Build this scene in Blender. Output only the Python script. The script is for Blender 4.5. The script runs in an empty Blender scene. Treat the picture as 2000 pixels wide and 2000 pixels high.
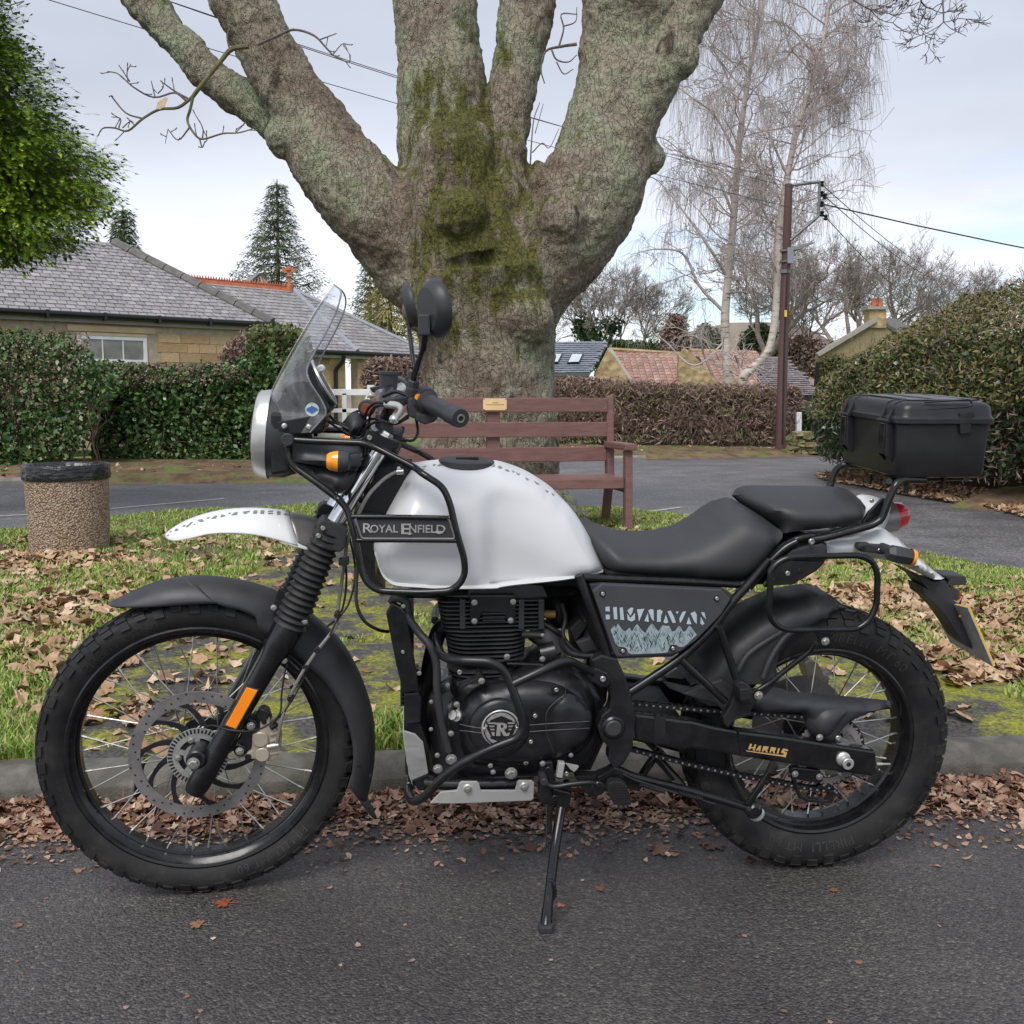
import bpy,bmesh,math,random
import numpy as np
from math import sin,cos,pi,radians as RA
from mathutils import Vector,Matrix,Quaternion
from mathutils.geometry import delaunay_2d_cdt
from mathutils import noise as mnoise
random.seed(7);rng=np.random.default_rng(11)
sc=bpy.context.scene
COL=sc.collection
# camera
CH,CF,CP=1.125,1926.0,RA(6.3)
cam=bpy.data.objects.new('camera',bpy.data.cameras.new('camera'))
COL.objects.link(cam);sc.camera=cam
cam.location=(0,0,CH);cam.rotation_euler=(RA(90)-CP,0,0)
cam.data.sensor_width=36;cam.data.sensor_height=36;cam.data.sensor_fit='HORIZONTAL'
cam.data.lens=36*CF/2000;cam.data.clip_end=900;cam.data.clip_start=.05
# sky and sun
SUN_EL,SUN_AZ=RA(52),RA(200)
world=bpy.data.worlds.new('World');sc.world=world;world.use_nodes=True
wn=world.node_tree.nodes;wl=world.node_tree.links;wn.clear()
def wnode(t,**k):
 n=wn.new(t)
 for a,b in k.items():setattr(n,a,b)
 return n
sky=wnode('ShaderNodeTexSky',sky_type='NISHITA',sun_disc=False,sun_elevation=SUN_EL,sun_rotation=SUN_AZ)
tc=wnode('ShaderNodeTexCoord');mp=wnode('ShaderNodeMapping');mp.inputs['Scale'].default_value=(1,1,3.2)
nz=wnode('ShaderNodeTexNoise');nz.inputs['Scale'].default_value=2.1;nz.inputs['Detail'].default_value=5;nz.inputs['Roughness'].default_value=.5
sep=wnode('ShaderNodeSeparateXYZ')
grad=wnode('ShaderNodeValToRGB');ge=grad.color_ramp.elements
ge[0].position=0.0;ge[0].color=(.62,.63,.66,1);ge[1].position=.55;ge[1].color=(.285,.308,.36,1)
e=ge.new(.12);e.color=(.54,.56,.61,1);e=ge.new(.28);e.color=(.335,.36,.42,1)
var=wnode('ShaderNodeMapRange');var.inputs['From Min'].default_value=.3;var.inputs['From Max'].default_value=.7
var.inputs['To Min'].default_value=.86;var.inputs['To Max'].default_value=1.12
mulc=wnode('ShaderNodeVectorMath',operation='SCALE')
nz2=wnode('ShaderNodeTexNoise');nz2.inputs['Scale'].default_value=3.4;nz2.inputs['Detail'].default_value=6
mp2=wnode('ShaderNodeMapping');mp2.inputs['Scale'].default_value=(1,1,5.0);mp2.inputs['Location'].default_value=(3.1,.6,.2)
gap=wnode('ShaderNodeMapRange');gap.inputs['From Min'].default_value=.44;gap.inputs['From Max'].default_value=.58
low=wnode('ShaderNodeMapRange');low.inputs['From Min'].default_value=.24;low.inputs['From Max'].default_value=.10
gm=wnode('ShaderNodeMath',operation='MULTIPLY');gm2=wnode('ShaderNodeMath',operation='MULTIPLY');gm2.inputs[1].default_value=.8
skys=wnode('ShaderNodeVectorMath',operation='SCALE');skys.inputs['Scale'].default_value=.095
mix=wnode('ShaderNodeMix',data_type='RGBA')
bg=wnode('ShaderNodeBackground');out=wnode('ShaderNodeOutputWorld')
wl.new(tc.outputs['Generated'],mp.inputs[0]);wl.new(mp.outputs[0],nz.inputs[0])
wl.new(tc.outputs['Generated'],mp2.inputs[0]);wl.new(mp2.outputs[0],nz2.inputs[0])
wl.new(tc.outputs['Generated'],sep.inputs[0]);wl.new(sep.outputs['Z'],grad.inputs[0])
wl.new(nz.outputs[0],var.inputs[0]);wl.new(grad.outputs[0],mulc.inputs[0]);wl.new(var.outputs[0],mulc.inputs['Scale'])
wl.new(nz2.outputs[0],gap.inputs[0]);wl.new(sep.outputs['Z'],low.inputs[0])
wl.new(gap.outputs[0],gm.inputs[0]);wl.new(low.outputs[0],gm.inputs[1]);azm=wnode('ShaderNodeMapRange');azm.inputs['From Min'].default_value=-.05;azm.inputs['From Max'].default_value=.18;wl.new(sep.outputs['X'],azm.inputs[0]);wl.new(gm.outputs[0],gm2.inputs[0]);wl.new(azm.outputs[0],gm2.inputs[1])
wl.new(sky.outputs[0],skys.inputs[0])
wl.new(gm2.outputs[0],mix.inputs['Factor']);wl.new(mulc.outputs[0],mix.inputs[6]);wl.new(skys.outputs[0],mix.inputs[7])
wl.new(mix.outputs[2],bg.inputs[0]);bg.inputs[1].default_value=1.0;wl.new(bg.outputs[0],out.inputs[0])
sun=bpy.data.objects.new('sun',bpy.data.lights.new('sun','SUN'));COL.objects.link(sun)
sun.data.energy=1.5;sun.data.angle=RA(35);sun.data.color=(1,.97,.92)
sd=Vector((sin(SUN_AZ)*cos(SUN_EL),cos(SUN_AZ)*cos(SUN_EL),sin(SUN_EL)))
sun.rotation_euler=sd.to_track_quat('Z','Y').to_euler()
vs=sc.view_settings;vs.view_transform='Standard';vs.look='None';vs.gamma=1;vs.exposure=1.02;vs.use_curve_mapping=False
cy=sc.cycles
cy.max_bounces=6;cy.diffuse_bounces=3;cy.glossy_bounces=3;cy.transparent_max_bounces=12;cy.transmission_bounces=4
cy.sample_clamp_indirect=6;cy.use_denoising=True;cy.caustics_reflective=False;cy.caustics_refractive=False
# frames: pixel rays meeting real planes
def ray(px,py):
 c,s=cos(CP),sin(CP);x=(px-1000)/CF;y=(py-1000)/CF
 return Vector((x,-s*y+c,-c*y-s))
CAM=Vector((0,0,CH))
class Fr:
 """A plane: origin O, normal n (towards the viewer side), in-plane axes ex, ez; all world space.
    P(px,py,s) meets the pixel's ray with the plane moved s along n, in the coordinates of container matrix B."""
 def __init__(self,O,ex,ez,B=None):
  self.O=Vector(O);self.ex=Vector(ex).normalized();self.ez=Vector(ez).normalized()
  self.n=self.ex.cross(self.ez).normalized()
  self.B=B.inverted()if B else Matrix.Identity(4)
  self.nl=(self.B.to_3x3()@self.n).normalized();self.xl=(self.B.to_3x3()@self.ex).normalized();self.zl=(self.B.to_3x3()@self.ez).normalized()
 def W(self,px,py,s=0.0):
  d=ray(px,py);k=(s-(CAM-self.O).dot(self.n))/d.dot(self.n)
  return CAM+d*k
 def P(self,px,py,s=0.0):return self.B@self.W(px,py,s)
def G(px,py,z=0.0):
 d=ray(px,py);k=(z-CH)/d.z;return CAM+d*k
def V(px,py,y):
 d=ray(px,py);return CAM+d*(y/d.y)
WORLDFR=Fr((0,9,0),(1,0,0),(0,0,1))
# materials
def nodes(name):
 m=bpy.data.materials.new(name);m.use_nodes=True;t=m.node_tree
 return m,t,t.nodes,t.links,t.nodes['Principled BSDF']
def ramp(N,stops):
 r=N.new('ShaderNodeValToRGB');el=r.color_ramp.elements
 while len(el)<len(stops):el.new(.5)
 for e,(p,c)in zip(el,stops):e.position=p;e.color=(*c,1)
 return r
def mat(name,col,col2=None,scale=6,lo=.4,hi=.6,rough=.5,rough2=None,metal=0,bump=0,bscale=60,bdist=.003,coat=0,spec=.5,island=None,stretch=(1,1,1),dust=None,dust_scale=9,dust_lo=.55,dust_hi=.75,trans=0,ior=1.45,sub=0,vor=None,emit=None,coords='Object'):
 m,t,N,K,b=nodes(name)
 tcn=N.new('ShaderNodeTexCoord');mpn=N.new('ShaderNodeMapping');mpn.inputs['Scale'].default_value=stretch
 K.new(tcn.outputs[coords],mpn.inputs[0])
 src=None
 if island:
  g=N.new('ShaderNodeNewGeometry');r=ramp(N,[(i/max(1,len(island)-1),c)for i,c in enumerate(island)])
  K.new(g.outputs['Random Per Island'],r.inputs[0]);src=r.outputs[0]
 if col2 is not None or island is None:
  n=N.new('ShaderNodeTexNoise');n.inputs['Scale'].default_value=scale;n.inputs['Detail'].default_value=8;n.inputs['Roughness'].default_value=.6
  K.new(mpn.outputs[0],n.inputs[0])
  r=ramp(N,[(lo,col),(hi,col2 if col2 is not None else tuple(c*1.12 for c in col))]);K.new(n.outputs[0],r.inputs[0])
  if src is None:src=r.outputs[0]
  else:
   mx=N.new('ShaderNodeMix');mx.data_type='RGBA';mx.blend_type='MULTIPLY';mx.inputs['Factor'].default_value=1
   K.new(src,mx.inputs[6]);K.new(r.outputs[0],mx.inputs[7]);src=mx.outputs[2]
  if rough2 is not None:
   rr=N.new('ShaderNodeMapRange');rr.inputs['From Min'].default_value=lo;rr.inputs['From Max'].default_value=hi
   rr.inputs['To Min'].default_value=rough;rr.inputs['To Max'].default_value=rough2;K.new(n.outputs[0],rr.inputs[0]);K.new(rr.outputs[0],b.inputs['Roughness'])
 if dust:
  n=N.new('ShaderNodeTexNoise');n.inputs['Scale'].default_value=dust_scale;n.inputs['Detail'].default_value=12;n.inputs['Roughness'].default_value=.75
  K.new(mpn.outputs[0],n.inputs[0])
  rr=N.new('ShaderNodeMapRange');rr.inputs['From Min'].default_value=dust_lo;rr.inputs['From Max'].default_value=dust_hi;K.new(n.outputs[0],rr.inputs[0])
  mx=N.new('ShaderNodeMix');mx.data_type='RGBA';K.new(rr.outputs[0],mx.inputs['Factor']);K.new(src,mx.inputs[6]);mx.inputs[7].default_value=(*dust,1);src=mx.outputs[2]
 K.new(src,b.inputs['Base Color'])
 if rough2 is None:b.inputs['Roughness'].default_value=rough
 b.inputs['Metallic'].default_value=metal;b.inputs['Specular IOR Level'].default_value=spec
 b.inputs['Coat Weight'].default_value=coat;b.inputs['Coat Roughness'].default_value=.08
 b.inputs['Transmission Weight'].default_value=trans;b.inputs['IOR'].default_value=ior
 if sub:b.inputs['Subsurface Weight'].default_value=sub
 if bump:
  h=N.new('ShaderNodeTexNoise')if vor is None else N.new('ShaderNodeTexVoronoi')
  h.inputs['Scale'].default_value=bscale
  if vor is None:h.inputs['Detail'].default_value=6
  K.new(mpn.outputs[0],h.inputs[0])
  bp=N.new('ShaderNodeBump');bp.inputs['Strength'].default_value=bump;bp.inputs['Distance'].default_value=bdist
  K.new(h.outputs[0],bp.inputs['Height']);K.new(bp.outputs[0],b.inputs['Normal'])
 return m
# mesh helpers
def mesh_np(name,verts,faces,material=None,smooth=False):
 """verts (n,3); faces (m,k) int array of equal-sized faces."""
 verts=np.asarray(verts,dtype=np.float32);faces=np.asarray(faces,dtype=np.int32)
 me=bpy.data.meshes.new(name);me.vertices.add(len(verts));me.vertices.foreach_set('co',verts.ravel())
 m,k=faces.shape;me.loops.add(m*k);me.loops.foreach_set('vertex_index',faces.ravel())
 me.polygons.add(m);me.polygons.foreach_set('loop_start',np.arange(0,m*k,k,dtype=np.int32))
 if smooth:me.polygons.foreach_set('use_smooth',np.ones(m,dtype=bool))
 me.update(calc_edges=True)
 if material:me.materials.append(material)
 return me
def link(name,data,parent=None,loc=None,**props):
 o=bpy.data.objects.new(name,data);COL.objects.link(o)
 if parent is not None:o.parent=parent
 if loc is not None:o.location=loc
 for k,v in props.items():o[k]=v
 return o
def thing(name,label,category,M=None,group=None):
 o=bpy.data.objects.new(name,None);COL.objects.link(o);o.empty_display_size=.1
 if M is not None:o.matrix_world=M
 o['label']=label;o['category']=category
 if group:o['group']=group
 return o
def tag(o,label,category,group=None):
 o['label']=label;o['category']=category
 if group:o['group']=group
 return o
def catmull(pts,n=6,closed=False,alpha=.5):
 pts=[Vector(p)for p in pts];m=len(pts);res=[]
 rngi=range(m if closed else m-1)
 for i in rngi:
  p1,p2=pts[i],pts[(i+1)%m]
  p0=pts[i-1]if(closed or i>0)else p1*2-p2
  p3=pts[(i+2)%m]if(closed or i+2<m)else p2*2-p1
  for k in range(n):
   t=k/n
   res.append(.5*((2*p1)+(p2-p0)*t+(2*p0-5*p1+4*p2-p3)*t*t+(3*p1-p0-3*p2+p3)*t**3))
 if not closed:res.append(pts[-1])
 return res
def fillet(pts,R=.03,n=5,closed=False):
 """round the corners of a polyline with radius about R"""
 pts=[Vector(p)for p in pts];m=len(pts);res=[]
 for i in range(m):
  if not closed and i in(0,m-1):res.append(pts[i]);continue
  a,b,c=pts[i-1],pts[i],pts[(i+1)%m]
  d1=a-b;d2=c-b;t=min(R,d1.length*.48,d2.length*.48)
  s,e=b+d1.normalized()*t,b+d2.normalized()*t
  for k in range(n+1):
   q=k/n;res.append(s*(1-q)**2+b*2*q*(1-q)+e*q*q)
 return res
class MB:
 def __init__(s):s.v=[];s.f=[]
 def add(s,vs,fs):
  n=len(s.v);s.v+=[tuple(p)for p in vs];s.f+=[tuple(i+n for i in f)for f in fs];return s
 def tube(s,pts,r,sides=10,cap=True,closed=False):
  pts=[Vector(p)for p in pts];m=len(pts)
  rs=r if hasattr(r,'__len__')else[r]*m
  tang=[]
  for i in range(m):
   a=pts[i-1]if(i>0 or closed)else pts[i];b=pts[(i+1)%m]if(i<m-1 or closed)else pts[i]
   t=(b-a);tang.append(t.normalized()if t.length>1e-9 else Vector((0,0,1)))
  up=Vector((0,0,1))if abs(tang[0].z)<.9 else Vector((1,0,0))
  nn=tang[0].cross(up).normalized();vs=[]
  for i in range(m):
   nn=(nn-tang[i]*nn.dot(tang[i]));nn=nn.normalized()if nn.length>1e-6 else tang[i].orthogonal().normalized()
   bb=tang[i].cross(nn)
   for k in range(sides):
    a=2*pi*k/sides;vs.append(pts[i]+(nn*cos(a)+bb*sin(a))*rs[i])
  fs=[]
  for i in range(m if closed else m-1):
   j=(i+1)%m
   for k in range(sides):
    k2=(k+1)%sides;fs.append((i*sides+k,i*sides+k2,j*sides+k2,j*sides+k))
  if cap and not closed:fs.append(tuple(range(sides))[::-1]);fs.append(tuple(range((m-1)*sides,m*sides)))
  return s.add(vs,fs)
 def box(s,c,d,M=None):
  c=Vector(c);vs=[Vector((x*d[0]/2,y*d[1]/2,z*d[2]/2))for x in(-1,1)for y in(-1,1)for z in(-1,1)]
  if M is not None:vs=[M@p for p in vs]
  return s.add([c+p for p in vs],[(0,1,3,2),(4,6,7,5),(0,4,5,1),(2,3,7,6),(0,2,6,4),(1,5,7,3)])
 def prism(s,pts,vec):
  """closed polygon pts (3-D) extruded along vec"""
  pts=[Vector(p)for p in pts];n=len(pts);vec=Vector(vec)
  return s.add(pts+[p+vec for p in pts],[tuple(range(n)),tuple(range(2*n-1,n-1,-1))]+[(i,i+n,(i+1)%n+n,(i+1)%n)for i in range(n)])
 def lathe(s,prof,O,axis,seg=32,ref=None,cap=False,sx=1.0):
  """prof: [(along axis, radius)]"""
  axis=Vector(axis).normalized();ref=Vector(ref)if ref is not None else axis.orthogonal();e1=(ref-axis*ref.dot(axis)).normalized();e2=axis.cross(e1)
  O=Vector(O);vs=[];fs=[]
  for(h,r)in prof:
   for k in range(seg):
    a=2*pi*k/seg;vs.append(O+axis*h+e1*(cos(a)*r*sx)+e2*(sin(a)*r))
  for i in range(len(prof)-1):
   for k in range(seg):
    k2=(k+1)%seg;fs.append((i*seg+k,i*seg+k2,(i+1)*seg+k2,(i+1)*seg+k))
  if cap:fs.append(tuple(range(seg))[::-1]);fs.append(tuple(range((len(prof)-1)*seg,len(prof)*seg)))
  return s.add(vs,fs)
 def mirror(s):
  n=len(s.v);s.v+=[(x,-y,z)for x,y,z in s.v];s.f+=[tuple(i+n for i in reversed(f))for f in s.f];return s
 def build(s,name,material,parent=None,smooth=True,ang=38,bevel=0,**props):
  me=bpy.data.meshes.new(name)
  if bevel:
   bm=bmesh.new();vv=[bm.verts.new(p)for p in s.v]
   for f in s.f:
    try:bm.faces.new([vv[i]for i in f])
    except ValueError:pass
   bmesh.ops.recalc_face_normals(bm,faces=bm.faces)
   ed=[e for e in bm.edges if len(e.link_faces)==2 and e.calc_face_angle(0)>RA(28)]
   bmesh.ops.bevel(bm,geom=ed,offset=bevel,segments=2,profile=.6,affect='EDGES',clamp_overlap=True)
   bm.to_mesh(me);bm.free()
  else:
   me.from_pydata(s.v,[],s.f)
   bm=bmesh.new();bm.from_mesh(me);bmesh.ops.recalc_face_normals(bm,faces=bm.faces);bm.to_mesh(me);bm.free()
  if smooth and not bevel:
   me.polygons.foreach_set('use_smooth',[True]*len(me.polygons));me.set_sharp_from_angle(angle=RA(ang))
  if material:me.materials.append(material)
  return link(name,me,parent,**props)
def text_mesh(txt,size=1.0,extrude=0.0,shear=0.0,spacing=1.0,bold=0.0):
 cu=bpy.data.curves.new('lettering','FONT');cu.body=txt;cu.size=size;cu.extrude=extrude;cu.shear=shear;cu.space_character=spacing
 cu.align_x='CENTER';cu.align_y='CENTER';cu.offset=bold;cu.resolution_u=3
 o=bpy.data.objects.new('lettering',cu);COL.objects.link(o)
 dg=bpy.context.evaluated_depsgraph_get();me=bpy.data.meshes.new_from_object(o.evaluated_get(dg))
 bpy.data.objects.remove(o);bpy.data.curves.remove(cu)
 v=np.empty(len(me.vertices)*3);me.vertices.foreach_get('co',v);v=v.reshape(-1,3)
 f=[tuple(p.vertices)for p in me.polygons];bpy.data.meshes.remove(me)
 return v,f
def leaf_cloud(name,C,size,jit,aspect=1.6,normal=None,tilt=1.0,material=None,tri=False,parent=None,**props):
 """many leaf-sized quads at centres C (n,3); size (n,) ; normals random or near given (n,3)"""
 n=len(C);d=rng.normal(size=(n,3));
 if normal is not None:d=normal+d*tilt
 d/=np.linalg.norm(d,axis=1,keepdims=True)+1e-9
 a=rng.normal(size=(n,3));a-=d*(a*d).sum(1,keepdims=True);a/=np.linalg.norm(a,axis=1,keepdims=True)+1e-9
 b=np.cross(d,a);size=np.broadcast_to(size,(n,))*(1+jit*rng.uniform(-1,1,n));sa=(size*.5*aspect)[:,None];sb=(size*.5)[:,None]
 V4=np.stack([C-a*sa,C+b*sb-d*sb*.25,C+a*sa,C-b*sb-d*sb*.25],1).reshape(-1,3)
 F=np.arange(n*4).reshape(-1,4)
 return link(name,mesh_np(name,V4,F,material),parent,**props)
# GROUND, ROADS, VERGE
def inside(poly,X,Y):
 P=np.array(poly);r=np.zeros(np.shape(X),bool)
 for(ax,ay),(bx,by)in zip(P,np.roll(P,-1,0)):
  c=(ay>Y)!=(by>Y);r^=c&(X<(bx-ax)*(Y-ay)/(by-ay+1e-12)+ax)
 return r
def gp(lst,z=0.0):return[tuple(G(x,y,z)[:2])for x,y in lst]
def fnoise(X,Y,s,seed=0):
 """cheap smooth noise on arrays"""
 g=np.random.default_rng(seed);N_=64;T=g.random((N_,N_));x=X*s;y=Y*s
 xi=np.floor(x).astype(int);yi=np.floor(y).astype(int);fx=x-xi;fy=y-yi;fx=fx*fx*(3-2*fx);fy=fy*fy*(3-2*fy)
 a=T[xi%N_,yi%N_];b=T[(xi+1)%N_,yi%N_];c=T[xi%N_,(yi+1)%N_];d=T[(xi+1)%N_,(yi+1)%N_]
 return(a*(1-fx)+b*fx)*(1-fy)+(c*(1-fx)+d*fx)*fy
def asphalt_mat(name,c1,c2,rough=.45,scale=170,bump=.9,dist=.004,dust=None):
 m,t,N,K,b=nodes(name);tcn=N.new('ShaderNodeTexCoord')
 v=N.new('ShaderNodeTexVoronoi');v.inputs['Scale'].default_value=scale;K.new(tcn.outputs['Object'],v.inputs[0])
 n1=N.new('ShaderNodeTexNoise');n1.inputs['Scale'].default_value=scale*.5;n1.inputs['Detail'].default_value=9;n1.inputs['Roughness'].default_value=.75;K.new(tcn.outputs['Object'],n1.inputs[0])
 n2=N.new('ShaderNodeTexNoise');n2.inputs['Scale'].default_value=1.7;n2.inputs['Detail'].default_value=5;K.new(tcn.outputs['Object'],n2.inputs[0])
 n3=N.new('ShaderNodeTexNoise');n3.inputs['Scale'].default_value=38;n3.inputs['Detail'].default_value=9;n3.inputs['Roughness'].default_value=.8;K.new(tcn.outputs['Object'],n3.inputs[0])
 r=ramp(N,[(.32,c1),(.62,c2),(.8,tuple(x*1.7 for x in c2))]);K.new(n1.outputs[0],r.inputs[0])
 mx=N.new('ShaderNodeMix');mx.data_type='RGBA';mx.blend_type='MULTIPLY';mx.inputs['Factor'].default_value=1
 r2=ramp(N,[(.35,(.75,.74,.74)),(.65,(1.2,1.16,1.14))]);K.new(n2.outputs[0],r2.inputs[0]);K.new(r.outputs[0],mx.inputs[6]);K.new(r2.outputs[0],mx.inputs[7])
 r3=ramp(N,[(.62,(0,0,0)),(.70,(1,1,1))]);K.new(n3.outputs[0],r3.inputs[0])
 m2=N.new('ShaderNodeMix');m2.data_type='RGBA';ms=N.new('ShaderNodeMath');ms.operation='MULTIPLY';ms.inputs[1].default_value=.45;K.new(r3.outputs[0],ms.inputs[0])
 K.new(ms.outputs[0],m2.inputs['Factor']);K.new(mx.outputs[2],m2.inputs[6]);m2.inputs[7].default_value=(.085,.055,.042,1);K.new(m2.outputs[2],b.inputs['Base Color'])
 rr=N.new('ShaderNodeMapRange');rr.inputs['To Min'].default_value=rough-.1;rr.inputs['To Max'].default_value=rough+.2;K.new(n2.outputs[0],rr.inputs[0]);K.new(rr.outputs[0],b.inputs['Roughness'])
 ad=N.new('ShaderNodeMath');ad.operation='MULTIPLY_ADD';ad.inputs[1].default_value=-.9;K.new(v.outputs['Distance'],ad.inputs[0]);K.new(n1.outputs[0],ad.inputs[2])
 vm=N.new('ShaderNodeTexWhiteNoise');K.new(v.outputs['Position'],vm.inputs[0]);rc=ramp(N,[(0,(.45,.44,.44)),(.6,(.95,.93,.92)),(.93,(1.35,1.3,1.25)),(1,(2.3,2.1,1.9))]);K.new(vm.outputs[0],rc.inputs[0]);m4=N.new('ShaderNodeMix');m4.data_type='RGBA';m4.blend_type='MULTIPLY';m4.inputs['Factor'].default_value=.75;K.new(m2.outputs[2],m4.inputs[6]);K.new(rc.outputs[0],m4.inputs[7]);K.new(m4.outputs[2],b.inputs['Base Color'])
 bp=N.new('ShaderNodeBump');bp.inputs['Strength'].default_value=bump;bp.inputs['Distance'].default_value=dist;K.new(ad.outputs[0],bp.inputs['Height']);K.new(bp.outputs[0],b.inputs['Normal'])
 b.inputs['Specular IOR Level'].default_value=.5
 return m
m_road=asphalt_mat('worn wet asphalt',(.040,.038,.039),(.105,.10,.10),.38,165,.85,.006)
m_road2=asphalt_mat('damp sky-lightened lane asphalt',(.085,.085,.092),(.19,.19,.20),.42,70,.8,.008)  # paler than the near road: glancing sky reflection put into the base colour
m_conc=mat('kerb concrete',(.085,.078,.068),(.16,.148,.13),scale=9,rough=.75,bump=.8,bscale=130,bdist=.004,dust=(.05,.06,.02),dust_scale=7,dust_lo=.5,dust_hi=.75)
m_conc2=mat('far kerb concrete',(.18,.165,.15),(.26,.245,.22),scale=5,rough=.8,bump=.6,bscale=40,bdist=.01)
m_earth=mat('dark earth',(.03,.022,.014),(.06,.045,.028),scale=3,rough=.95,bump=.9,bscale=14,bdist=.03)
m_field=mat('grass field',(.10,.16,.03),(.15,.20,.05),scale=.6,rough=.95)
def sheet(name,poly,z,m,sub=0):
 mb=MB().add([(x,y,z)for x,y in poly],[tuple(range(len(poly)))]);o=mb.build(name,m,smooth=False);o['kind']='structure';return o
sheet('ground',[(-350,-60),(350,-60),(350,500),(-350,500)],-.03,m_field)
kf=lambda x:2.742+.0698*x
sheet('road',[(-40,-8),(40,-8),(40,kf(40)+.02),(-40,kf(-40)+.02)],0,m_road)
far_edge=[(-30,6.2),(-9,6.6),(-5.6,7.2),(-4.16,7.96),(-3.2,9.2),(-2.09,10.1),(-.6,10.35),(1.02,9.75),(2.2,8.1),(3.2,6.08),(4.2,4.9),(6.5,3.6),(30,3.0+2.1)]
lane_far=gp([(0,947),(300,936),(620,925),(900,912),(1100,902),(1400,895),(1600,890)])
lane_right=gp([(1625,934),(1680,945),(1850,975),(2000,1000)])
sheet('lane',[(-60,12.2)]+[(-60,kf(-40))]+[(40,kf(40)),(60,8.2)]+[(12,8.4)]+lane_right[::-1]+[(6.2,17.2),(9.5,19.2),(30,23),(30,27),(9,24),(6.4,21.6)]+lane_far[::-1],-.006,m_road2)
path_px=[(190,1520),(185,1400),(250,1300),(360,1200),(500,1110),(600,1062),(790,1050),(905,1110),(1300,1128),(1500,1150),(1650,1225),(1800,1285),(2050,1330),(2050,1520)]
path_w=gp(path_px,.1)
xs=np.r_[np.arange(-12,-4.2,.25),np.arange(-4.2,4.4,.045),np.arange(4.4,12,.25)];ys=np.r_[np.linspace(0,1,150)**1.25]
Xg,Tg=np.meshgrid(xs,ys,indexing='ij')
fe=np.array(far_edge);y1=np.interp(Xg,fe[:,0],fe[:,1]);y0=kf(Xg)+.115;Yg=y0+(y1-y0)*Tg
def soft_path(X,Y):return inside(path_w,X+(fnoise(X,Y,3,5)-.5)*.35,Y+(fnoise(X,Y,3,6)-.5)*.5)
pm=soft_path(Xg,Yg)
def vz(X,Y):
 y1=np.interp(X,fe[:,0],fe[:,1]);y0=kf(X)+.115;e=np.clip(np.minimum(Y-y0,(y1-Y)*1.2)/.25,0,1)
 return .092+e*((fnoise(X,Y,1.1,1)-.4)*.05+(fnoise(X,Y,5,2)-.5)*.022+.012)-np.clip((.05-(y1-Y))/.05,0,1)*.09
Zg=vz(Xg,Yg)+np.where(pm,(fnoise(Xg,Yg,22,9)-.5)*.008,(fnoise(Xg,Yg,14,3)-.5)*.02)
nx,ny=Xg.shape;idx=np.arange(nx*ny).reshape(nx,ny)
F=np.stack([idx[:-1,:-1],idx[1:,:-1],idx[1:,1:],idx[:-1,1:]],-1).reshape(-1,4)
me=mesh_np('verge',np.stack([Xg,Yg,Zg],-1).reshape(-1,3),F,None,True)
at=me.attributes.new('tarmac','FLOAT','POINT');at.data.foreach_set('value',pm.astype(np.float32).ravel())
m,t,N,K,b=nodes('turf and mossy tarmac');tcn=N.new('ShaderNodeTexCoord')
an=N.new('ShaderNodeAttribute');an.attribute_name='tarmac'
nA=N.new('ShaderNodeTexNoise');nA.inputs['Scale'].default_value=5;nA.inputs['Detail'].default_value=12;nA.inputs['Roughness'].default_value=.72
nB=N.new('ShaderNodeTexNoise');nB.inputs['Scale'].default_value=80;nB.inputs['Detail'].default_value=6
nC=N.new('ShaderNodeTexNoise');nC.inputs['Scale'].default_value=4;nC.inputs['Detail'].default_value=12;nC.inputs['Roughness'].default_value=.78
for n in(nA,nB,nC):K.new(tcn.outputs['Object'],n.inputs[0])
soil=ramp(N,[(.35,(.045,.028,.018)),(.46,(.10,.07,.04)),(.56,(.12,.135,.035)),(.7,(.16,.21,.045))]);K.new(nA.outputs[0],soil.inputs[0])
tar=ramp(N,[(.3,(.026,.024,.024)),(.7,(.11,.10,.098))]);K.new(nB.outputs[0],tar.inputs[0])
mossc=ramp(N,[(.35,(.13,.135,.012)),(.65,(.33,.33,.035))]);K.new(nB.outputs[0],mossc.inputs[0])
mm=ramp(N,[(.47,(0,0,0)),(.57,(1,1,1))]);K.new(nC.outputs[0],mm.inputs[0])
mA=N.new('ShaderNodeMix');mA.data_type='RGBA';K.new(mm.outputs[0],mA.inputs['Factor']);K.new(tar.outputs[0],mA.inputs[6]);K.new(mossc.outputs[0],mA.inputs[7])
mB_=N.new('ShaderNodeMix');mB_.data_type='RGBA';K.new(an.outputs['Fac'],mB_.inputs['Factor']);K.new(soil.outputs[0],mB_.inputs[6]);K.new(mA.outputs[2],mB_.inputs[7]);K.new(mB_.outputs[2],b.inputs['Base Color'])
b.inputs['Roughness'].default_value=.8;bp=N.new('ShaderNodeBump');bp.inputs['Strength'].default_value=1;bp.inputs['Distance'].default_value=.012
K.new(nB.outputs[0],bp.inputs['Height']);K.new(bp.outputs[0],b.inputs['Normal'])
me.materials.append(m);link('verge',me,kind='structure')
m_bank=mat('leafy bank',(.10,.062,.040),(.20,.13,.075),scale=4,rough=.95,bump=1,bscale=16,bdist=.03,dust=(.13,.18,.04),dust_scale=1.6,dust_lo=.5,dust_hi=.62)
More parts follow.
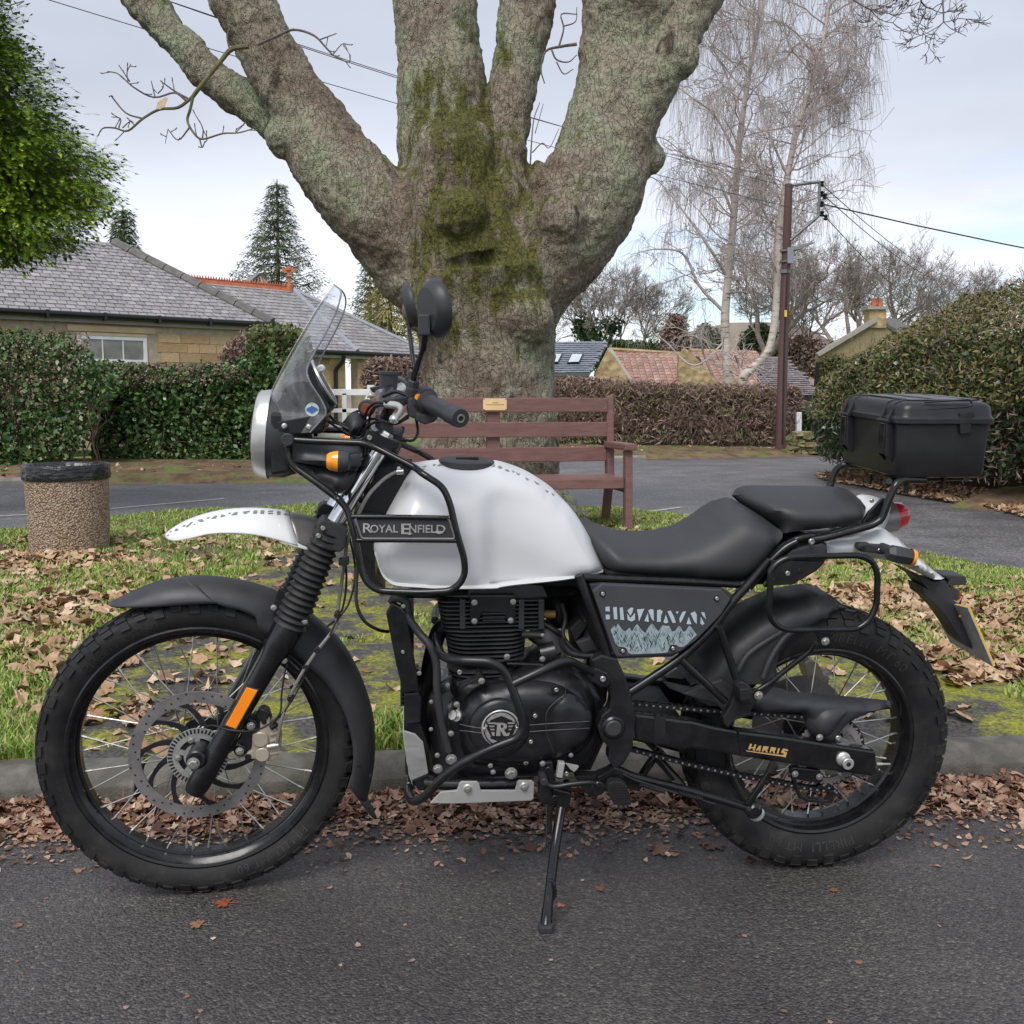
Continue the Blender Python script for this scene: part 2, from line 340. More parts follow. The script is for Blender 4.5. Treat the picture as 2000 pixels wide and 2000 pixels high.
def strip(name,near,far,z0,z1,m,n=60):
 a=catmull([Vector((*p,0))for p in near],6);c=catmull([Vector((*p,0))for p in far],6);k=min(len(a),len(c));V_=[];F_2=[]
 a=[a[int(i*(len(a)-1)/(k-1))]for i in range(k)];c=[c[int(i*(len(c)-1)/(k-1))]for i in range(k)]
 J=8
 for i in range(k):
  for j in range(J+1):
   q=a[i].lerp(c[i],j/J);q.z=-.01 if j==0 else z0+(z1-z0)*(j/J)**.7+(mnoise.noise(q*1.5)*.05 if 0<j else 0);V_.append(q)
 for i in range(k-1):
  for j in range(J):F_2.append((i*(J+1)+j,(i+1)*(J+1)+j,(i+1)*(J+1)+j+1,i*(J+1)+j+1))
 o=MB().add(V_,F_2).build(name,m);o['kind']='structure';return o
fk=[(-60,12.2)]+lane_far
strip('far_verge',[(x,y+.12)for x,y in fk[:4]]+[(x,y+.1)for x,y in fk[4:]],[(-60,17.5),(-9,16.8),(-5,17.0),(-3,18.2),(0,21.5),(2.5,23.5),(5.5,24.5),(8,25.2)],.06,.20,m_bank)
strip('garden',[(-60,17.5),(-9,16.8),(-5,17.0),(-3,18.2),(0,21.5),(2.5,23.5),(5.5,24.5),(8,25.2)],[(-60,60),(-20,60),(-10,60),(-3,60),(5,60),(12,60),(20,60),(30,60)],.19,.1,m_field)
rb=[(lane_right[-1][0]+6.4,8.4-.2)]+lane_right[::-1]+[(6.2,17.2),(9.5,19.2),(30,23)]
strip('hedge_bank',rb,[(p[0]+3.5,p[1]+.6)for p in rb],0.0,.55,m_bank)
m_line=mat('worn road paint',(.50,.48,.44),(.30,.29,.27),scale=12,lo=.45,hi=.62,rough=.6)
def line_mark(p0,p1,w):
 a,c=G(*p0),G(*p1);d=(c-a).normalized();nn=Vector((-d.y,d.x,0))*w/2
 o=MB().add([a-nn,c-nn,c+nn,a+nn],[(0,1,2,3)]).build('road_marking',m_line,smooth=False);o.location.z=-.002;o['kind']='structure'
line_mark((-60,1010),(122,1001),.09);line_mark((215,993),(440,973),.09);line_mark((1225,1004),(1330,990),.08)
kerb=link('kerb',None,kind='structure')
def kerb_stone_mesh(L,w,h,name,m):
 prof=[(0,-.02),(.008,h*.55),(.035,h-.012),(.050,h),(w,h),(w,-.02)]
 mb=MB();mb.prism([(0,y,z)for y,z in prof],(L,0,0));o=mb.build(name,m,bevel=.006);me=o.data;bpy.data.objects.remove(o);return me
ksm=kerb_stone_mesh(.899,.125,.100,'kerb_stone',m_conc)
xj=G(250,1560,.05).x
for k in range(-9,10):
 o=link('kerb_stone',ksm,kerb);x=xj+k*.915;o.location=(x+.004,kf(x),random.uniform(-.003,.003));o.rotation_euler.z=math.atan(.0698)
fkerb=link('far_kerb',None,kind='structure');ksf=kerb_stone_mesh(.90,.12,.09,'kerb_stone',m_conc2)
d0=0;pl=[Vector((*p,0))for p in fk];pos=[pl[0]]
for a_,c_ in zip(pl,pl[1:]):
 L=(c_-a_).length;n=int(L/.92);dr=(c_-a_).normalized()
 for i in range(n):
  q=a_+dr*(i*.92)
  if-12<q.x<2.2:o=link('kerb_stone',ksf,fkerb);o.location=q;o.rotation_euler.z=math.atan2(dr.y,dr.x)
# grass
def blades(name,n,region,m,hmin,hmax,w=.0035,lean_=.5,clump=None):
 x0_,x1_,y0_,y1_=region;X=rng.uniform(x0_,x1_,n*3);Y=y0_+(y1_-y0_)*rng.random(n*3)**1.3
 if clump is not None:k=clump(X,Y)>rng.random(len(X));X,Y=X[k],Y[k]
 X,Y=X[:n],Y[:n];n=len(X);Z=vz(X,Y)-.004;h=rng.uniform(hmin,hmax,n)*(.6+.8*fnoise(X,Y,2.2,21));a=rng.uniform(0,2*pi,n);wv=w*(1+Y*.10)
 dx,dy=np.cos(a),np.sin(a);b_=rng.uniform(0,2*pi,n);le=rng.uniform(.1,lean_,n)*h*1.6;lx,ly=np.cos(b_)*le,np.sin(b_)*le
 B=np.stack([X,Y,Z],1);w3=np.stack([dx*wv,dy*wv,0*X],1);Mi=B+np.stack([lx*.35,ly*.35,h*.6],1);T=B+np.stack([lx,ly,h],1)
 V_=np.stack([B-w3,B+w3,Mi+w3*.7,Mi-w3*.7,T],1).reshape(-1,3);i=np.arange(n)*5
 F_1=np.stack([i,i+1,i+2,i+3],1);me=bpy.data.meshes.new(name)
 F_3=np.stack([i+3,i+2,i+4],1)
 me.vertices.add(len(V_));me.vertices.foreach_set('co',V_.astype(np.float32).ravel());me.loops.add(n*7)
 lp_=np.concatenate([F_1,F_3],1).astype(np.int32);me.loops.foreach_set('vertex_index',lp_.ravel());me.polygons.add(n*2)
 ls=np.stack([np.arange(n)*7,np.arange(n)*7+4],1).ravel().astype(np.int32);me.polygons.foreach_set('loop_start',ls);me.update(calc_edges=True);me.materials.append(m)
 return link(name,me,kind='stuff')
m_grass=mat('grass blades',None,island=[(.11,.20,.025),(.18,.31,.045),(.27,.42,.07),(.35,.46,.11),(.44,.42,.20),(.32,.27,.13)],rough=.6,spec=.3)
leafy_w=[gp(q,.1)for q in([(0,1070),(200,1085),(330,1110),(420,1160),(300,1240),(200,1340),(120,1370),(60,1340),(0,1330)],[(1560,1190),(1700,1170),(1900,1200),(2050,1190),(2050,1330),(1860,1340),(1700,1260)])]
def gmask(X,Y):
 c=fnoise(X,Y,1.3,31)*.7+fnoise(X,Y,4.5,32)*.5;r=np.clip((c-.30)*3.0,.12,1);ok=(Y>kf(X)+.13)&(Y<np.interp(X,fe[:,0],fe[:,1])-.03)
 for lw in leafy_w:r=np.where(inside(lw,X,Y),r*.75,r)
 pth=soft_path(X,Y);r=np.where(pth,np.where(fnoise(X,Y,2.6,33)>.80,.25,.0),r)
 tuft=inside(gp([(0,1345),(110,1340),(110,1500),(0,1500)],.1),X,Y)|inside(gp([(700,1440),(810,1400),(810,1500),(700,1500)],.1),X,Y);r=np.where(tuft,1,r)
 far=Y>np.interp(X,fe[:,0],fe[:,1])-1.6;r=np.where(far&~pth,np.maximum(r,.8),r)
 return np.where(ok,r,0)
blades('grass',95000,(-3.6,3.6,2.7,6.0),m_grass,.014,.042,clump=gmask)
blades('grass',90000,(-5.2,4.6,5.0,10.6),m_grass,.014,.036,clump=gmask,w=.0030)
blades('grass',9000,(-2.0,3.2,2.78,3.1),m_grass,.02,.06,clump=lambda X,Y:np.where(inside(gp([(-50,1400),(110,1400),(110,1512),(-50,1512)],.1),X,Y)|inside(gp([(690,1430),(812,1380),(812,1506),(690,1506)],.1),X,Y),1,.0)*(Y>kf(X)+.13))
# fallen leaves
def leaf_litter(name,X,Y,Z,size,m,curl=.35,flat=.35,pts_=11):
 n=len(X);ang=np.linspace(0,2*pi,pts_,endpoint=False);lob=1+rng.uniform(.08,.40,(n,1))*np.cos(ang*5)[None];lob[:,0]+=.12
 lob=lob*rng.uniform(.68,1.2,(n,pts_));u_=np.cos(ang)[None]*lob;v_=np.sin(ang)[None]*lob*rng.uniform(.55,1,(n,1));c1=rng.uniform(-curl,curl*1.6,(n,1));c2=rng.uniform(-curl,curl*1.6,(n,1))
 w_=c1*u_**2+c2*v_**2+rng.uniform(-.16,.16,(n,pts_));s=size[:,None]*.5
 P=np.stack([u_*s,v_*s,w_*s],-1);P=np.concatenate([np.zeros((n,1,3)),P],1)
 a=rng.uniform(0,2*pi,n);ti=rng.normal(0,flat,n);tj=rng.normal(0,flat,n)
 ca,sa=np.cos(a),np.sin(a);ct,st_=np.cos(ti),np.sin(ti);cj,sj=np.cos(tj),np.sin(tj)
 Rz=np.stack([np.stack([ca,-sa,0*a],-1),np.stack([sa,ca,0*a],-1),np.stack([0*a,0*a,1+0*a],-1)],1)
 Rx=np.stack([np.stack([1+0*a,0*a,0*a],-1),np.stack([0*a,ct,-st_],-1),np.stack([0*a,st_,ct],-1)],1)
 Ry=np.stack([np.stack([cj,0*a,sj],-1),np.stack([0*a,1+0*a,0*a],-1),np.stack([-sj,0*a,cj],-1)],1)
 Rm=Rz@Rx@Ry;P=np.einsum('nij,nkj->nki',Rm,P);lift=-P[...,2].min(1)*.75+.002
 P+=np.stack([X,Y,Z+lift],-1)[:,None];i=(np.arange(n)*(pts_+1))[:,None];k=np.arange(pts_)[None]
 F_1=np.stack([i+0*k,i+1+k,i+1+(k+1)%pts_],-1).reshape(-1,3)
 return link(name,mesh_np(name,P.reshape(-1,3),F_1,m),kind='stuff')
def leaf_mat(name,cols):
 m=mat(name,(.62,.6,.58),col2=(1.25,1.2,1.15),scale=60,lo=.3,hi=.7,island=cols,rough=.6,rough2=.8,bump=.5,bscale=90,bdist=.002);return m
m_leaf=leaf_mat('dry sycamore leaves',[(.17,.095,.055),(.36,.23,.14),(.46,.32,.20),(.56,.42,.28),(.64,.50,.36),(.28,.14,.075),(.50,.35,.22),(.42,.28,.17)])
m_leafw=leaf_mat('wet gutter leaves',[(.07,.03,.02),(.20,.10,.065),(.36,.22,.15),(.13,.055,.035),(.48,.33,.24),(.25,.12,.075),(.60,.45,.33),(.05,.025,.018)])
def scatter(n,poly,z=.1):
 P=np.array(gp(poly,z));x0_,y0_=P.min(0);x1_,y1_=P.max(0);X=rng.uniform(x0_,x1_,n*6);Y=rng.uniform(y0_,y1_,n*6);k=inside(P,X,Y);return X[k][:n],Y[k][:n]
Xs,Ys=[],[]
for n,poly in((1800,[(0,1080),(230,1090),(330,1110),(470,1150),(330,1240),(200,1370),(120,1370),(60,1330),(0,1300)]),(500,[(0,1060),(700,1030),(600,1100),(300,1130),(0,1100)]),(1700,[(1560,1180),(1700,1150),(1900,1180),(2050,1170),(2050,1350),(1860,1350),(1640,1240)]),(500,[(1480,1090),(2050,1140),(2050,1220),(1500,1180)]),(90,[(430,1100),(900,1100),(900,1490),(430,1490)]),(160,[(1250,1120),(1950,1200),(2000,1440),(1300,1400)]),(130,[(30,1340),(430,1370),(420,1500),(0,1500)]),(150,[(240,1240),(480,1120),(500,1400),(240,1420)]),(120,[(850,1010),(1500,1010),(1500,1080),(850,1080)])):
 x,y=scatter(n,poly);Xs.append(x);Ys.append(y)
X=np.concatenate(Xs);Y=np.concatenate(Ys);k=(Y>kf(X)+.14)&(Y<np.interp(X,fe[:,0],fe[:,1])-.03);X,Y=X[k],Y[k]
leaf_litter('leaf_litter',X,Y,vz(X,Y),rng.uniform(.028,.082,len(X)),m_leaf,curl=.42,flat=.30)
n=8500;X=rng.uniform(-2.6,3.4,n);dens=np.interp(X,[-2.6,-1.2,-.9,-.2,.7,1.0,1.4,3.4],[.15,.18,.15,.19,.18,.18,.25,.29]);d=np.abs(rng.normal(0,1,n))*dens*.42*(.6+.8*fnoise(X,X*0,2.3,41));Y=kf(X)-.02-d
leaf_litter('gutter_leaves',X,Y,np.clip(.026-d*.16,.0,.03)*rng.random(n),rng.uniform(.010,.048,n),m_leafw,curl=.4,flat=.28)
n=14000;X=rng.uniform(-2.6,3.4,n);d=np.abs(rng.normal(0,1,n))*.15;leaf_litter('leaf_crumbs',X,kf(X)-.01-d,0*X+.001,rng.uniform(.006,.024,n),m_leafw,curl=.3,flat=.2,pts_=6)
X=rng.uniform(-2.4,2.6,260);Y=rng.uniform(.9,2.5,260)**1;leaf_litter('leaf_crumbs',X,Y,0*X+.0005,rng.uniform(.003,.014,260),m_leafw,curl=.2,flat=.1,pts_=5)
m_twig=mat('wet twig',(.045,.022,.013),(.09,.045,.028),scale=30,rough=.6)
mb=MB()
for i in range(60):
 x=random.uniform(-2.2,2.8);d=abs(random.gauss(0,.13));p=Vector((x,kf(x)-.04-d,random.uniform(.006,.02)));a=random.uniform(-.6,.6)+random.choice((0,pi));L=random.uniform(.04,.22);Q=[p]
 for k in range(4):a+=random.uniform(-.35,.35);Q.append(Q[-1]+Vector((cos(a),sin(a)*.6,random.uniform(-.05,.05)))*L/4)
 mb.tube([Vector((q.x,q.y,max(.004,q.z)))for q in Q],[.0024,.002,.0018,.0014,.001],5)
o=mb.build('twig_litter',m_twig);o['kind']='stuff'
X=rng.uniform(-9,7,5000);Y=np.interp(X,[-9,-5,-3,0,2.5,5.5,8],[16.0,16.2,17.4,20.6,22.6,23.6,24.4])-np.abs(rng.normal(0,.75,5000))+.4
k=Y>np.interp(X,[p[0]for p in fk[1:]],[p[1]for p in fk[1:]])-.35
leaf_litter('leaf_litter',X[k],Y[k],0*X[k]+.10,rng.uniform(.06,.13,k.sum()),m_leaf,flat=.3,pts_=7)
Y=rng.uniform(9.2,16.5,3600);X=np.interp(Y,[p[1]for p in lane_right[::-1]]+[17],[p[0]for p in lane_right[::-1]]+[6.0])+np.abs(rng.normal(0,.8,3600))-.25
leaf_litter('leaf_litter',X,Y,.02+np.clip(X-np.interp(Y,[p[1]for p in lane_right[::-1]]+[17],[p[0]for p in lane_right[::-1]]+[6.0]),0,2)*.17,rng.uniform(.05,.11,3600),m_leaf,flat=.3,pts_=7)
def maple(px,py,size,rot,col,label,crumple=.25,z=.0):
 c=G(px,py,z);lob=[(0,1.0),(12,.78),(22,.86),(34,.50),(50,.86),(58,.74),(66,.90),(78,.48),(100,.70),(112,.60),(122,.68),(150,.34),(172,.28)]
 ring=[(a,r)for a,r in lob]+[(360-a,r)for a,r in lob[::-1][:-1]];rd=random.Random(px)
 P=[]
 for a,r in ring:
  t=RA(a);x,y=sin(t)*r,cos(t)*r;P.append(Vector((x,y*.9,abs(sin(t*2.5))*crumple*r*rd.uniform(.4,1.3))))
 n=len(P);M=Matrix.Rotation(rot,4,'Z')@Matrix.Scale(size/2,4);mid=[p*.5+Vector((0,0,-crumple*.12))for p in P]
 V_=[Vector((0,0,.02))]+mid+P;F_=[(0,1+i,1+(i+1)%n)for i in range(n)]+[(1+i,1+n+i,1+n+(i+1)%n,1+(i+1)%n)for i in range(n)]
 mm_=mat('leaf',col,tuple(q*1.5 for q in col),scale=70,rough=.65,bump=.6,bscale=60,bdist=.003)
 mb=MB().add([M@p for p in V_],F_).tube([M@Vector((0,-.25,.02)),M@Vector((.05,-.7,.03)),M@Vector((.15,-1.2,.01))],size*.012,5)
 o=mb.build('fallen_leaf',mm_,smooth=False);o.location=(c.x,c.y,z+.0035);tag(o,label,'leaf','big leaves lying on the road');return o
maple(1296,1662,.105,1.2,(.13,.075,.055),'flat wet brown maple leaf on the asphalt below the centre stand',.04)
maple(1392,1650,.095,2.6,(.085,.045,.032),'dark pressed maple leaf on the asphalt left of the rear tyre',.03)
maple(1277,1608,.055,.4,(.34,.22,.13),'pale curled leaf at the edge of the gutter drift below the foot peg',.5)
maple(1183,1598,.060,2.2,(.26,.14,.06),'curled tan leaf by the gutter drift right of the side stand',.45)
maple(1462,1682,.050,4.1,(.07,.03,.018),'small dark leaf tucked against the bottom of the rear tyre',.25)
maple(1175,1738,.040,1.0,(.12,.055,.03),'small flat brown leaf right of the side stand foot',.03)
maple(1775,1638,.022,1.7,(.33,.20,.14),'tiny pinkish leaf on the road right of the rear tyre',.1)
maple(1630,1742,.030,.3,(.16,.075,.03),'thin orange leaf scrap on the road below the rear tyre',.1)
maple(812,1605,.034,.8,(.03,.075,.022),'small green leaf in the gutter behind the front mud flap',.2)
maple(440,1766,.060,1.5,(.19,.055,.02),'flattened rust coloured leaf on the road below the front tyre',.02)
maple(388,1808,.050,1.4,(.20,.10,.06),'thin tan leaf sliver lying furthest forward below the front tyre',.02)
maple(1096,1770,.030,2.5,(.28,.13,.06),'orange leaf crumb beside the foot of the side stand',.1)
# generators
def segs_mesh(name,S,m,sides=4,parent=None,**props):
 """S: list of (p0,p1,r0,r1) -> one mesh of tapered twigs"""
 A=np.array([tuple(s[0])for s in S]);Bv=np.array([tuple(s[1])for s in S]);ra=np.array([s[2]for s in S]);rb_=np.array([s[3]for s in S])
 d=Bv-A;L=np.linalg.norm(d,axis=1,keepdims=True)+1e-9;d=d/L;up=np.where(np.abs(d[:,2:3])>.9,np.array([[1.,0,0]]),np.array([[0,0,1.]]))
 e1=np.cross(d,up);e1/=np.linalg.norm(e1,axis=1,keepdims=True)+1e-9;e2=np.cross(d,e1);an=np.arange(sides)*2*pi/sides
 ring=lambda P,r:P[:,None]+(e1[:,None]*np.cos(an)[None,:,None]+e2[:,None]*np.sin(an)[None,:,None])*r[:,None,None]
 V_=np.concatenate([ring(A,ra),ring(Bv,rb_)],1).reshape(-1,3);n=len(S);i=(np.arange(n)*2*sides)[:,None];k=np.arange(sides)[None]
 F_1=np.stack([i+k,i+(k+1)%sides,i+sides+(k+1)%sides,i+sides+k],-1).reshape(-1,4)
 return link(name,mesh_np(name,V_,F_1,m,True),parent,**props)
def grow(S,tips,p,d,L,r,depth,rd,wander=.25,up=.05,split=(2,4),ratio=(.6,.8),spread=.7,steps=4,droop=0,taper=.7,minr=.004):
 q=p;dd=d.normalized();r0=r
 for i in range(steps):
  dd=(dd+Vector((rd.gauss(0,wander),rd.gauss(0,wander),rd.gauss(0,wander)+up-droop*(i/steps)))).normalized()
  r1=r+(r*taper-r)*(i+1)/steps;n_=q+dd*(L/steps);S.append((q,n_,r0,r1));q=n_;r0=r1
  if depth>0 and i>=1 and rd.random()<.55:
   a=(dd+Vector((rd.gauss(0,spread),rd.gauss(0,spread),rd.gauss(0,spread)*.7))).normalized();grow(S,tips,q,a,L*rd.uniform(*ratio)*.8,max(minr,r1*.55),depth-1,rd,wander,up,split,ratio,spread,steps,droop,taper,minr)
 if depth>0:
  for _ in range(rd.randint(*split)):
   a=(dd+Vector((rd.gauss(0,spread),rd.gauss(0,spread),rd.gauss(0,spread)*.6+.1))).normalized();grow(S,tips,q,a,L*rd.uniform(*ratio),max(minr,r0*.7),depth-1,rd,wander,up,split,ratio,spread,steps,droop,taper,minr)
 else:tips.append((q,dd))
def cloud(poly,yc,thick,n,fuzz=0.0,surface=False):
 """n random world points filling a pixel outline given real depth: centre distance yc, half thickness thick(px,py) or number"""
 P=np.array(poly,float);x0_,y0_=P.min(0);x1_,y1_=P.max(0);out=[]
 X=rng.uniform(x0_,x1_,n*4);Y=rng.uniform(y0_,y1_,n*4);k=inside(P,X+rng.normal(0,fuzz,n*4),Y+rng.normal(0,fuzz,n*4));X,Y=X[k][:n],Y[k][:n]
 u_=rng.uniform(-1,1,len(X));yd=yc+thick*(np.sign(u_)*np.abs(u_)**.6)
 dx=(X-1000)/CF;dy=(Y-1000)/CF;c,s=cos(CP),sin(CP);D=np.stack([dx,-s*dy+c,-c*dy-s],1);return np.array([[0,0,CH]])+D*(yd/D[:,1])[:,None]
# HOUSES
m_stone={}
def obj_rand_mat(name,cols,scale,rough,bump,bscale,bdist,dust=None,joined=False,spec=.4,**k):
 m=mat(name,(.8,.8,.8),(1.2,1.2,1.2),scale=scale,lo=.3,hi=.7,island=cols,rough=rough,bump=bump,bscale=bscale,bdist=bdist,dust=dust,spec=spec,**k)
 if not joined:
  N,K=m.node_tree.nodes,m.node_tree.links;g=[n for n in N if n.type=='NEW_GEOMETRY'][0];oi=N.new('ShaderNodeObjectInfo')
  for l in list(g.outputs['Random Per Island'].links):to=l.to_socket;K.remove(l);K.new(oi.outputs['Random'],to)
 return m
slate_c=[(.22,.21,.22),(.28,.27,.28),(.33,.315,.32),(.25,.235,.25),(.38,.36,.365),(.28,.255,.265),(.31,.30,.295)]
m_slate=obj_rand_mat('roof slate',slate_c,9,.45,.4,30,.004,dust=(.10,.11,.05),dust_lo=.66,dust_hi=.8);m_slatej=obj_rand_mat('roof slates',slate_c,9,.45,.4,30,.004,dust=(.10,.11,.05),dust_lo=.66,dust_hi=.8,joined=True)
sand=[(.52,.34,.18),(.64,.45,.26),(.47,.30,.15),(.70,.53,.33),(.56,.37,.20),(.40,.26,.15),(.60,.44,.27)]
m_block=obj_rand_mat('sandstone block',sand,6,.85,.7,26,.012,dust=(.16,.12,.08),dust_lo=.6,dust_hi=.9)
m_mortar=mat('lime mortar',(.42,.34,.25),(.50,.42,.32),scale=9,rough=.95)
m_lintel=mat('dressed sandstone lintel',(.62,.47,.29),(.70,.54,.36),scale=4,rough=.8,bump=.4,bscale=40)
m_gutter=mat('black gutter',(.012,.012,.013),rough=.3)
m_fascia=mat('pale fascia',(.30,.28,.25),rough=.6)
m_upvc=mat('white window frame',(.78,.78,.79),rough=.25)
m_lead=mat('lead flashing',(.30,.31,.34),(.36,.37,.40),scale=6,rough=.4,metal=.2)
m_hip=mat('weathered hip tile',(.12,.115,.11),(.17,.16,.15),scale=6,rough=.8,bump=.5,bscale=30,dust=(.09,.10,.03),dust_lo=.55,dust_hi=.75)
m_hcore0=mat('dark roof joints',(.03,.03,.028),rough=.9)
m_terra=mat('terracotta ridge tile',(.42,.12,.055),(.50,.16,.075),scale=8,rough=.6)
def pane_mat(name,c):
 return mat(name,c,tuple(q*1.3 for q in c),scale=2.5,rough=.06,spec=.8)
m_pane=pane_mat('window pane',(.035,.04,.04));m_net=mat('frosted pane',(.20,.21,.19),(.28,.28,.26),scale=3,rough=.1,coat=.5)
def unit_box_mesh(name,m,jag=.0,seed=0,bev=.06):
 r=random.Random(seed);mb=MB();n=3
 pts_=[(x,y,z)for x in(-.5,.5)for y in(-.5,.5)for z in(-.5,.5)]
 mb.box((0,0,0),(1,1,1));mb.v=[tuple(c+r.uniform(-jag,jag)*(1 if i!=1 else 2)for i,c in enumerate(v))for v in mb.v]
 o=mb.build(name,m,smooth=False,bevel=bev if bev else 0);me=o.data;bpy.data.objects.remove(o);return me
def tile_surface(parent,name,stuff_name,O,ex,ey,nrm,poly,w,h,mesh_,mat_join,limit=300,thick=.012,vary=.0,stagger=True,gap=.04,rand_len=None,overlap=1.25):
 """pieces laid in courses over a polygon (in-plane metres from O along ex, ey); the nearest become parts, the rest one joined part"""
 P=np.array(poly);x0_,y0_=P.min(0);x1_,y1_=P.max(0);cells=[];j=0;y=y0_
 while y<y1_:
  x=x0_-(w*.5 if stagger and j%2 else 0)-random.uniform(0,w*.2)
  while x<x1_:
   ww=w if rand_len is None else w*random.uniform(*rand_len);cx,cyy=x+ww/2,y+h/2
   if inside(poly,np.array([cx]),np.array([cyy]))[0]:cells.append((cx,cyy,ww*random.uniform(1-vary,1)))
   x+=ww
  y+=h;j+=1
 R3=Matrix((ex,ey,nrm)).transposed();out=[]
 for cx,cyy,ww in cells:
  c=O+ex*cx+ey*cyy;wc=parent.matrix_world@c if parent is not None else c;out.append(((wc-CAM).length,c,ww))
 out.sort(key=lambda q:q[0]);mb=MB()
 for i,(_,c,ww)in enumerate(out):
  tilt=Matrix.Rotation(-.10,3,'X');Mx=(R3@tilt@Matrix.Rotation(random.gauss(0,.006),3,'Z')@Matrix.Diagonal((ww-gap*w,h*overlap,thick))).to_4x4();Mx.translation=c+nrm*(thick*.5+random.uniform(0,thick*.35))
  if i<limit:o=link(name,mesh_,parent);o.matrix_local=Mx
  else:mb.add([Mx@Vector(v)for v in((-.5,-.5,.5),(.5,-.5,.5),(.5,.5,.5),(-.5,.5,.5),(-.5,-.5,-.5),(.5,-.5,-.5),(.5,.5,-.5),(-.5,.5,-.5))],[(0,1,2,3),(0,4,5,1),(1,5,6,2),(3,2,6,7),(0,3,7,4)])
 if mb.v:o=mb.build(stuff_name,mat_join,parent,smooth=False);o['kind']='stuff'
slate_me=unit_box_mesh('slate',m_slate,.0,bev=.0);block_mes=[unit_box_mesh('stone_block',m_block,.015,s,.03)for s in range(5)]
m_blockj=obj_rand_mat('sandstone blocks',sand,6,.85,.7,26,.012,joined=True)
def poly_in(fr_O,ex,ey,pts3):return[((p-fr_O).dot(ex),(p-fr_O).dot(ey))for p in pts3]
Z_=Vector((0,0,1))
# near bungalow
h1=thing('bungalow','sandstone bungalow with mossy slate hip roof and small white window behind the holly hedge','house')
eL,eR=G(-420,588,2.85),G(532,632,2.85)
eL=G(0,604,2.85)+(G(0,604,2.85)-eR).normalized()*4.5
d1=(eR-eL).normalized();n1=Vector((d1.y,-d1.x,0));n1=n1 if n1.y<0 else-n1;s1=(-n1*cos(RA(33))+Z_*sin(RA(33)));np1=d1.cross(s1).normalized();np1=np1 if np1.y<0 else-np1
def hit(px,py,O,n):d=ray(px,py);return CAM+d*((O-CAM).dot(n)/d.dot(n))
ap=hit(222,476,eR,np1);rg=ap-d1*8
rpoly=[eL,eR,ap,rg];MB().prism(rpoly,-np1*.10).build('roof_deck',m_hcore0,h1,smooth=False)
tile_surface(h1,'slate','slates',eR,d1,s1,np1,poly_in(eR,d1,s1,rpoly),.182,.158,slate_me,m_slatej,vary=.04,gap=.075,thick=.018)
bk=eR-n1*7.0;MB().prism([eR,bk,ap],Vector((0,0,-.08))).build('roof_deck',m_slatej,h1,smooth=False)
hp=(ap-eR);Lh=hp.length;hd=hp.normalized();kx=int(Lh/.45)
for i in range(kx):
 a=eR+hd*(i*Lh/kx+.02);c=eR+hd*((i+1)*Lh/kx);MB().tube([a+np1*.0,c+np1*.015],[.135,.12],8).build('hip_tile',m_hip,h1)
wp=eR-n1*.14-Z_*.16;W1=Fr(wp,d1,Z_);wb=.2
wl=lambda x,z:wp+d1*x+Z_*(z-wp.z)
xl=-(eR-eL).length;q0,q1=[(W1.W(x,y)-wp).dot(d1)for x,y in((150,660),(286,660))];z0,z1=W1.W(286,709).z-.9,W1.W(286,659).z
zt0=1.2
for poly in([(xl,wb),(q0,wb),(q0,2.74),(xl,2.74)],[(q1,wb),(-.25,wb),(-.25,2.74),(q1,2.74)],[(q0,z1),(q1,z1),(q1,2.74),(q0,2.74)],[(q0,wb),(q1,wb),(q1,z0),(q0,z0)]):
 MB().prism([wl(x,z)for x,z in poly],-n1*.3).build('wall',m_mortar,h1,smooth=False)
MB().prism([wl(-.25,wb),wl(-.25,2.74),wl(-.25,2.74)-n1*5,wl(-.25,wb)-n1*5],-d1*.3).build('wall',m_mortar,h1,smooth=False)
lt0,lt1=[(W1.W(x,y)-wp).dot(d1)for x,y in((131,640),(302,640))];lz=W1.W(286,652).z
def wall_blocks(parent,fr_O,d,n,poly,w,h,limit=300,skip=None):
 P=np.array(poly);x0_,z0_=P.min(0);x1_,z1_=P.max(0);z=z0_;cnt=0
 while z<z1_-.03:
  hh=h*random.uniform(.8,1.25);x=x0_-random.uniform(0,w)
  while x<x1_:
   ww=w*random.choice((.55,.8,1,1.35,1.6));a,b_=max(x,x0_),min(x+ww,x1_);cx=(a+b_)/2
   if b_-a>.08 and not(skip and skip(a,b_,z,z+hh))and z+hh<=z1_+.08:
    o=link('stone_block',random.choice(block_mes),parent);Mx=Matrix((d,Z_,n)).transposed()@Matrix.Diagonal((b_-a-.014,hh-.014,.06));Mx=Mx.to_4x4();Mx.translation=fr_O+d*cx+Z_*(z+hh/2-fr_O.z)+n*random.uniform(-.016,-.006);o.matrix_local=Mx;cnt+=1
   x+=ww
  z+=hh
sk=lambda a,b_,z,zz:(b_>q0-.02 and a<q1+.02 and zz>z0 and z<z1)or(b_>lt0 and a<lt1 and zz>lz)
wall_blocks(h1,wp,d1,n1,[(-7.6,1.15),(-.26,2.62)],.46,.205,skip=sk)
MB().prism([wl(lt0,lz),wl(lt1,lz),wl(lt1,2.64),wl(lt0,2.64)],n1*.03).build('lintel',m_lintel,h1,bevel=.006)
win=link('window',None,h1)
MB().prism([wl(q0,z1-.0),wl(q1,z1),wl(q1,z1+.05),wl(q0,z1+.05)],n1*.045).build('window_head',m_lintel,win,smooth=False)
fw_=.075
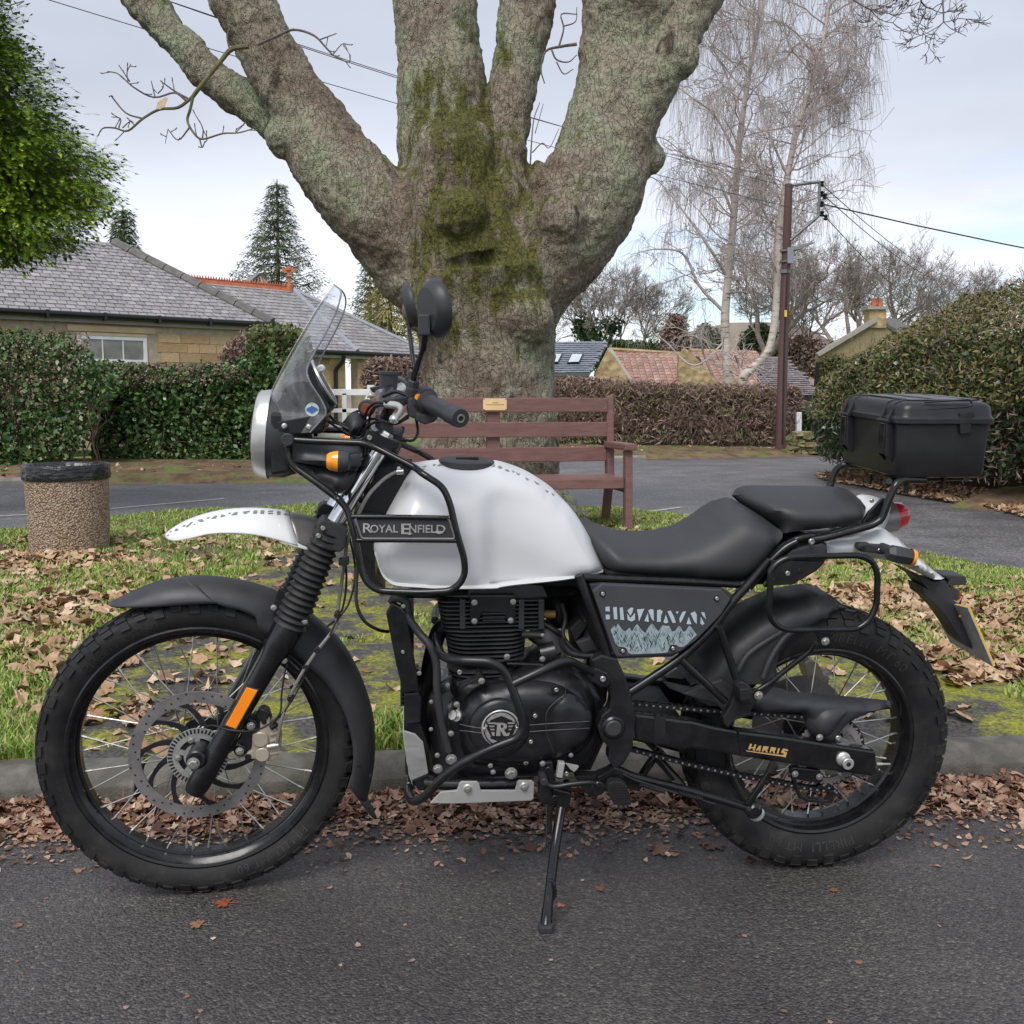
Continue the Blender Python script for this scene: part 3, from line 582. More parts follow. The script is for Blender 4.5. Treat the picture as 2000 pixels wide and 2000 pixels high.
for(a,b_,c,d_)in((q0,q0+fw_,z0,z1),(q1-fw_,q1,z0,z1),(q0+fw_,q1-fw_,z1-fw_,z1),(q0+fw_,q1-fw_,z0,z0+fw_)):MB().prism([wl(a,c),wl(b_,c),wl(b_,d_),wl(a,d_)],n1*.03).build('window_frame',m_upvc,win,bevel=.004)
tz=z1-.50;MB().prism([wl(q0+fw_,tz-.04),wl(q1-fw_,tz-.04),wl(q1-fw_,tz+.04),wl(q0+fw_,tz+.04)],n1*.028).build('transom',m_upvc,win,bevel=.004)
for i in range(3):
 a=q0+fw_+(q1-q0-2*fw_)*i/3;b_=q0+fw_+(q1-q0-2*fw_)*(i+1)/3
 MB().prism([wl(a,tz+.04),wl(b_,tz+.04),wl(b_,z1-fw_),wl(a,z1-fw_)],-n1*.01).build('pane',m_net,win,smooth=False)
 MB().prism([wl(a,z0+fw_),wl(b_,z0+fw_),wl(b_,tz-.04),wl(a,tz-.04)],-n1*.01).build('pane',m_pane,win,smooth=False)
 if i:MB().prism([wl(a-.012,z0+fw_),wl(a+.012,z0+fw_),wl(a+.012,z1-fw_),wl(a-.012,z1-fw_)],n1*.02).build('glazing_bar',m_upvc,win,smooth=False)
g0_,g1_=eL+n1*.06-Z_*.03,eR+n1*.06+d1*.12-Z_*.03;MB().tube([g0_,g1_],.062,10).build('gutter',m_gutter,h1)
for i in range(9):
 c=g1_-d1*(.5+i*1.05);MB().box(c-Z_*.01,(.05,.16,.15),Matrix((d1,n1,Z_)).transposed()).build('gutter_bracket',m_gutter,h1,smooth=False)
MB().prism([eL-n1*.02-Z_*.17,eR-n1*.02-Z_*.17,eR-n1*.02-Z_*.06,eL-n1*.02-Z_*.06],-n1*.25).build('fascia',m_fascia,h1,smooth=False)
# second house with the terracotta ridge
h2=thing('hipped_house','sandstone house with grey slate hips and orange terracotta ridge left of the big tree','house')
ze2=2.7;Ea,A2,B2=G(618,684.5,ze2),G(698,688,ze2),G(848,696,ze2)
d2=(A2-Ea).normalized();E0=A2-d2*9;n2=Vector((d2.y,-d2.x,0));n2=n2 if n2.y<0 else-n2;s2=(-n2*cos(RA(34))+Z_*sin(RA(34)));np2=d2.cross(s2).normalized();np2=np2 if np2.y<0 else-np2
R2=hit(573,569,A2,np2);R0=R2-d2*7.2
MB().prism([E0,A2,R2,R0],-np2*.1).build('roof_deck',m_hcore0,h2,smooth=False)
tile_surface(h2,'slate','slates',A2,d2,s2,np2,poly_in(A2,d2,s2,[E0,A2,R2,R0]),.26,.20,slate_me,m_slatej,limit=170,vary=.04,gap=.07,thick=.022)
d3=(B2-A2).normalized();np3=(B2-A2).cross(R2-A2).normalized();np3=np3 if np3.y<0 else-np3;s3=np3.cross(d3).normalized();s3=s3 if s3.z>0 else-s3
MB().prism([A2,B2,R2],-np3*.1).build('roof_deck',m_hcore0,h2,smooth=False)
tile_surface(h2,'slate','slates',A2,d3,s3,np3,poly_in(A2,d3,s3,[A2,B2,R2]),.26,.20,slate_me,m_slatej,limit=130,vary=.04,gap=.07,thick=.022)
for a,c in((A2,R2),(B2,R2)):MB().tube([a+Z_*.03,c+Z_*.05],.085,8).build('lead_roll',m_lead,h2);MB().prism([a+d2*-.16+np2*.012,a+d2*.12+np2*.03,c+d2*.12+np2*.03,c+d2*-.16+np2*.012],np2*.01).build('lead_flashing',m_lead,h2,smooth=False)if a is A2 else None
Lr=(R2-R0).length;nT=16
for i in range(nT):
 a=R0+(R2-R0)*(i/nT);c=R0+(R2-R0)*((i+1)/nT-.002);mb=MB().prism([a+np2*.12-Z_*.14,a+Z_*.16,a-n2*.16-Z_*.08],(c-a))
 for k in range(5):
  t0_=a.lerp(c,(k+.12)/5);t1_=a.lerp(c,(k+.88)/5);mb.prism([t0_+Z_*.14,t1_+Z_*.14,t0_.lerp(t1_,.5)+Z_*.24],n2*.03)
 mb.build('ridge_tile',m_terra,h2,smooth=False)
mb=MB().lathe([(-.05,.12),(.18,.11),(.22,.06),(.42,.05),(.46,.11),(.50,.05),(.62,.04),(.66,.10),(.74,.10),(.80,.02)],R2-d2*.15,Z_,10,cap=True).box(R2-d2*.15+Z_*.66,(.44,.08,.12));mb.build('finial',m_terra,h2)
W2=A2-n2*.3-Z_*.12;wl2=lambda x,z:W2+d2*x+Z_*(z-W2.z)
MB().prism([wl2(-9,.1),wl2(-.25,.1),wl2(-.25,2.6),wl2(-9,2.6)],-n2*.3).build('wall',m_mortar,h2,smooth=False)
wall_blocks(h2,W2,d2,n2,[(-3.6,1.0),(-.26,2.55)],.42,.22)
n3=Vector((d3.y,-d3.x,0));n3=n3 if n3.y<0 else-n3;W3=A2-n3*.3+d3*.25-Z_*.12;MB().prism([W3+Z_*(.1-W3.z),W3+d3*7+Z_*(.1-W3.z),W3+d3*7,W3],-n3*.3).build('wall',m_mortar,h2,smooth=False)
wall_blocks(h2,W3,d3,n3,[(0,1.0),(2.6,2.55)],.42,.22,skip=lambda a,b_,z,zz:b_>.55 and a<1.6)
gg=W3+n3*.02;gl_=lambda x,z:gg+d3*x+Z_*(z-gg.z)
w2=link('window',None,h2);MB().prism([gl_(.6,1.1),gl_(1.55,1.1),gl_(1.55,2.45),gl_(.6,2.45)],n3*.02).build('window_frame',m_upvc,w2,smooth=False);MB().prism([gl_(.68,1.18),gl_(1.47,1.18),gl_(1.47,2.37),gl_(.68,2.37)],n3*.03).build('pane',m_net,w2,smooth=False)
for a,c in((E0,A2+d2*.1),(A2,B2)):nn=n2 if a is E0 else n3;MB().tube([a+nn*.05-Z_*.04,c+nn*.05-Z_*.04],.075,8).build('gutter',m_gutter,h2);MB().prism([a-Z_*.2,c-Z_*.2,c-Z_*.08,a-Z_*.08],-nn*.2).build('fascia',m_fascia,h2,smooth=False)
dp=Fr(W2,d2,Z_);q=[dp.W(672,696,.35),dp.W(670,706,.30),dp.W(656,722,.10),dp.W(656,860,.10)];MB().tube(fillet(q,.1),.065,8).build('downpipe',m_gutter,h2)
dm=[V(478,561,33),V(528,561,33),V(507,536,33)];h3=thing('roof_gable','small timber framed gable peeking above the terracotta ridge','gable');MB().prism(dm,(0,.3,0)).build('gable_wall',mat('tan timber',(.42,.25,.13),rough=.6),h3,smooth=False);MB().prism([V(474,563,32.7),V(507,533,32.7),V(500,533,32.7),V(455,563,32.7)],(0,1.2,0)).build('gable_roof',m_lead,h3,smooth=False)
for i in range(4):
 t=(i+.5)/4.5;MB().tube([dm[0].lerp(dm[1],t)-Vector((0,.05,0)),dm[0].lerp(dm[1],t*.3+.38)+Z_*.34-Vector((0,.05,0))],.03,6).build('timber',m_upvc,h3)
# far right group of buildings
m_pant=obj_rand_mat('clay pantiles',[(.33,.18,.14),(.41,.24,.19),(.29,.17,.14),(.40,.27,.22),(.27,.18,.16),(.46,.31,.25)],9,.8,.3,20,.01,joined=True)
m_rubble=mat('rubble sandstone',(.28,.20,.11),(.50,.37,.21),scale=3.2,lo=.35,hi=.65,rough=.9,bump=1,bscale=4,bdist=.06,vor=True)
def slab(name,ppx,y0_,y1_,m,parent,thick=.12):
 """roof/wall polygon: points (px,py,depth fraction)"""
 P=[V(px,py,y0_+(y1_-y0_)*t)for px,py,t in ppx];n=(P[1]-P[0]).cross(P[2]-P[0]).normalized();n=n if n.y<0 else-n
 return MB().prism(P,-n*thick).build(name,m,parent,smooth=False),P,n
def rows_on(parent,name,P,n,m,h,w,prof='pan'):
 """joined small tiles on a far roof"""
 ex=(P[1]-P[0]).normalized();ey=n.cross(ex).normalized();ey=ey if ey.z>0 else-ey;pl2=poly_in(P[0],ex,ey,P);A_p=np.array(pl2);mb=MB();x0_,y0_=A_p.min(0);x1_,y1_=A_p.max(0);y=y0_;j=0
 while y<y1_:
  x=x0_+(w/2 if prof=='slate' and j%2 else 0)
  while x<x1_:
   if inside(pl2,np.array([x+w/2]),np.array([y+h/2]))[0]:
    c=P[0]+ex*x+ey*y+n*.02;up_=n*(.05 if prof=='pan' else .02);jt=n*random.uniform(0,.015)
    if prof=='pan':mb.add([c+jt,c+ex*w*.5+up_+jt,c+ex*w*.95+jt,c+ey*h*1.05,c+ex*w*.5+up_+ey*h*1.05-n*.02,c+ex*w*.95+ey*h*1.05],[(0,1,4,3),(1,2,5,4),(0,2,1)])
    else:mb.add([c+up_+jt,c+ex*w*.96+up_+jt,c+ex*w*.96+ey*h*1.1,c+ey*h*1.1],[(0,1,2,3)])
   x+=w
  y+=h;j+=1
 if mb.v:o=mb.build(name,m,parent,smooth=False);o['kind']='stuff'
f1=thing('skylight_annex','blue grey slate roofed annex with two skylights right of the tree trunk','house')
m_blue=mat('smooth blue slate',(.17,.185,.23),(.21,.225,.27),scale=20,rough=.4)
_,P,n=slab('roof',[(1030,730,0),(1151,729,0),(1187,668,1),(1030,670,1)],38,41,m_blue,f1);rows_on(f1,'slates',P,n,m_blue,.22,.30,'slate')
for x0_ in(1066,1107):
 q=[V(x,y,38+3*t-.12)for x,y,t in((x0_,711,.30),(x0_+24,710,.30),(x0_+33,692,.62),(x0_+9,692,.62))];sl=link('skylight',None,f1);MB().prism(q,Vector((0,-.05,.03))).build('skylight_frame',m_gutter,sl,smooth=False)
 cq=sum(q,Vector())/4;MB().prism([cq+(p-cq)*.84+Vector((0,-.06,.035))for p in q],Vector((0,-.02,.01))).build('pane',mat('skylight glass',(.50,.54,.58),rough=.15),sl,smooth=False)
slab('wall',[(1030,728,0),(1151,728,0),(1151,800,0),(1030,800,0)],38.3,38.3,m_rubble,f1)
f2=thing('pantile_barn','low stone barn with worn red pantile roof behind the brown hedge, left one','barn')
slab('gable_wall',[(1160,800,0),(1232,800,0),(1232,744,0),(1200,696,0),(1188,682,0),(1163,729,0)],39,39,m_rubble,f2,.4)
slab('roof',[(1232,750,0),(1400,752,0),(1330,694,1),(1192,685,1)],39.9,42.9,m_rubble,f2);n=None
P=[V(x,y,39.4+3*t)for x,y,t in((1232,750,0),(1400,752,0),(1332,691,1),(1191,682,1))];n=(P[1]-P[0]).cross(P[2]-P[0]).normalized();n=n if n.y<0 else-n;rows_on(f2,'pantiles',P,n,m_pant,.30,.26)
MB().tube([V(1188,682,42.4),V(1332,691,42.4)],.09,6).build('ridge',m_rubble,f2);slab('coping',[(1186,680,1),(1196,681,1),(1240,748,0),(1228,748,0)],39.2,42.3,m_fascia,f2)
f3=thing('pantile_barn','higher red pantile barn with stone gable behind the birch trunks','barn')
slab('gable_wall',[(1325,760,0),(1405,760,0),(1405,748,0),(1350,688,0),(1338,680,0),(1326,692,0)],38.8,38.8,m_rubble,f3,.4)
slab('roof',[(1404,752,0),(1560,757,0),(1475,692,1),(1350,687,1)],39.4,42.9,m_rubble,f3);n=None
P=[V(x,y,38.9+3.5*t)for x,y,t in((1404,752,0),(1560,757,0),(1476,689,1),(1349,684,1))];n=(P[1]-P[0]).cross(P[2]-P[0]).normalized();n=n if n.y<0 else-n;rows_on(f3,'pantiles',P,n,m_pant,.30,.26);MB().tube([V(1347,684,42.4),V(1476,689,42.4)],.09,6).build('ridge',m_rubble,f3)
f4=thing('slate_bungalow','pale bungalow with pink grey slate roof and black gutter right of the utility pole','house')
_,P,n=slab('roof',[(1480,774,0),(1608,774,0),(1534,697,1),(1480,697,1)],34,38,m_hip,f4)
P=[V(x,y,33.9+4*t)for x,y,t in((1480,774,0),(1608,774,0),(1534,697,1),(1480,697,1))];rows_on(f4,'slates',P,n,mat('pinkish slate',(.8,.8,.8),(1.1,1.1,1.1),island=[(.24,.20,.21),(.29,.25,.255),(.21,.18,.19)],rough=.5),.20,.30,'slate')
slab('gutter',[(1480,774,0),(1610,774,0),(1610,780,0),(1480,780,0)],33.8,33.8,m_gutter,f4,.1);slab('wall',[(1480,779,0),(1602,779,0),(1602,830,0),(1480,830,0)],34.3,34.3,mat('cream render',(.42,.36,.25),(.46,.40,.29),rough=.9),f4,.3)
slab('window',[(1570,783,0),(1592,783,0),(1592,800,0),(1570,800,0)],34.25,34.25,m_upvc,f4,.03);slab('pane',[(1573,786,0),(1589,786,0),(1589,800,0),(1573,800,0)],34.2,34.2,m_pane,f4,.02)
f5=thing('gabled_house','tan brick gable end with stone chimney and two red pots behind the right hedge','house')
slab('gable_wall',[(1600,790,0),(1800,790,0),(1800,690,0),(1745,640,0),(1714,622,0),(1632,668,0),(1600,690,0)],40,40,mat('tan brickwork',(.22,.17,.10),(.30,.24,.15),scale=18,rough=.9,bump=.5,bscale=30),f5,.5)
slab('verge_coping',[(1596,690,0),(1600,696,0),(1714,628,0),(1714,618,0)],39.8,39.8,m_fascia,f5,.3);slab('roof',[(1714,620,0),(1840,700,0),(1880,700,1),(1750,622,1)],39.9,44,m_hip,f5)
ch=link('chimney',None,f5);slab('stack',[(1698,640,0),(1731,640,0),(1731,604,0),(1698,604,0)],39.9,39.9,m_rubble,ch,.6);slab('stack_cap',[(1695,604,0),(1734,604,0),(1734,598,0),(1695,598,0)],39.8,39.8,m_fascia,ch,.8)
for x in(1707,1719):MB().lathe([(0,.11),(.25,.09),(.30,.11)],V(x,598,40.1),Z_,10,cap=True).build('chimney_pot',m_terra,ch)
sw_=thing('dry_stone_wall','low tumbled yellow green mossy stone wall between the pole and the right hedge','wall')
m_mossy=obj_rand_mat('mossy rubble stone',[(.16,.13,.07),(.24,.20,.11),(.13,.14,.05),(.28,.25,.15),(.18,.19,.07)],6,.9,.7,20,.01)
rock=[unit_box_mesh('stone',m_mossy,.12,30+s,.12)for s in range(4)]
for r_ in range(6):
 x=1536+r_*3
 while x<1640:
  wpx=random.uniform(9,17);c=V(x+wpx/2,882-r_*7.0,21.5+random.uniform(0,.1));o=link('stone',random.choice(rock),sw_);o.matrix_local=Matrix.Translation(c)@Matrix.Rotation(random.uniform(-.15,.15),4,'Y')@Matrix.Diagonal((wpx/1926*21.5*.97,.30,.085*random.uniform(.8,1.1),1));x+=wpx
gt=thing('garden_gate','white painted wooden five bar gate between the hedges left of the tree','gate');GF=Fr(V(690,800,18.0),(1,0,0),Z_)
def bar_px(name,x0_,y0_,x1_,y1_,x2_,y2_,x3_,y3_,th,parent,m=m_upvc,fr=GF):MB().prism([fr.W(x0_,y0_),fr.W(x1_,y1_),fr.W(x2_,y2_),fr.W(x3_,y3_)],-fr.n*th).build(name,m,parent,bevel=.005)
bar_px('gate_post',717,752,731,752,731,860,717,860,.12,gt)
for y0_,y1_ in((760,772),(798,806),(826,834),(846,853)):bar_px('gate_rail',600,y0_,718,y0_,718,y1_,600,y1_,.04,gt)
for x in(668,612):bar_px('gate_stile',x,768,x+9,768,x+9,855,x,855,.05,gt)
bar_px('gate_brace',676,850,682,850,722,772,716,772,.02,gt)
pst=thing('gate_post','white gatepost beyond the utility pole by the stone wall','post');MB().prism([V(1556,870,22.5),V(1566,870,22.5),V(1566,805,22.5),V(1556,805,22.5)],(0,.12,0)).build('post',m_upvc,pst,bevel=.01)
# BIN
bc=G(138,1088,.1)*1.0;bc=Vector((bc.x*(bc.y+.27)/bc.y,bc.y+.27,.1));bn=thing('litter_bin','round pebble dashed concrete litter bin with a black bag liner on the grass','litter bin',Matrix.Translation(bc))
m,t,N,K,b=nodes('exposed pebble concrete');tcn=N.new('ShaderNodeTexCoord');v=N.new('ShaderNodeTexVoronoi');v.inputs['Scale'].default_value=85;K.new(tcn.outputs['Object'],v.inputs[0])
wn_=N.new('ShaderNodeTexWhiteNoise');K.new(v.outputs['Position'],wn_.inputs[0]);r=ramp(N,[(0,(.26,.185,.135)),(.3,(.44,.33,.25)),(.55,(.54,.43,.34)),(.8,(.62,.53,.44)),(1,(.36,.25,.19))]);K.new(wn_.outputs[0],r.inputs[0])
ed=ramp(N,[(.25,(1,1,1)),(.65,(.50,.42,.34))]);K.new(v.outputs['Distance'],ed.inputs[0]);mx=N.new('ShaderNodeMix');mx.data_type='RGBA';mx.blend_type='MULTIPLY';mx.inputs['Factor'].default_value=1;K.new(r.outputs[0],mx.inputs[6]);K.new(ed.outputs[0],mx.inputs[7])
nn_=N.new('ShaderNodeTexNoise');nn_.inputs['Scale'].default_value=4;K.new(tcn.outputs['Object'],nn_.inputs[0]);r4=ramp(N,[(.45,(1,1,1)),(.8,(.85,.85,.66))]);K.new(nn_.outputs[0],r4.inputs[0]);m3=N.new('ShaderNodeMix');m3.data_type='RGBA';m3.blend_type='MULTIPLY';m3.inputs['Factor'].default_value=1;K.new(mx.outputs[2],m3.inputs[6]);K.new(r4.outputs[0],m3.inputs[7]);K.new(m3.outputs[2],b.inputs['Base Color'])
b.inputs['Roughness'].default_value=.6;bp=N.new('ShaderNodeBump');bp.invert=True;bp.inputs['Strength'].default_value=1;bp.inputs['Distance'].default_value=.012;K.new(v.outputs['Distance'],bp.inputs['Height']);K.new(bp.outputs[0],b.inputs['Normal'])
hz=V(127,912,bc.y-.28).z-bc.z
MB().lathe([(-.08,.254),(0,.256),(.2,.264),(hz-.05,.270),(hz-.06,.23),(hz-.12,.225)],(0,0,0),Z_,64).build('concrete_drum',m,bn)
m_bag=mat('black bin bag',(.012,.013,.016),(.02,.022,.026),scale=8,rough=.16,rough2=.30,spec=.8,bump=.6,bscale=22,bdist=.012,stretch=(1,1,3))
rings=[];SEG=120
for z,r_,am in((hz-.100,.277,.008),(hz-.090,.281,.008),(hz-.07,.282,.008),(hz-.05,.282,.007),(hz-.03,.282,.006),(hz-.01,.282,.004),(hz+.004,.278,.002),(hz+.002,.268,.003),(hz-.03,.252,.012),(hz-.10,.240,.020),(hz-.25,.23,.03),(hz-.40,.16,.04),(hz-.42,.01,.0)):
 row=[]
 for k in range(SEG):
  a=2*pi*k/SEG;w_=mnoise.noise(Vector((cos(a)*9,sin(a)*9,z*16+a*.6)))+.8*mnoise.noise(Vector((cos(a)*24,sin(a)*24,z*30+k*.08)));rr_2=r_+am*w_;row.append((cos(a)*rr_2,sin(a)*rr_2,z+(.006*w_ if z<hz-.09 and z>hz-.12 else 0)))
 rings.append(row)
MB().add([p for r_ in rings for p in r_],[(i*SEG+k,i*SEG+(k+1)%SEG,(i+1)*SEG+(k+1)%SEG,(i+1)*SEG+k)for i in range(len(rings)-1)for k in range(SEG)]).build('bin_liner',m_bag,bn,ang=80)
# BENCH
ba=RA(12);bM=Matrix.Translation((-.05,7.80,.10))@Matrix.Rotation(ba,4,'Z');bench=thing('park_bench','brown painted wooden bench with three back slats in front of the tree','bench',bM)
m_wood=mat('brown masonry paint on wood',(.155,.080,.072),(.20,.105,.094),scale=7,rough=.42,rough2=.6,bump=.35,bscale=60,bdist=.002,stretch=(1,8,8),dust=(.24,.17,.15),dust_scale=26,dust_lo=.72,dust_hi=.82)
def bb(name,x0_,x1_,y0_,y1_,z0_,z1_,bev=.006):return MB().box(((x0_+x1_)/2,(y0_+y1_)/2,(z0_+z1_)/2),(abs(x1_-x0_),abs(y1_-y0_),abs(z1_-z0_))).build(name,m_wood,bench,bevel=bev)
def bpoly(name,x0_,x1_,yz):return MB().prism([(x0_,y,z)for y,z in yz],(x1_-x0_,0,0)).build(name,m_wood,bench,bevel=.005)
zz=lambda z:z-.10
for a_,b_ in((1.05,1.17),(.84,.965),(.632,.755)):bb('back_slat',-.985,.985,.470,.498,zz(a_)+.0,zz(b_))
for y in(.02,.135,.250,.365):bb('seat_slat',-.985,.985,y,y+.105,.395,.425,.008)
bb('seat_rail',-.98,.98,-.012,.014,.335,.415)
for x in(-1.02,.985):
 bpoly('leg',x,x+.06,[(-.03,0),(.05,0),(.05,.66),(-.03,.66)]if False else[(-.055,0),(.025,0),(.045,.64),(-.030,.64)])
 bpoly('leg',x,x+.06,[(.56,0),(.64,0),(.52,.42),(.44,.42)]);bpoly('back_post',x,x+.06,[(.44,.40),(.535,.40),(.56,1.085),(.500,1.085)])
 bb('seat_bearer',x,x+.06,.0,.52,.30,.392);bb('armrest',x-.025,x+.085,-.075,.50,.645,.70,.012)
bpoly('back_post',-.055,.055,[(.50,.40),(.56,.40),(.565,1.03),(.502,1.03)])
m_brass=mat('brass plaque',(.78,.52,.26),(.84,.60,.34),rough=.35,metal=.1)
MB().box((.005,.4665,zz(1.115)),(.20,.005,.098)).build('plaque',m_brass,bench,bevel=.001)
mb=MB()
for z,w_ in((1.128,.05),(1.112,.15)):
 x=.005-w_/2
 while x<.005+w_/2:ww=random.uniform(.006,.02);mb.box((x+ww/2,.4635,zz(z)),(ww*.8,.001,.005));x+=ww
o=mb.build('engraving',mat('engraved line',(.20,.10,.04),rough=.6),bench,smooth=False);o['kind']='stuff'
for x in(-.088,.098):
 for z in(1.072,1.158):MB().lathe([(0,.005),(.003,.003),(.003,.0002)],(x,.4640,zz(z)),(0,-1,0),8).build('plaque_screw',m_gutter,bench)
# BIG SYCAMORE
TY=9.35
def T(px,py,r,dy=0):return(V(px,py,TY+dy),r/CF*TY)
limbs=[[T(952,1030,175),T(952,985,158),T(952,940,144),T(955,880,136),T(957,800,131),T(953,720,129),T(950,650,132),T(945,590,143),T(940,540,158)],[T(925,575,120),T(868,545,104,-.05),T(800,478,96,-.05),T(725,398,86,-.1),T(655,322,76,-.1),T(606,235,66),T(562,168,58),T(520,95,55),T(474,0,60),T(455,-60,60,.1),T(420,-160,55,.2)],[T(600,262,52,.15),T(555,238,45,.2),T(500,206,40,.25),T(450,178,37,.3),T(405,142,34,.35),T(360,92,33,.4),T(322,50,34,.45),T(280,-5,38,.5),T(240,-70,38,.6)],[T(925,540,130),T(900,430,122,.1),T(885,330,108,.15),T(868,250,92,.2),T(862,160,82,.2),T(855,80,80,.25),T(846,0,80,.3),T(840,-160,74,.4)],[T(955,480,95,-.05),T(968,380,68,.0),T(978,300,50,.05),T(990,235,45,.1),T(1008,140,46,.15),T(1022,60,50,.2),T(1034,0,53,.25),T(1050,-160,50,.3)],[T(985,560,120),T(1060,492,108),T(1128,420,100,-.05),T(1168,340,94,-.05),T(1185,270,88,0),T(1205,180,82,.05),T(1222,90,84,.1),T(1235,0,96,.1),T(1250,-160,90,.15)],[T(1180,330,70,-.1),T(1222,250,56,-.15),T(1262,182,46,-.2),T(1302,120,40,-.2),T(1338,55,36,-.2),T(1372,-5,36,-.2),T(1430,-120,34,-.2)],[T(940,600,110,.1),T(870,420,110,.1),T(780,340,40,.1)],[T(880,560,95,-.1),T(840,440,90,-.1),T(900,330,70,-.15),T(930,250,40,-.1)],[T(1060,480,90,.1),T(1040,400,60,.15),T(1080,340,40,.1)],[T(1000,960,90,.1),T(1075,985,44,-.2),T(1120,1015,26,-.4),T(1160,1045,16,-.6),T(1200,1062,10,-.8)],[T(900,965,90),T(820,1000,50,-.2),T(770,1030,26,-.4),T(720,1045,12,-.5)],]
mb=MB()
for L_ in limbs:
 C_=catmull([Vector((*p,r))for p,r in[(tuple(a),b_)for a,b_ in L_]]if False else[a for a,_ in L_],6);rr_=[v_[0]for v_ in catmull([Vector((b_,0,0))for _,b_ in L_],6)];mb.tube(C_,rr_,20)
def ball(px,py,r,dy):p,rr_2=T(px,py,r,dy);mb.lathe([(-rr_2,.001),(-rr_2*.8,rr_2*.6),(-rr_2*.4,rr_2*.92),(0,rr_2),(rr_2*.4,rr_2*.92),(rr_2*.8,rr_2*.6),(rr_2,.001)],p,Z_,16)
for a_ in((1100,428,50,-.42),(1262,312,34,-.05),(1322,112,42,-.22),(1322,88,34,-.2),(985,300,46,.0),(880,300,60,-.25),(700,250,10,0),(1065,360,30,-.25),(560,270,40,-.1),(840,600,50,-.45),(1020,620,60,-.4),(900,420,50,-.5)):ball(*a_)
m,t,N,K,b=nodes('sycamore bark');tcn=N.new('ShaderNodeTexCoord');mp_=N.new('ShaderNodeMapping');mp_.inputs['Scale'].default_value=(1,1,.46);K.new(tcn.outputs['Object'],mp_.inputs[0])
dn=N.new('ShaderNodeTexNoise');dn.inputs['Scale'].default_value=6;dn.inputs['Detail'].default_value=4;K.new(mp_.outputs[0],dn.inputs[0]);va=N.new('ShaderNodeVectorMath');va.operation='MULTIPLY_ADD';va.inputs[1].default_value=(.30,.30,.30);K.new(dn.outputs['Color'],va.inputs[0]);K.new(mp_.outputs[0],va.inputs[2])
v=N.new('ShaderNodeTexNoise');v.noise_type='RIDGED_MULTIFRACTAL';v.inputs['Scale'].default_value=7.5;v.inputs['Detail'].default_value=7;v.inputs['Roughness'].default_value=.62;v.inputs['Distortion'].default_value=.35;K.new(va.outputs[0],v.inputs[0]);v2=N.new('ShaderNodeTexVoronoi');v2.feature='DISTANCE_TO_EDGE';v2.inputs['Scale'].default_value=17;K.new(va.outputs[0],v2.inputs[0])
nf=N.new('ShaderNodeTexNoise');nf.inputs['Scale'].default_value=28;nf.inputs['Detail'].default_value=10;nf.inputs['Roughness'].default_value=.7;K.new(tcn.outputs['Object'],nf.inputs[0]);nl_2=N.new('ShaderNodeTexNoise');nl_2.inputs['Scale'].default_value=1.5;nl_2.inputs['Detail'].default_value=9;nl_2.inputs['Roughness'].default_value=.65;K.new(tcn.outputs['Object'],nl_2.inputs[0])
nm=N.new('ShaderNodeTexNoise');nm.inputs['Scale'].default_value=9;nm.inputs['Detail'].default_value=8;mp9=N.new('ShaderNodeMapping');mp9.inputs['Scale'].default_value=(1,1,.28);K.new(tcn.outputs['Object'],mp9.inputs[0]);K.new(mp9.outputs[0],nm.inputs[0])
base=ramp(N,[(.30,(.11,.078,.060)),(.38,(.165,.128,.098)),(.45,(.215,.182,.142)),(.53,(.255,.24,.185)),(.63,(.235,.26,.175)),(.72,(.31,.345,.25))]);K.new(nl_2.outputs[0],base.inputs[0])
fine=ramp(N,[(.35,(.62,.60,.58)),(.65,(1.35,1.32,1.28))]);K.new(nf.outputs[0],fine.inputs[0]);x1m=N.new('ShaderNodeMix');x1m.data_type='RGBA';x1m.blend_type='MULTIPLY';x1m.inputs['Factor'].default_value=1;K.new(base.outputs[0],x1m.inputs[6]);K.new(fine.outputs[0],x1m.inputs[7])
crk=ramp(N,[(.18,(1.2,1.2,1.2)),(.40,(.92,.9,.88)),(.66,(.22,.18,.16))]);K.new(v.outputs[0],crk.inputs[0]);x2m=N.new('ShaderNodeMix');x2m.data_type='RGBA';x2m.blend_type='MULTIPLY';x2m.inputs['Factor'].default_value=.85;K.new(x1m.outputs[2],x2m.inputs[6]);K.new(crk.outputs[0],x2m.inputs[7])
pos=N.new('ShaderNodeVectorMath');pos.operation='SUBTRACT';pos.inputs[1].default_value=tuple(V(925,430,TY-.4));K.new(tcn.outputs['Object'],pos.inputs[0]);sc_=N.new('ShaderNodeVectorMath');sc_.operation='MULTIPLY';sc_.inputs[1].default_value=(.80,.30,.42);K.new(pos.outputs[0],sc_.inputs[0]);ln=N.new('ShaderNodeVectorMath');ln.operation='LENGTH';K.new(sc_.outputs[0],ln.inputs[0])
geo=N.new('ShaderNodeNewGeometry');sx=N.new('ShaderNodeSeparateXYZ');K.new(geo.outputs['Normal'],sx.inputs[0])
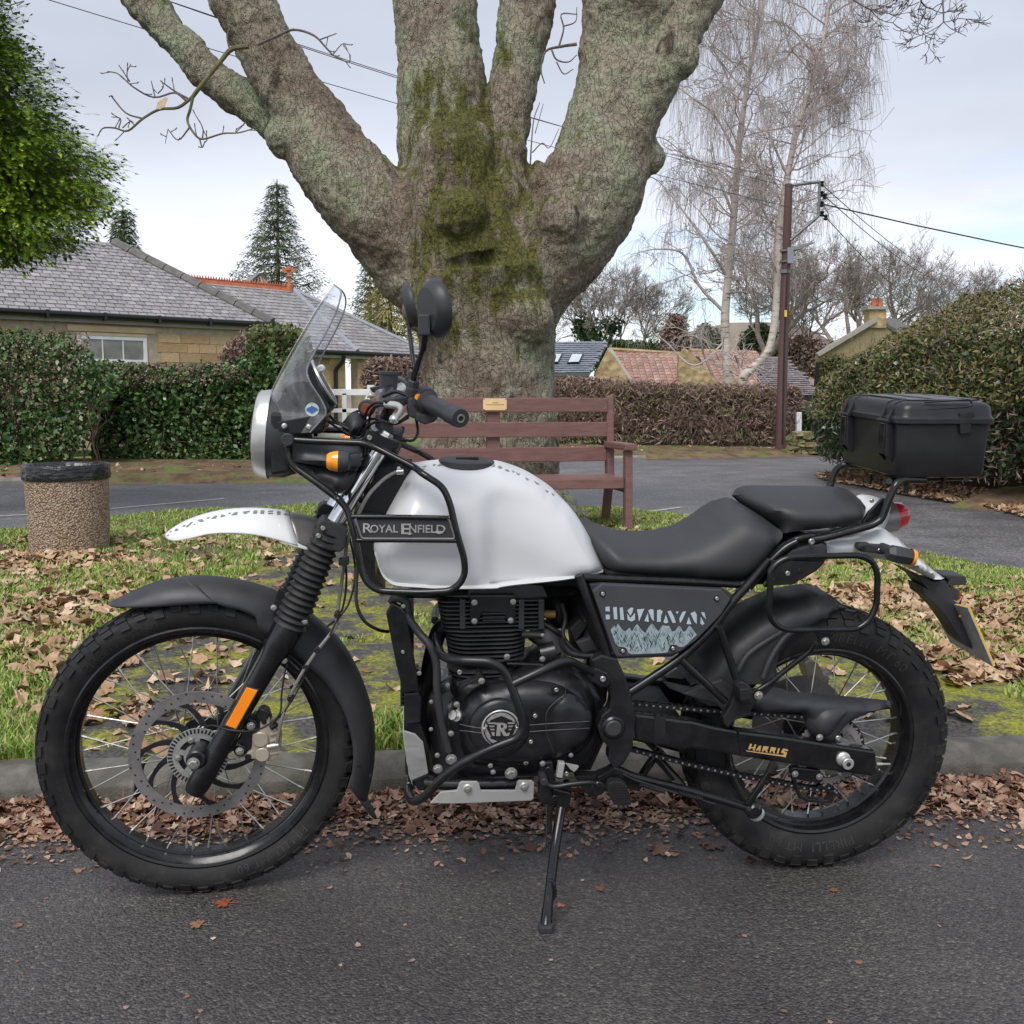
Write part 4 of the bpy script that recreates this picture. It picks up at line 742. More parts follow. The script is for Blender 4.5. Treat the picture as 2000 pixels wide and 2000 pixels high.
ma_=N.new('ShaderNodeMath');ma_.operation='MULTIPLY_ADD';ma_.inputs[1].default_value=-.62;ma_.inputs[2].default_value=.50;K.new(ln.outputs['Value'],ma_.inputs[0]);mb_2=N.new('ShaderNodeMath');mb_2.operation='MULTIPLY_ADD';mb_2.inputs[1].default_value=.16;K.new(sx.outputs['Z'],mb_2.inputs[0]);K.new(ma_.outputs[0],mb_2.inputs[2]);mc=N.new('ShaderNodeMath');mc.operation='ADD';K.new(mb_2.outputs[0],mc.inputs[0]);K.new(nl_2.outputs[0],mc.inputs[1]);md=N.new('ShaderNodeMath');md.operation='MULTIPLY_ADD';md.inputs[1].default_value=.9;K.new(nm.outputs[0],md.inputs[0]);K.new(mc.outputs[0],md.inputs[2])
mr=N.new('ShaderNodeMapRange');mr.inputs['From Min'].default_value=1.12;mr.inputs['From Max'].default_value=1.28;K.new(md.outputs[0],mr.inputs[0]);mossr=ramp(N,[(.35,(.045,.040,.012)),(.5,(.095,.095,.018)),(.68,(.17,.17,.03))]);K.new(nf.outputs[0],mossr.inputs[0])
x3m=N.new('ShaderNodeMix');x3m.data_type='RGBA';K.new(mr.outputs[0],x3m.inputs['Factor']);K.new(x2m.outputs[2],x3m.inputs[6]);K.new(mossr.outputs[0],x3m.inputs[7]);K.new(x3m.outputs[2],b.inputs['Base Color']);b.inputs['Roughness'].default_value=.88
hh_=N.new('ShaderNodeMapRange');hh_.inputs['From Min'].default_value=.8;hh_.inputs['From Max'].default_value=.2;K.new(v.outputs[0],hh_.inputs[0]);h2_=N.new('ShaderNodeMapRange');h2_.inputs['From Max'].default_value=.08;h2_.inputs['To Max'].default_value=.45;K.new(v2.outputs['Distance'],h2_.inputs[0]);ha=N.new('ShaderNodeMath');ha.operation='ADD';K.new(hh_.outputs[0],ha.inputs[0]);K.new(h2_.outputs[0],ha.inputs[1]);hb_=N.new('ShaderNodeMath');hb_.operation='ADD';K.new(ha.outputs[0],hb_.inputs[0]);K.new(nf.outputs[0],hb_.inputs[1])
bp=N.new('ShaderNodeBump');bp.inputs['Strength'].default_value=1;bp.inputs['Distance'].default_value=.030;K.new(hb_.outputs[0],bp.inputs['Height']);K.new(bp.outputs[0],b.inputs['Normal'])
m_bark=m
tree=thing('sycamore_tree','massive mossy sycamore whose trunk splits into thick limbs behind the bench','tree')
tr=mb.build('trunk',m_bark,tree)
rm=tr.modifiers.new('merge','REMESH');rm.mode='VOXEL';rm.voxel_size=.021;rm.use_smooth_shade=True
sm=tr.modifiers.new('soften','SMOOTH');sm.factor=.6;sm.iterations=7
for nm_,typ,size,st in(('lumps','CLOUDS',.40,.08),('ridges','CLOUDS',.13,.045),('plates','VORONOI',.07,.018),('grain','CLOUDS',.045,.018)):
 tx=bpy.data.textures.new(nm_,typ)
 if typ=='CLOUDS':tx.noise_scale=size;tx.noise_depth=3
 else:tx.noise_scale=size;tx.distance_metric='DISTANCE'
 dm_=tr.modifiers.new(nm_,'DISPLACE');dm_.texture=tx;dm_.strength=st;dm_.texture_coords='LOCAL';dm_.mid_level=.5
m_twigd=mat('grey twig bark',(.10,.085,.08),(.16,.135,.12),scale=20,rough=.8)
m_twigm=mat('mossy twig bark',(.09,.085,.045),(.14,.13,.06),scale=12,rough=.85)
Z5=lambda x,y:(x*.36232,y*.36232)
tw=[([(1340,250),(1250,265),(1190,330),(1100,440),(1040,520)],8,6),([(1040,520),(960,580),(860,590),(770,640),(690,705),(620,690),(560,690),(535,715)],5.2,1.5),([(770,640),(680,610),(610,530),(600,515)],3,1.5),([(1010,530),(940,490),(870,440)],3.4,1.6),([(1000,540),(940,500),(830,525),(720,470),(640,400),(580,385)],3.4,1.4),([(700,440),(640,350)],2.2,1.2),([(690,440),(685,390),(705,345)],2,1.2),([(835,520),(815,435)],2,1.2),([(850,505),(880,470),(870,435)],2,1.1),([(1040,520),(1025,590),(1010,650),(1040,710),(1090,750),(1200,720),(1290,715),(1390,685)],5,1.5),([(1020,690),(960,755),(905,695)],2.8,1.2),([(905,700),(890,775)],1.3,.8),([(1090,750),(1095,700),(1075,650)],2.6,1.2),([(1075,745),(1090,795),(1105,760)],2.6,1.4),([(640,690),(650,640),(600,630)],2.2,1.1),([(660,690),(700,655),(720,660)],2,1.1),([(1270,710),(1275,690)],1.5,1),([(1240,270),(1225,200),(1240,150)],3.5,2),([(1390,240),(1480,200),(1580,160),(1690,190),(1760,260),(1800,300),(1880,335),(1885,290)],4.8,1.4),([(1720,215),(1815,180)],2.2,1.2),([(1790,300),(1850,235),(1880,290)],1.8,1),([(-20,-20),(30,30),(80,20),(130,5)],2.2,1.2),([(60,20),(50,50),(40,90)],1.4,.8)]
for q,a_,b_ in tw:
 P=catmull([V(*Z5(x,y),TY-.55-(.15 if i_>2 else 0))for i_,(x,y)in enumerate(q)],4);n=len(P);MB().tube(P,[(a_+(b_-a_)*i/n)*.58/CF*TY for i in range(n)],7).build('branch',m_twigm if a_>4.9 else m_twigd,tree)
Zr=lambda x,y:(500+x*.46584,y*.46584)
for q,a_,b_ in(([(1345,185),(1280,195),(1215,215),(1195,290),(1210,350)],4.5,1.4),([(1270,195),(1290,120),(1280,60),(1345,60)],3,1.2),([(1240,210),(1260,250),(1310,260),(1345,230)],2.8,1.2),([(1260,260),(1290,310),(1330,290)],2,1),([(1290,110),(1340,90),(1345,30)],2,1),([(1150,690),(1155,600),(1165,500),(1190,430)],2.6,1),([(1158,640),(1200,600),(1230,620),(1270,540)],1.8,.8),([(1170,560),(1205,435)],1.4,.7),([(620,400),(612,350),(618,330)],2,1)):
 P=catmull([V(*Zr(x,y),TY-.2)for x,y in q],4);n=len(P);MB().tube(P,[(a_+(b_-a_)*i/n)*.7/CF*TY for i in range(n)],6).build('branch',m_twigd,tree)
S=[];tips=[];rd=random.Random(5)
for q,a_,b_ in tw:
 P=catmull([V(*Z5(x,y),TY-.55-(.15 if i_>2 else 0))for i_,(x,y)in enumerate(q)],4)
 for p in P[len(P)//2::3]:
  if a_<6:c=p+Vector((rd.gauss(0,.03),rd.gauss(0,.02),rd.gauss(.01,.035)));S+=[(p,c,.0048,.0036),(c,c+(c-p)*.25+Z_*.008,.0062,.004)]
for px_,py_,dx_,dz_ in((1790,-30,.7,-.5),(1900,-30,.9,-.6),(1840,-40,.2,-.7),(1640,-30,.3,-.4),(60,-30,-.8,-.3)):
 grow(S,tips,V(px_,py_,8.6),Vector((dx_,0,dz_)),.34,.009,3 if px_>100 else 1,rd,wander=.22,up=.1,spread=.6,ratio=(.55,.75),minr=.003)
segs_mesh('twigs',S,m_twigd,5,tree)['kind']='stuff'
P=[V(*Z5(x,y),TY-.75)for x,y in((840,585),(850,550),(895,520),(905,530),(885,575),(860,590),(850,580))];dl=MB().prism(P,(0,.004,0)).build('dead_leaf',m_leaf,tree,smooth=False)
# HEDGES
def leafm(name,cols,rough=.4,spec=.4,mul=2.1):return mat(name,None,island=[tuple(q*mul for q in c)for c in cols],rough=rough,spec=spec)
m_holly=leafm('glossy evergreen leaves',[(.018,.045,.012),(.030,.070,.018),(.012,.030,.010),(.045,.095,.025),(.070,.10,.03),(.05,.045,.02)],.32,.6)
m_brownl=leafm('purple brown hedge twigs',[(.095,.062,.056),(.145,.095,.085),(.07,.048,.040),(.19,.14,.115),(.12,.085,.06)],.8)
m_olive=leafm('olive privet leaves',[(.055,.062,.02),(.09,.09,.030),(.04,.052,.016),(.13,.11,.05),(.09,.07,.04)],.6)
m_ivy=leafm('dark ivy leaves',[(.010,.024,.009),(.018,.040,.014),(.028,.055,.018),(.04,.06,.02)],.3,.7)
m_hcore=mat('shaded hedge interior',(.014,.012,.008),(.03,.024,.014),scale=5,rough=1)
m_bstem=mat('brown hedge stems',(.17,.11,.09),(.27,.19,.16),scale=8,rough=.9)
m_stem=mat('hedge stems',(.06,.042,.028),(.10,.075,.055),scale=8,rough=.9)
def hedge(label,poly,yc,thick,n,size,m,name='leaves',fuzz=5,extra=None,stems=0,cat='hedge',core=True,kind='hedge',aspect=1.5,coreshrink=.86,tilt=1.2):
 h=thing(kind,label,cat);C_=cloud(poly,yc,thick,n,fuzz)
 leaf_cloud(name,C_,size,.45,aspect,None,1,m,parent=h,kind='stuff')
 if extra:
  for mm_,nn_2,sz,pl3 in extra:leaf_cloud(name,cloud(pl3 or poly,yc-thick*.15,thick,nn_2,fuzz),sz,.45,aspect,None,1,mm_,parent=h,kind='stuff')
 P=np.array(poly,float);c=P.mean(0)
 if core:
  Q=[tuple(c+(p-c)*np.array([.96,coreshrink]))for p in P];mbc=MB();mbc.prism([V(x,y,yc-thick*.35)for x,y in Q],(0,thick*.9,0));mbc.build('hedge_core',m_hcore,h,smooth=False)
 if stems:
  S_=[];tp=[];r2=random.Random(int(yc*100));yb=P[:,1].max();x0_,x1_=P[:,0].min(),P[:,0].max()
  for i in range(stems):
   px=r2.uniform(x0_+5,x1_-5);g_=V(px,yb+r2.uniform(-4,3),yc-thick*r2.uniform(.2,.95));S3=r2.uniform(.5,.85)
   grow(S_,tp,g_,Vector((r2.gauss(0,.35),r2.gauss(0,.15),1)),S3*.8,r2.uniform(.008,.022),2,r2,wander=.22,up=.2,spread=.5,minr=.004)
  segs_mesh('stems',S_,m_stem,4,h)['kind']='stuff'
 return h
hd1=[(-420,640),(-300,655),(-160,640),(-40,648),(30,643),(90,652),(140,660),(175,690),(200,720),(240,745),(200,800),(150,880),(100,905),(20,915),(-40,915),(-420,925)]
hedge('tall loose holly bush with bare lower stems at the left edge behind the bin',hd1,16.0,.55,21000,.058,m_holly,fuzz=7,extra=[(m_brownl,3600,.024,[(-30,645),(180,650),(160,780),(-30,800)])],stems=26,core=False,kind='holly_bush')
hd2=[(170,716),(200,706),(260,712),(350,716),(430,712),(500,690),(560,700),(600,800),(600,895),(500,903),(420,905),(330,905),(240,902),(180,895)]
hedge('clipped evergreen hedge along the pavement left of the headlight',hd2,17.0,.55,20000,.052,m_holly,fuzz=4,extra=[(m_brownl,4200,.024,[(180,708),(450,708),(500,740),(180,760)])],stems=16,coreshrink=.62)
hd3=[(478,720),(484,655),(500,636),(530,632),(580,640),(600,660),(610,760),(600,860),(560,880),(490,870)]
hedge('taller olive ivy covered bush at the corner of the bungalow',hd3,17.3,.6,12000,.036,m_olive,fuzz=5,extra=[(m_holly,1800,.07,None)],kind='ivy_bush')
hedge('reddish bare creeper clump on the bungalow wall',[(425,705),(440,680),(470,655),(500,640),(500,700),(470,712)],19.2,.15,1500,.028,m_brownl,fuzz=4,core=False,kind='creeper',cat='plant',aspect=4)
hedge('round brown hedge behind the white gate left of the trunk',[(702,745),(710,715),(735,698),(780,697),(830,705),(840,790),(760,800),(725,770)],21.5,.5,5200,.030,m_brownl,fuzz=4,kind='beech_hedge',aspect=4)
hd4=[(1060,738),(1120,736),(1200,742),(1300,750),(1400,752),(1500,754),(1516,760),(1520,862),(1460,868),(1300,866),(1180,862),(1060,855)]
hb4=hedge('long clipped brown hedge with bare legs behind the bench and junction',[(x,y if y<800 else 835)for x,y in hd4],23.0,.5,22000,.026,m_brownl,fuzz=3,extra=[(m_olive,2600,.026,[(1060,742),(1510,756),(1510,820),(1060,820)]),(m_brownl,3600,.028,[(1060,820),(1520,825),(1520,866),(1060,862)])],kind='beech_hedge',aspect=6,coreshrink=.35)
S_=[];tp=[];r2=random.Random(3)
for i in range(330):g_=V(r2.uniform(1062,1516),866,23-r2.uniform(-.45,.45));g_.z=.12;grow(S_,tp,g_,Vector((r2.gauss(0,.45),r2.gauss(0,.15),1)),r2.uniform(.35,.6),r2.uniform(.006,.016),2,r2,wander=.28,up=.2,spread=.6,minr=.004)
segs_mesh('stems',S_,m_bstem,3,hb4)['kind']='stuff'
hedge('short brown hedge end just beyond the utility pole',[(1528,762),(1545,752),(1562,762),(1570,800),(1560,830),(1535,850),(1528,850)],24,.5,3200,.030,m_brownl,fuzz=3,kind='beech_hedge',aspect=5)
hedge('small dark bush behind the low stone wall',[(1560,800),(1610,798),(1615,850),(1560,850)],23,.3,700,.07,m_ivy,fuzz=3,kind='ivy_bush')
rh=thing('boundary_hedge','tall mixed olive and ivy hedge along the right of the lane behind the top box','hedge')
def hedge_run(path,top,n,size,m,zlo=.25,zhi=1.0,depth=.5,amp=.25,aspect=1.5):
 Pp=np.array(path);seg_=np.linalg.norm(np.diff(Pp,axis=0),axis=1);cu_=np.r_[0,np.cumsum(seg_)];s=rng.uniform(0,cu_[-1],n);x=np.interp(s,cu_,Pp[:,0]);y=np.interp(s,cu_,Pp[:,1]);dx=np.gradient(x)
 tz_=np.interp(s,cu_,top)+(fnoise(x,y,.8,51)-.5)*amp*2+(fnoise(x,y,3,52)-.5)*amp;u_=rng.uniform(zlo,zhi,n);z=.25+u_*(tz_-.25);off=np.abs(rng.normal(0,depth*.5,n));bul=.45*np.sin(np.clip(u_,0,1)*pi)+(fnoise(s,z,1.2,53)-.5)*.5
 return np.stack([x+off-bul*.55+.12+np.clip(u_-.8,0,1)*2.2,y+off*.4-bul*.2,z],1)
rpath=[(9.0,6.8),(6.5,8.3),(5.25,9.8),(4.75,11.6),(4.45,13.4),(4.55,15.0),(5.5,16.6),(9.0,18.2)];rtop=[2.5,2.4,2.28,2.2,1.95,1.8,1.85,1.8]
leaf_cloud('leaves',hedge_run(rpath,rtop,95000,.05,m_olive,.40,1.06,amp=.2),.021,.5,3.0,None,1,m_olive,parent=rh,kind='stuff')
leaf_cloud('leaves',hedge_run(rpath,rtop,34000,.05,m_ivy,.05,.80),.038,.4,1.3,None,1,m_ivy,parent=rh,kind='stuff')
leaf_cloud('leaves',hedge_run(rpath[:3],rtop[:3],16000,.05,m_ivy,.05,.84),.046,.4,1.3,None,1,m_ivy,parent=rh,kind='stuff')
leaf_cloud('leaves',hedge_run(rpath,rtop,20000,.05,m_brownl,.0,1.08),.015,.4,6,None,1,m_brownl,parent=rh,kind='stuff')
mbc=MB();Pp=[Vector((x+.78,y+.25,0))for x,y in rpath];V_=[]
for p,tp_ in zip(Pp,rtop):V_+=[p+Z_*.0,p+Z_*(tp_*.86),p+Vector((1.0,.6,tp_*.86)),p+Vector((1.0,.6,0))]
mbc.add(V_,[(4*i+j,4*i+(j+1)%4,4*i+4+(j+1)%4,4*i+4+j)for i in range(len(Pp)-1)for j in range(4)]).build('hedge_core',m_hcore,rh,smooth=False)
S=[];tips=[];rd=random.Random(8)
for i in range(150):
 s=rd.uniform(0,len(rpath)-1.001);k=int(s);f=s-k;x=rpath[k][0]*(1-f)+rpath[k+1][0]*f;y=rpath[k][1]*(1-f)+rpath[k+1][1]*f;zt_=rtop[k]*(1-f)+rtop[k+1]*f
 grow(S,tips,Vector((x+rd.uniform(.4,1.4),y+rd.uniform(0,.6),zt_*rd.uniform(.8,1.0))),Vector((rd.gauss(0,.4),rd.gauss(0,.2),1)),rd.uniform(.16,.34),.005,1,rd,wander=.2,up=.1,spread=.5,minr=.0025)
segs_mesh('twigs',S,m_olive,3,rh)['kind']='stuff'
# TREES
def sprays(name,C_,axis,L,m,parent,drp=.35,width=.34,nseg=5):
 n=len(C_);a=axis+rng.normal(0,.30,(n,3));a[:,2]-=.10;a/=np.linalg.norm(a,axis=1,keepdims=True);L=L*rng.uniform(.6,1.25,n);side=np.cross(a,np.array([[0,0,1.]])+rng.normal(0,.35,(n,3)));side/=np.linalg.norm(side,axis=1,keepdims=True)+1e-9
 V_=[];F_1=[];
 P0=C_[:,None,:];t_=np.linspace(0,1,nseg+1)[None,:,None];spine=P0+a[:,None]*(L[:,None,None]*t_)+np.array([[[0,0,-1.]]])*(drp*L[:,None,None]*t_**2)
 vs_=[];fs=[]
 for i in range(nseg):
  w_=width*(1-i/nseg*.75)*L[:,None];b0=spine[:,i];b1=spine[:,i]*.70+spine[:,i+1]*.30;fwd=a*(L[:,None]*.16)
  for sg in(1,-1):
   tip=b0*.35+b1*.65+side*(w_*sg)+fwd*rng.uniform(.6,1.6,(n,1));tip[:,2]-=.12*w_[:,0];vs_.append(np.stack([b0,b1,tip],1))
 i=nseg-1;vs_.append(np.stack([spine[:,i]+side*.02,spine[:,i]-side*.02,spine[:,-1]+a*L[:,None]*.2],1))
 A_v=np.stack(vs_,1);k=A_v.shape[1];A_v=A_v.reshape(-1,3)
 return link(name,mesh_np(name,A_v,np.arange(len(A_v)).reshape(-1,3),m),parent,kind='stuff')
m_cyp=mat('cypress foliage',None,island=[(.06,.13,.010),(.13,.23,.018),(.045,.10,.010),(.22,.33,.026),(.17,.25,.018),(.33,.43,.05)],rough=.6,spec=.2)
cyp=thing('cypress_tree','big dense bright green cypress overhanging the left edge above the bungalow roof','tree')
cpoly=[(-430,180),(-340,-40),(-220,-190),(-110,-140),(-30,0),(5,60),(40,118),(62,128),(72,180),(92,208),(105,240),(132,262),(160,292),(186,315),(205,365),(200,408),(168,436),(150,462),(100,480),(50,490),(-60,500),(-260,510),(-400,440)]
CY=9.5;n=46000;cc=cloud(cpoly,CY,.95,1250,2);C_=cc[rng.integers(0,len(cc),n)]+rng.normal(0,.085,(n,3))*np.array([1.3,1.3,.6]);ctr=np.array(tuple(V(-130,260,CY+.3)));dirs=C_-ctr;dirs[:,2]*=.35;dirs/=np.linalg.norm(dirs,axis=1,keepdims=True)
dirs[:,1]-=.35;sprays('foliage',C_-dirs*.06,dirs,.15,m_cyp,cyp,drp=.28,width=.26,nseg=8)
mbc=MB().prism([V(*(-150+(x+130)*.68,270+(y-270)*.64),CY-.3)for x,y in cpoly],(0,.7,0));mbc.build('foliage_core',mat('shaded foliage interior',(.010,.016,.004),(.02,.028,.007),scale=6,rough=1),cyp,smooth=False)  # solid dark slab: shade deep in the crown put into its colour
MB().tube([V(-180,930,CY+.2),V(-180,0,CY+.2)],[.22,.06],10).build('trunk',m_twigd,cyp)
def conifer(kind,label,px,ybase_px,ytop_px,y,half_px,m,n=7000,sz=.5,tiers=15,lean_=0,wsp=.2):
 t_=thing(kind,label,'tree');top,base_=V(px+lean_,ytop_px,y),V(px,ybase_px,y);H_=top.z-base_.z;Rm=half_px/CF*y;MB().tube([Vector((base_.x,y,.1)),top],[.02*H_+.08,.02],8).build('trunk',m_twigd,t_)
 P,D=[],[];S_=[]
 for k in range(tiers*9):
  f=(((k//9)+(k%9)*.05)/tiers)**.95;z=base_.z+H_*f;a=k*2.4+rd.uniform(-.3,.3);R_=Rm*(1-f)**1.15*rd.uniform(.75,1.1)+.06;c=base_.lerp(top,f);tipp=c+Vector((cos(a)*R_,sin(a)*R_,-R_*.12+R_*.22));mid=c.lerp(tipp,.55)-Z_*R_*.13;S_+=[(c,mid,.03,.02),(mid,tipp,.02,.008)]
  m_=max(8,int(n/(tiers*9)*(R_/Rm+.25)*1.5));
  for i in range(m_):
   u_=rd.random()**.7;q=c.lerp(mid,u_/.55)if u_<.55 else mid.lerp(tipp,(u_-.55)/.45);w_=R_*.26*(1.15-u_);s_=rd.uniform(-1,1);P.append(tuple(q+Vector((-sin(a),cos(a),0))*s_*w_-Z_*abs(s_)*w_*.3));D.append((cos(a)-sin(a)*s_*.6,sin(a)+cos(a)*s_*.6,.05))
 segs_mesh('branches',S_,m_twigd,3,t_)['kind']='stuff';sprays('foliage',np.array(P),np.array(D),sz,m,t_,drp=.5,width=wsp,nseg=3);return t_
m_spr=mat('spruce needles',None,island=[(.05,.085,.035),(.08,.125,.05),(.04,.065,.03),(.13,.17,.07),(.17,.20,.09)],rough=.7)
m_gold=mat('golden conifer needles',None,island=[(.30,.27,.06),(.38,.34,.10),(.22,.22,.06),(.46,.40,.15)],rough=.7)
conifer('spruce_tree','tall spruce with drooping branches rising behind the terracotta ridge',541,610,350,42,112,m_spr,n=5200,sz=.36)
conifer('golden_conifer','golden weeping conifer just left of the big trunk',762,700,478,36,80,m_gold,n=3400,sz=.40,wsp=.08)
conifer('spruce_tree','dark green conifer behind the golden conifer left of the trunk',722,700,500,39,62,m_spr,n=1800,sz=.36)
conifer('pine_tree','small blue green pine top peeping over the bungalow hip beside the cypress',240,560,405,30,34,m_spr,n=2200,sz=.30)
m_bark2=mat('bare tree bark',(.20,.17,.155),(.30,.25,.23),scale=5,rough=.9);m_bark3=mat('brown bare twigs',(.22,.17,.155),(.32,.25,.23),scale=5,rough=.9)
def bare(label,px,pyb,y,H_,L0,seed,depth=5,r0=.16,lean_=(0,0),m=m_bark2,kind='bare_tree',forks=3,wander=.2,droop=0.0,spread=.6,ivy=False):
 rd2=random.Random(seed);S_=[];tp=[];g_=V(px,pyb,y);g_.z=.1;tr_=g_+Vector((lean_[0],0,H_*.32));S_.append((g_,tr_,r0,r0*.8))
 for i in range(forks):
  a=i*2*pi/forks+rd2.random();grow(S_,tp,tr_,Vector((cos(a)*.7+lean_[0]*.2,sin(a)*.4,1)),L0,r0*.6,depth,rd2,wander=wander,up=.08,spread=spread,ratio=(.58,.80),steps=4,droop=droop,minr=.0075)
 t_=thing(kind,label,'tree');big_=[s for s in S_ if s[2]>.05];small=[s for s in S_ if s[2]<=.05];segs_mesh('limbs',big_,m,7,t_);segs_mesh('twigs',small,m,3,t_)['kind']='stuff'
 if ivy:C_2=np.array([tuple(s[0].lerp(s[1],rd2.random())+Vector((rd2.gauss(0,.22),rd2.gauss(0,.2),rd2.gauss(0,.22))))for s in big_ for _ in range(60)if s[0].z<H_*.62]);leaf_cloud('ivy',C_2,.16,.4,1.3,None,1,m_ivy,parent=t_,kind='stuff')
 return t_
bare('ivy clad bare tree behind the skylight roof right of the trunk',1170,760,55,9,2.3,3,5,.20,ivy=True)
bare('bare tree between the ivy clad tree and the left birch',1235,760,58,8.5,2.2,14,5,.17)
bare('low pale bare tree close to the right side of the big trunk',1110,760,62,7,1.9,25,4,.14,m=m_bark3)
bare('twisted bare tree directly behind the birches and pole',1478,780,46,9.5,2.3,36,5,.24,lean_=(.4,0),spread=.7)
bare('dark leaning bare tree right of the utility pole',1662,780,55,10.5,2.5,47,5,.24,lean_=(-.4,0))
bare('wide crowned bare tree above the chimney pots',1722,780,58,11,2.6,58,5,.22)
bare('hazy bare tree in the gap right of the chimney',1830,780,62,10,2.5,69,5,.18,m=m_bark3)
bare('short bare tree at the far right over the hedge',1930,780,56,8.5,2.3,70,5,.16,m=m_bark3)
bare('brown bare shrub between pole and birch',1560,780,50,7.5,2.0,81,4,.13,m=m_bark3)
for lb,poly,yc,m_,sz in(('rounded red brown cypress in the distance left of the birches',[(1290,700),(1295,650),(1305,620),(1320,612),(1335,622),(1345,655),(1348,700)],50,m_brownl,.16),('dark green conifer clump behind the pantile roof',[(1352,690),(1360,660),(1375,632),(1390,650),(1410,665),(1412,692)],49,m_spr,.2),('dark evergreen mass behind the right birch trunk',[(1440,700),(1450,660),(1480,630),(1510,650),(1530,690),(1530,710)],48,m_spr,.2),('dark evergreen right of the pole',[(1530,715),(1535,675),(1560,655),(1600,668),(1620,700),(1620,740),(1540,740)],47,m_brownl,.2),('pale bare birch thicket left of the chimney house',[(1600,760),(1605,700),(1640,690),(1680,720),(1680,780)],30,m_olive,.09),('low dark evergreens behind the barn ridge',[(1195,690),(1200,665),(1240,672),(1290,676),(1290,700)],52,m_spr,.22)):
 hedge(lb,poly,yc,.7,4200,sz*.55,m_,fuzz=5,kind='distant_shrub',cat='shrub',core=True,coreshrink=.8)
hl=[];
for i in range(61):
 x=-160+i*8;hl.append((x,230+10*sin(i*.4),max(.5,3+3*mnoise.noise(Vector((i*.13,3,0)))+15*math.exp(-((x-54)/24)**4))))
MB().add([(x,y-40,-1)for x,y,z in hl]+[(x,y,z)for x,y,z in hl]+[(x,y+60,-1)for x,y,z in hl],[(j*61+i,j*61+i+1,(j+1)*61+i+1,(j+1)*61+i)for j in range(2)for i in range(60)]).build('hill',mat('distant moor',(.20,.15,.14),(.26,.22,.17),scale=.04,rough=1))['kind']='structure'
m_birch,tB,NB,KB,bB=nodes('white birch bark');tcn=NB.new('ShaderNodeTexCoord');mpn=NB.new('ShaderNodeMapping');mpn.inputs['Scale'].default_value=(1.2,1.2,7);nz_=NB.new('ShaderNodeTexNoise');nz_.inputs['Scale'].default_value=2.2;nz_.inputs['Detail'].default_value=7;KB.new(tcn.outputs['Object'],mpn.inputs[0]);KB.new(mpn.outputs[0],nz_.inputs[0]);r=ramp(NB,[(.34,(.10,.075,.065)),(.40,(.48,.41,.36)),(.7,(.64,.57,.51))]);KB.new(nz_.outputs[0],r.inputs[0]);KB.new(r.outputs[0],bB.inputs['Base Color']);bB.inputs['Roughness'].default_value=.75
m_hang=mat('purple birch twigs',(.38,.32,.315),(.52,.45,.43),scale=3,rough=.9)
R2z=lambda x,y:(1050+x*.31056,400+y*.31056);DD=lambda x,y:(x*1.0352,y*1.0352)
def birch(label,y,trunk,limbs_,seed,hang,region):
 t_=thing('weeping_birch',label,'tree');tp=catmull([V(*DD(x,yy),y)for x,yy,_ in trunk],5);rr_=[q[0]for q in catmull([Vector((r_*.70/CF*y*1.0352,0,0))for _,_,r_ in trunk],5)];MB().tube(tp,rr_,10).build('trunk',m_birch,t_)
 S_=[];rd2=random.Random(seed);ends=[]
 for L_,r_ in limbs_:
  P=catmull([V(*DD(x,yy),y+rd2.uniform(-.3,.3)*min(1,i))for i,(x,yy)in enumerate(L_)],5);n_=len(P)
  for i in range(n_-1):a_=(r_*(1-i/n_)+.8*i/n_)*.6/CF*y;b_=(r_*(1-(i+1)/n_)+.8*(i+1)/n_)*.6/CF*y;S_.append((P[i],P[i+1],a_,b_));ends.append((P[i],a_))
 tips_=[]
 for p,a_ in list(ends):
  if rd2.random()<.75:grow(S_,tips_,p,Vector((rd2.gauss(0,.8),rd2.gauss(0,.8),rd2.uniform(-.1,.9))),rd2.uniform(.4,.9),max(.006,a_*.5),1,rd2,wander=.3,up=.0,spread=.7,minr=.007)
 for i,p in enumerate(tp):
  if i>len(tp)*.35:grow(S_,tips_,p,Vector((rd2.gauss(0,.9),rd2.gauss(0,.7),.5)),rd2.uniform(.7,1.4),.022,2,rd2,wander=.25,up=.05,spread=.6,minr=.007)
 nodes_=[s[1]for s in S_ if s[2]<.03];H_=[]
 pc=None
 for k in range(hang):
  if k%16==0:pc=rd2.choice(nodes_);Lc=rd2.uniform(.5,2.0)
  p=pc+Vector((rd2.gauss(0,.10),rd2.gauss(0,.10),rd2.gauss(0,.05)))
  if p.z<2.8:continue
  L=Lc*rd2.uniform(.6,1.1)*(1 if p.z>5 else .6);q=p;dx,dy=rd2.gauss(0,.035),rd2.gauss(0,.035);n_=6
  for i in range(n_):
   f=i/n_;nx_=q+Vector((dx*(1-f)*2+rd2.gauss(0,.02),dy*(1-f)*2+rd2.gauss(0,.02),-L/n_*(.35+f)));H_.append((q,nx_,.0042-.0014*f,.0039-.0014*f));q=nx_
 segs_mesh('limbs',S_,m_hang,5,t_)['kind']='stuff';segs_mesh('hanging_twigs',H_,m_hang,3,t_)['kind']='stuff'
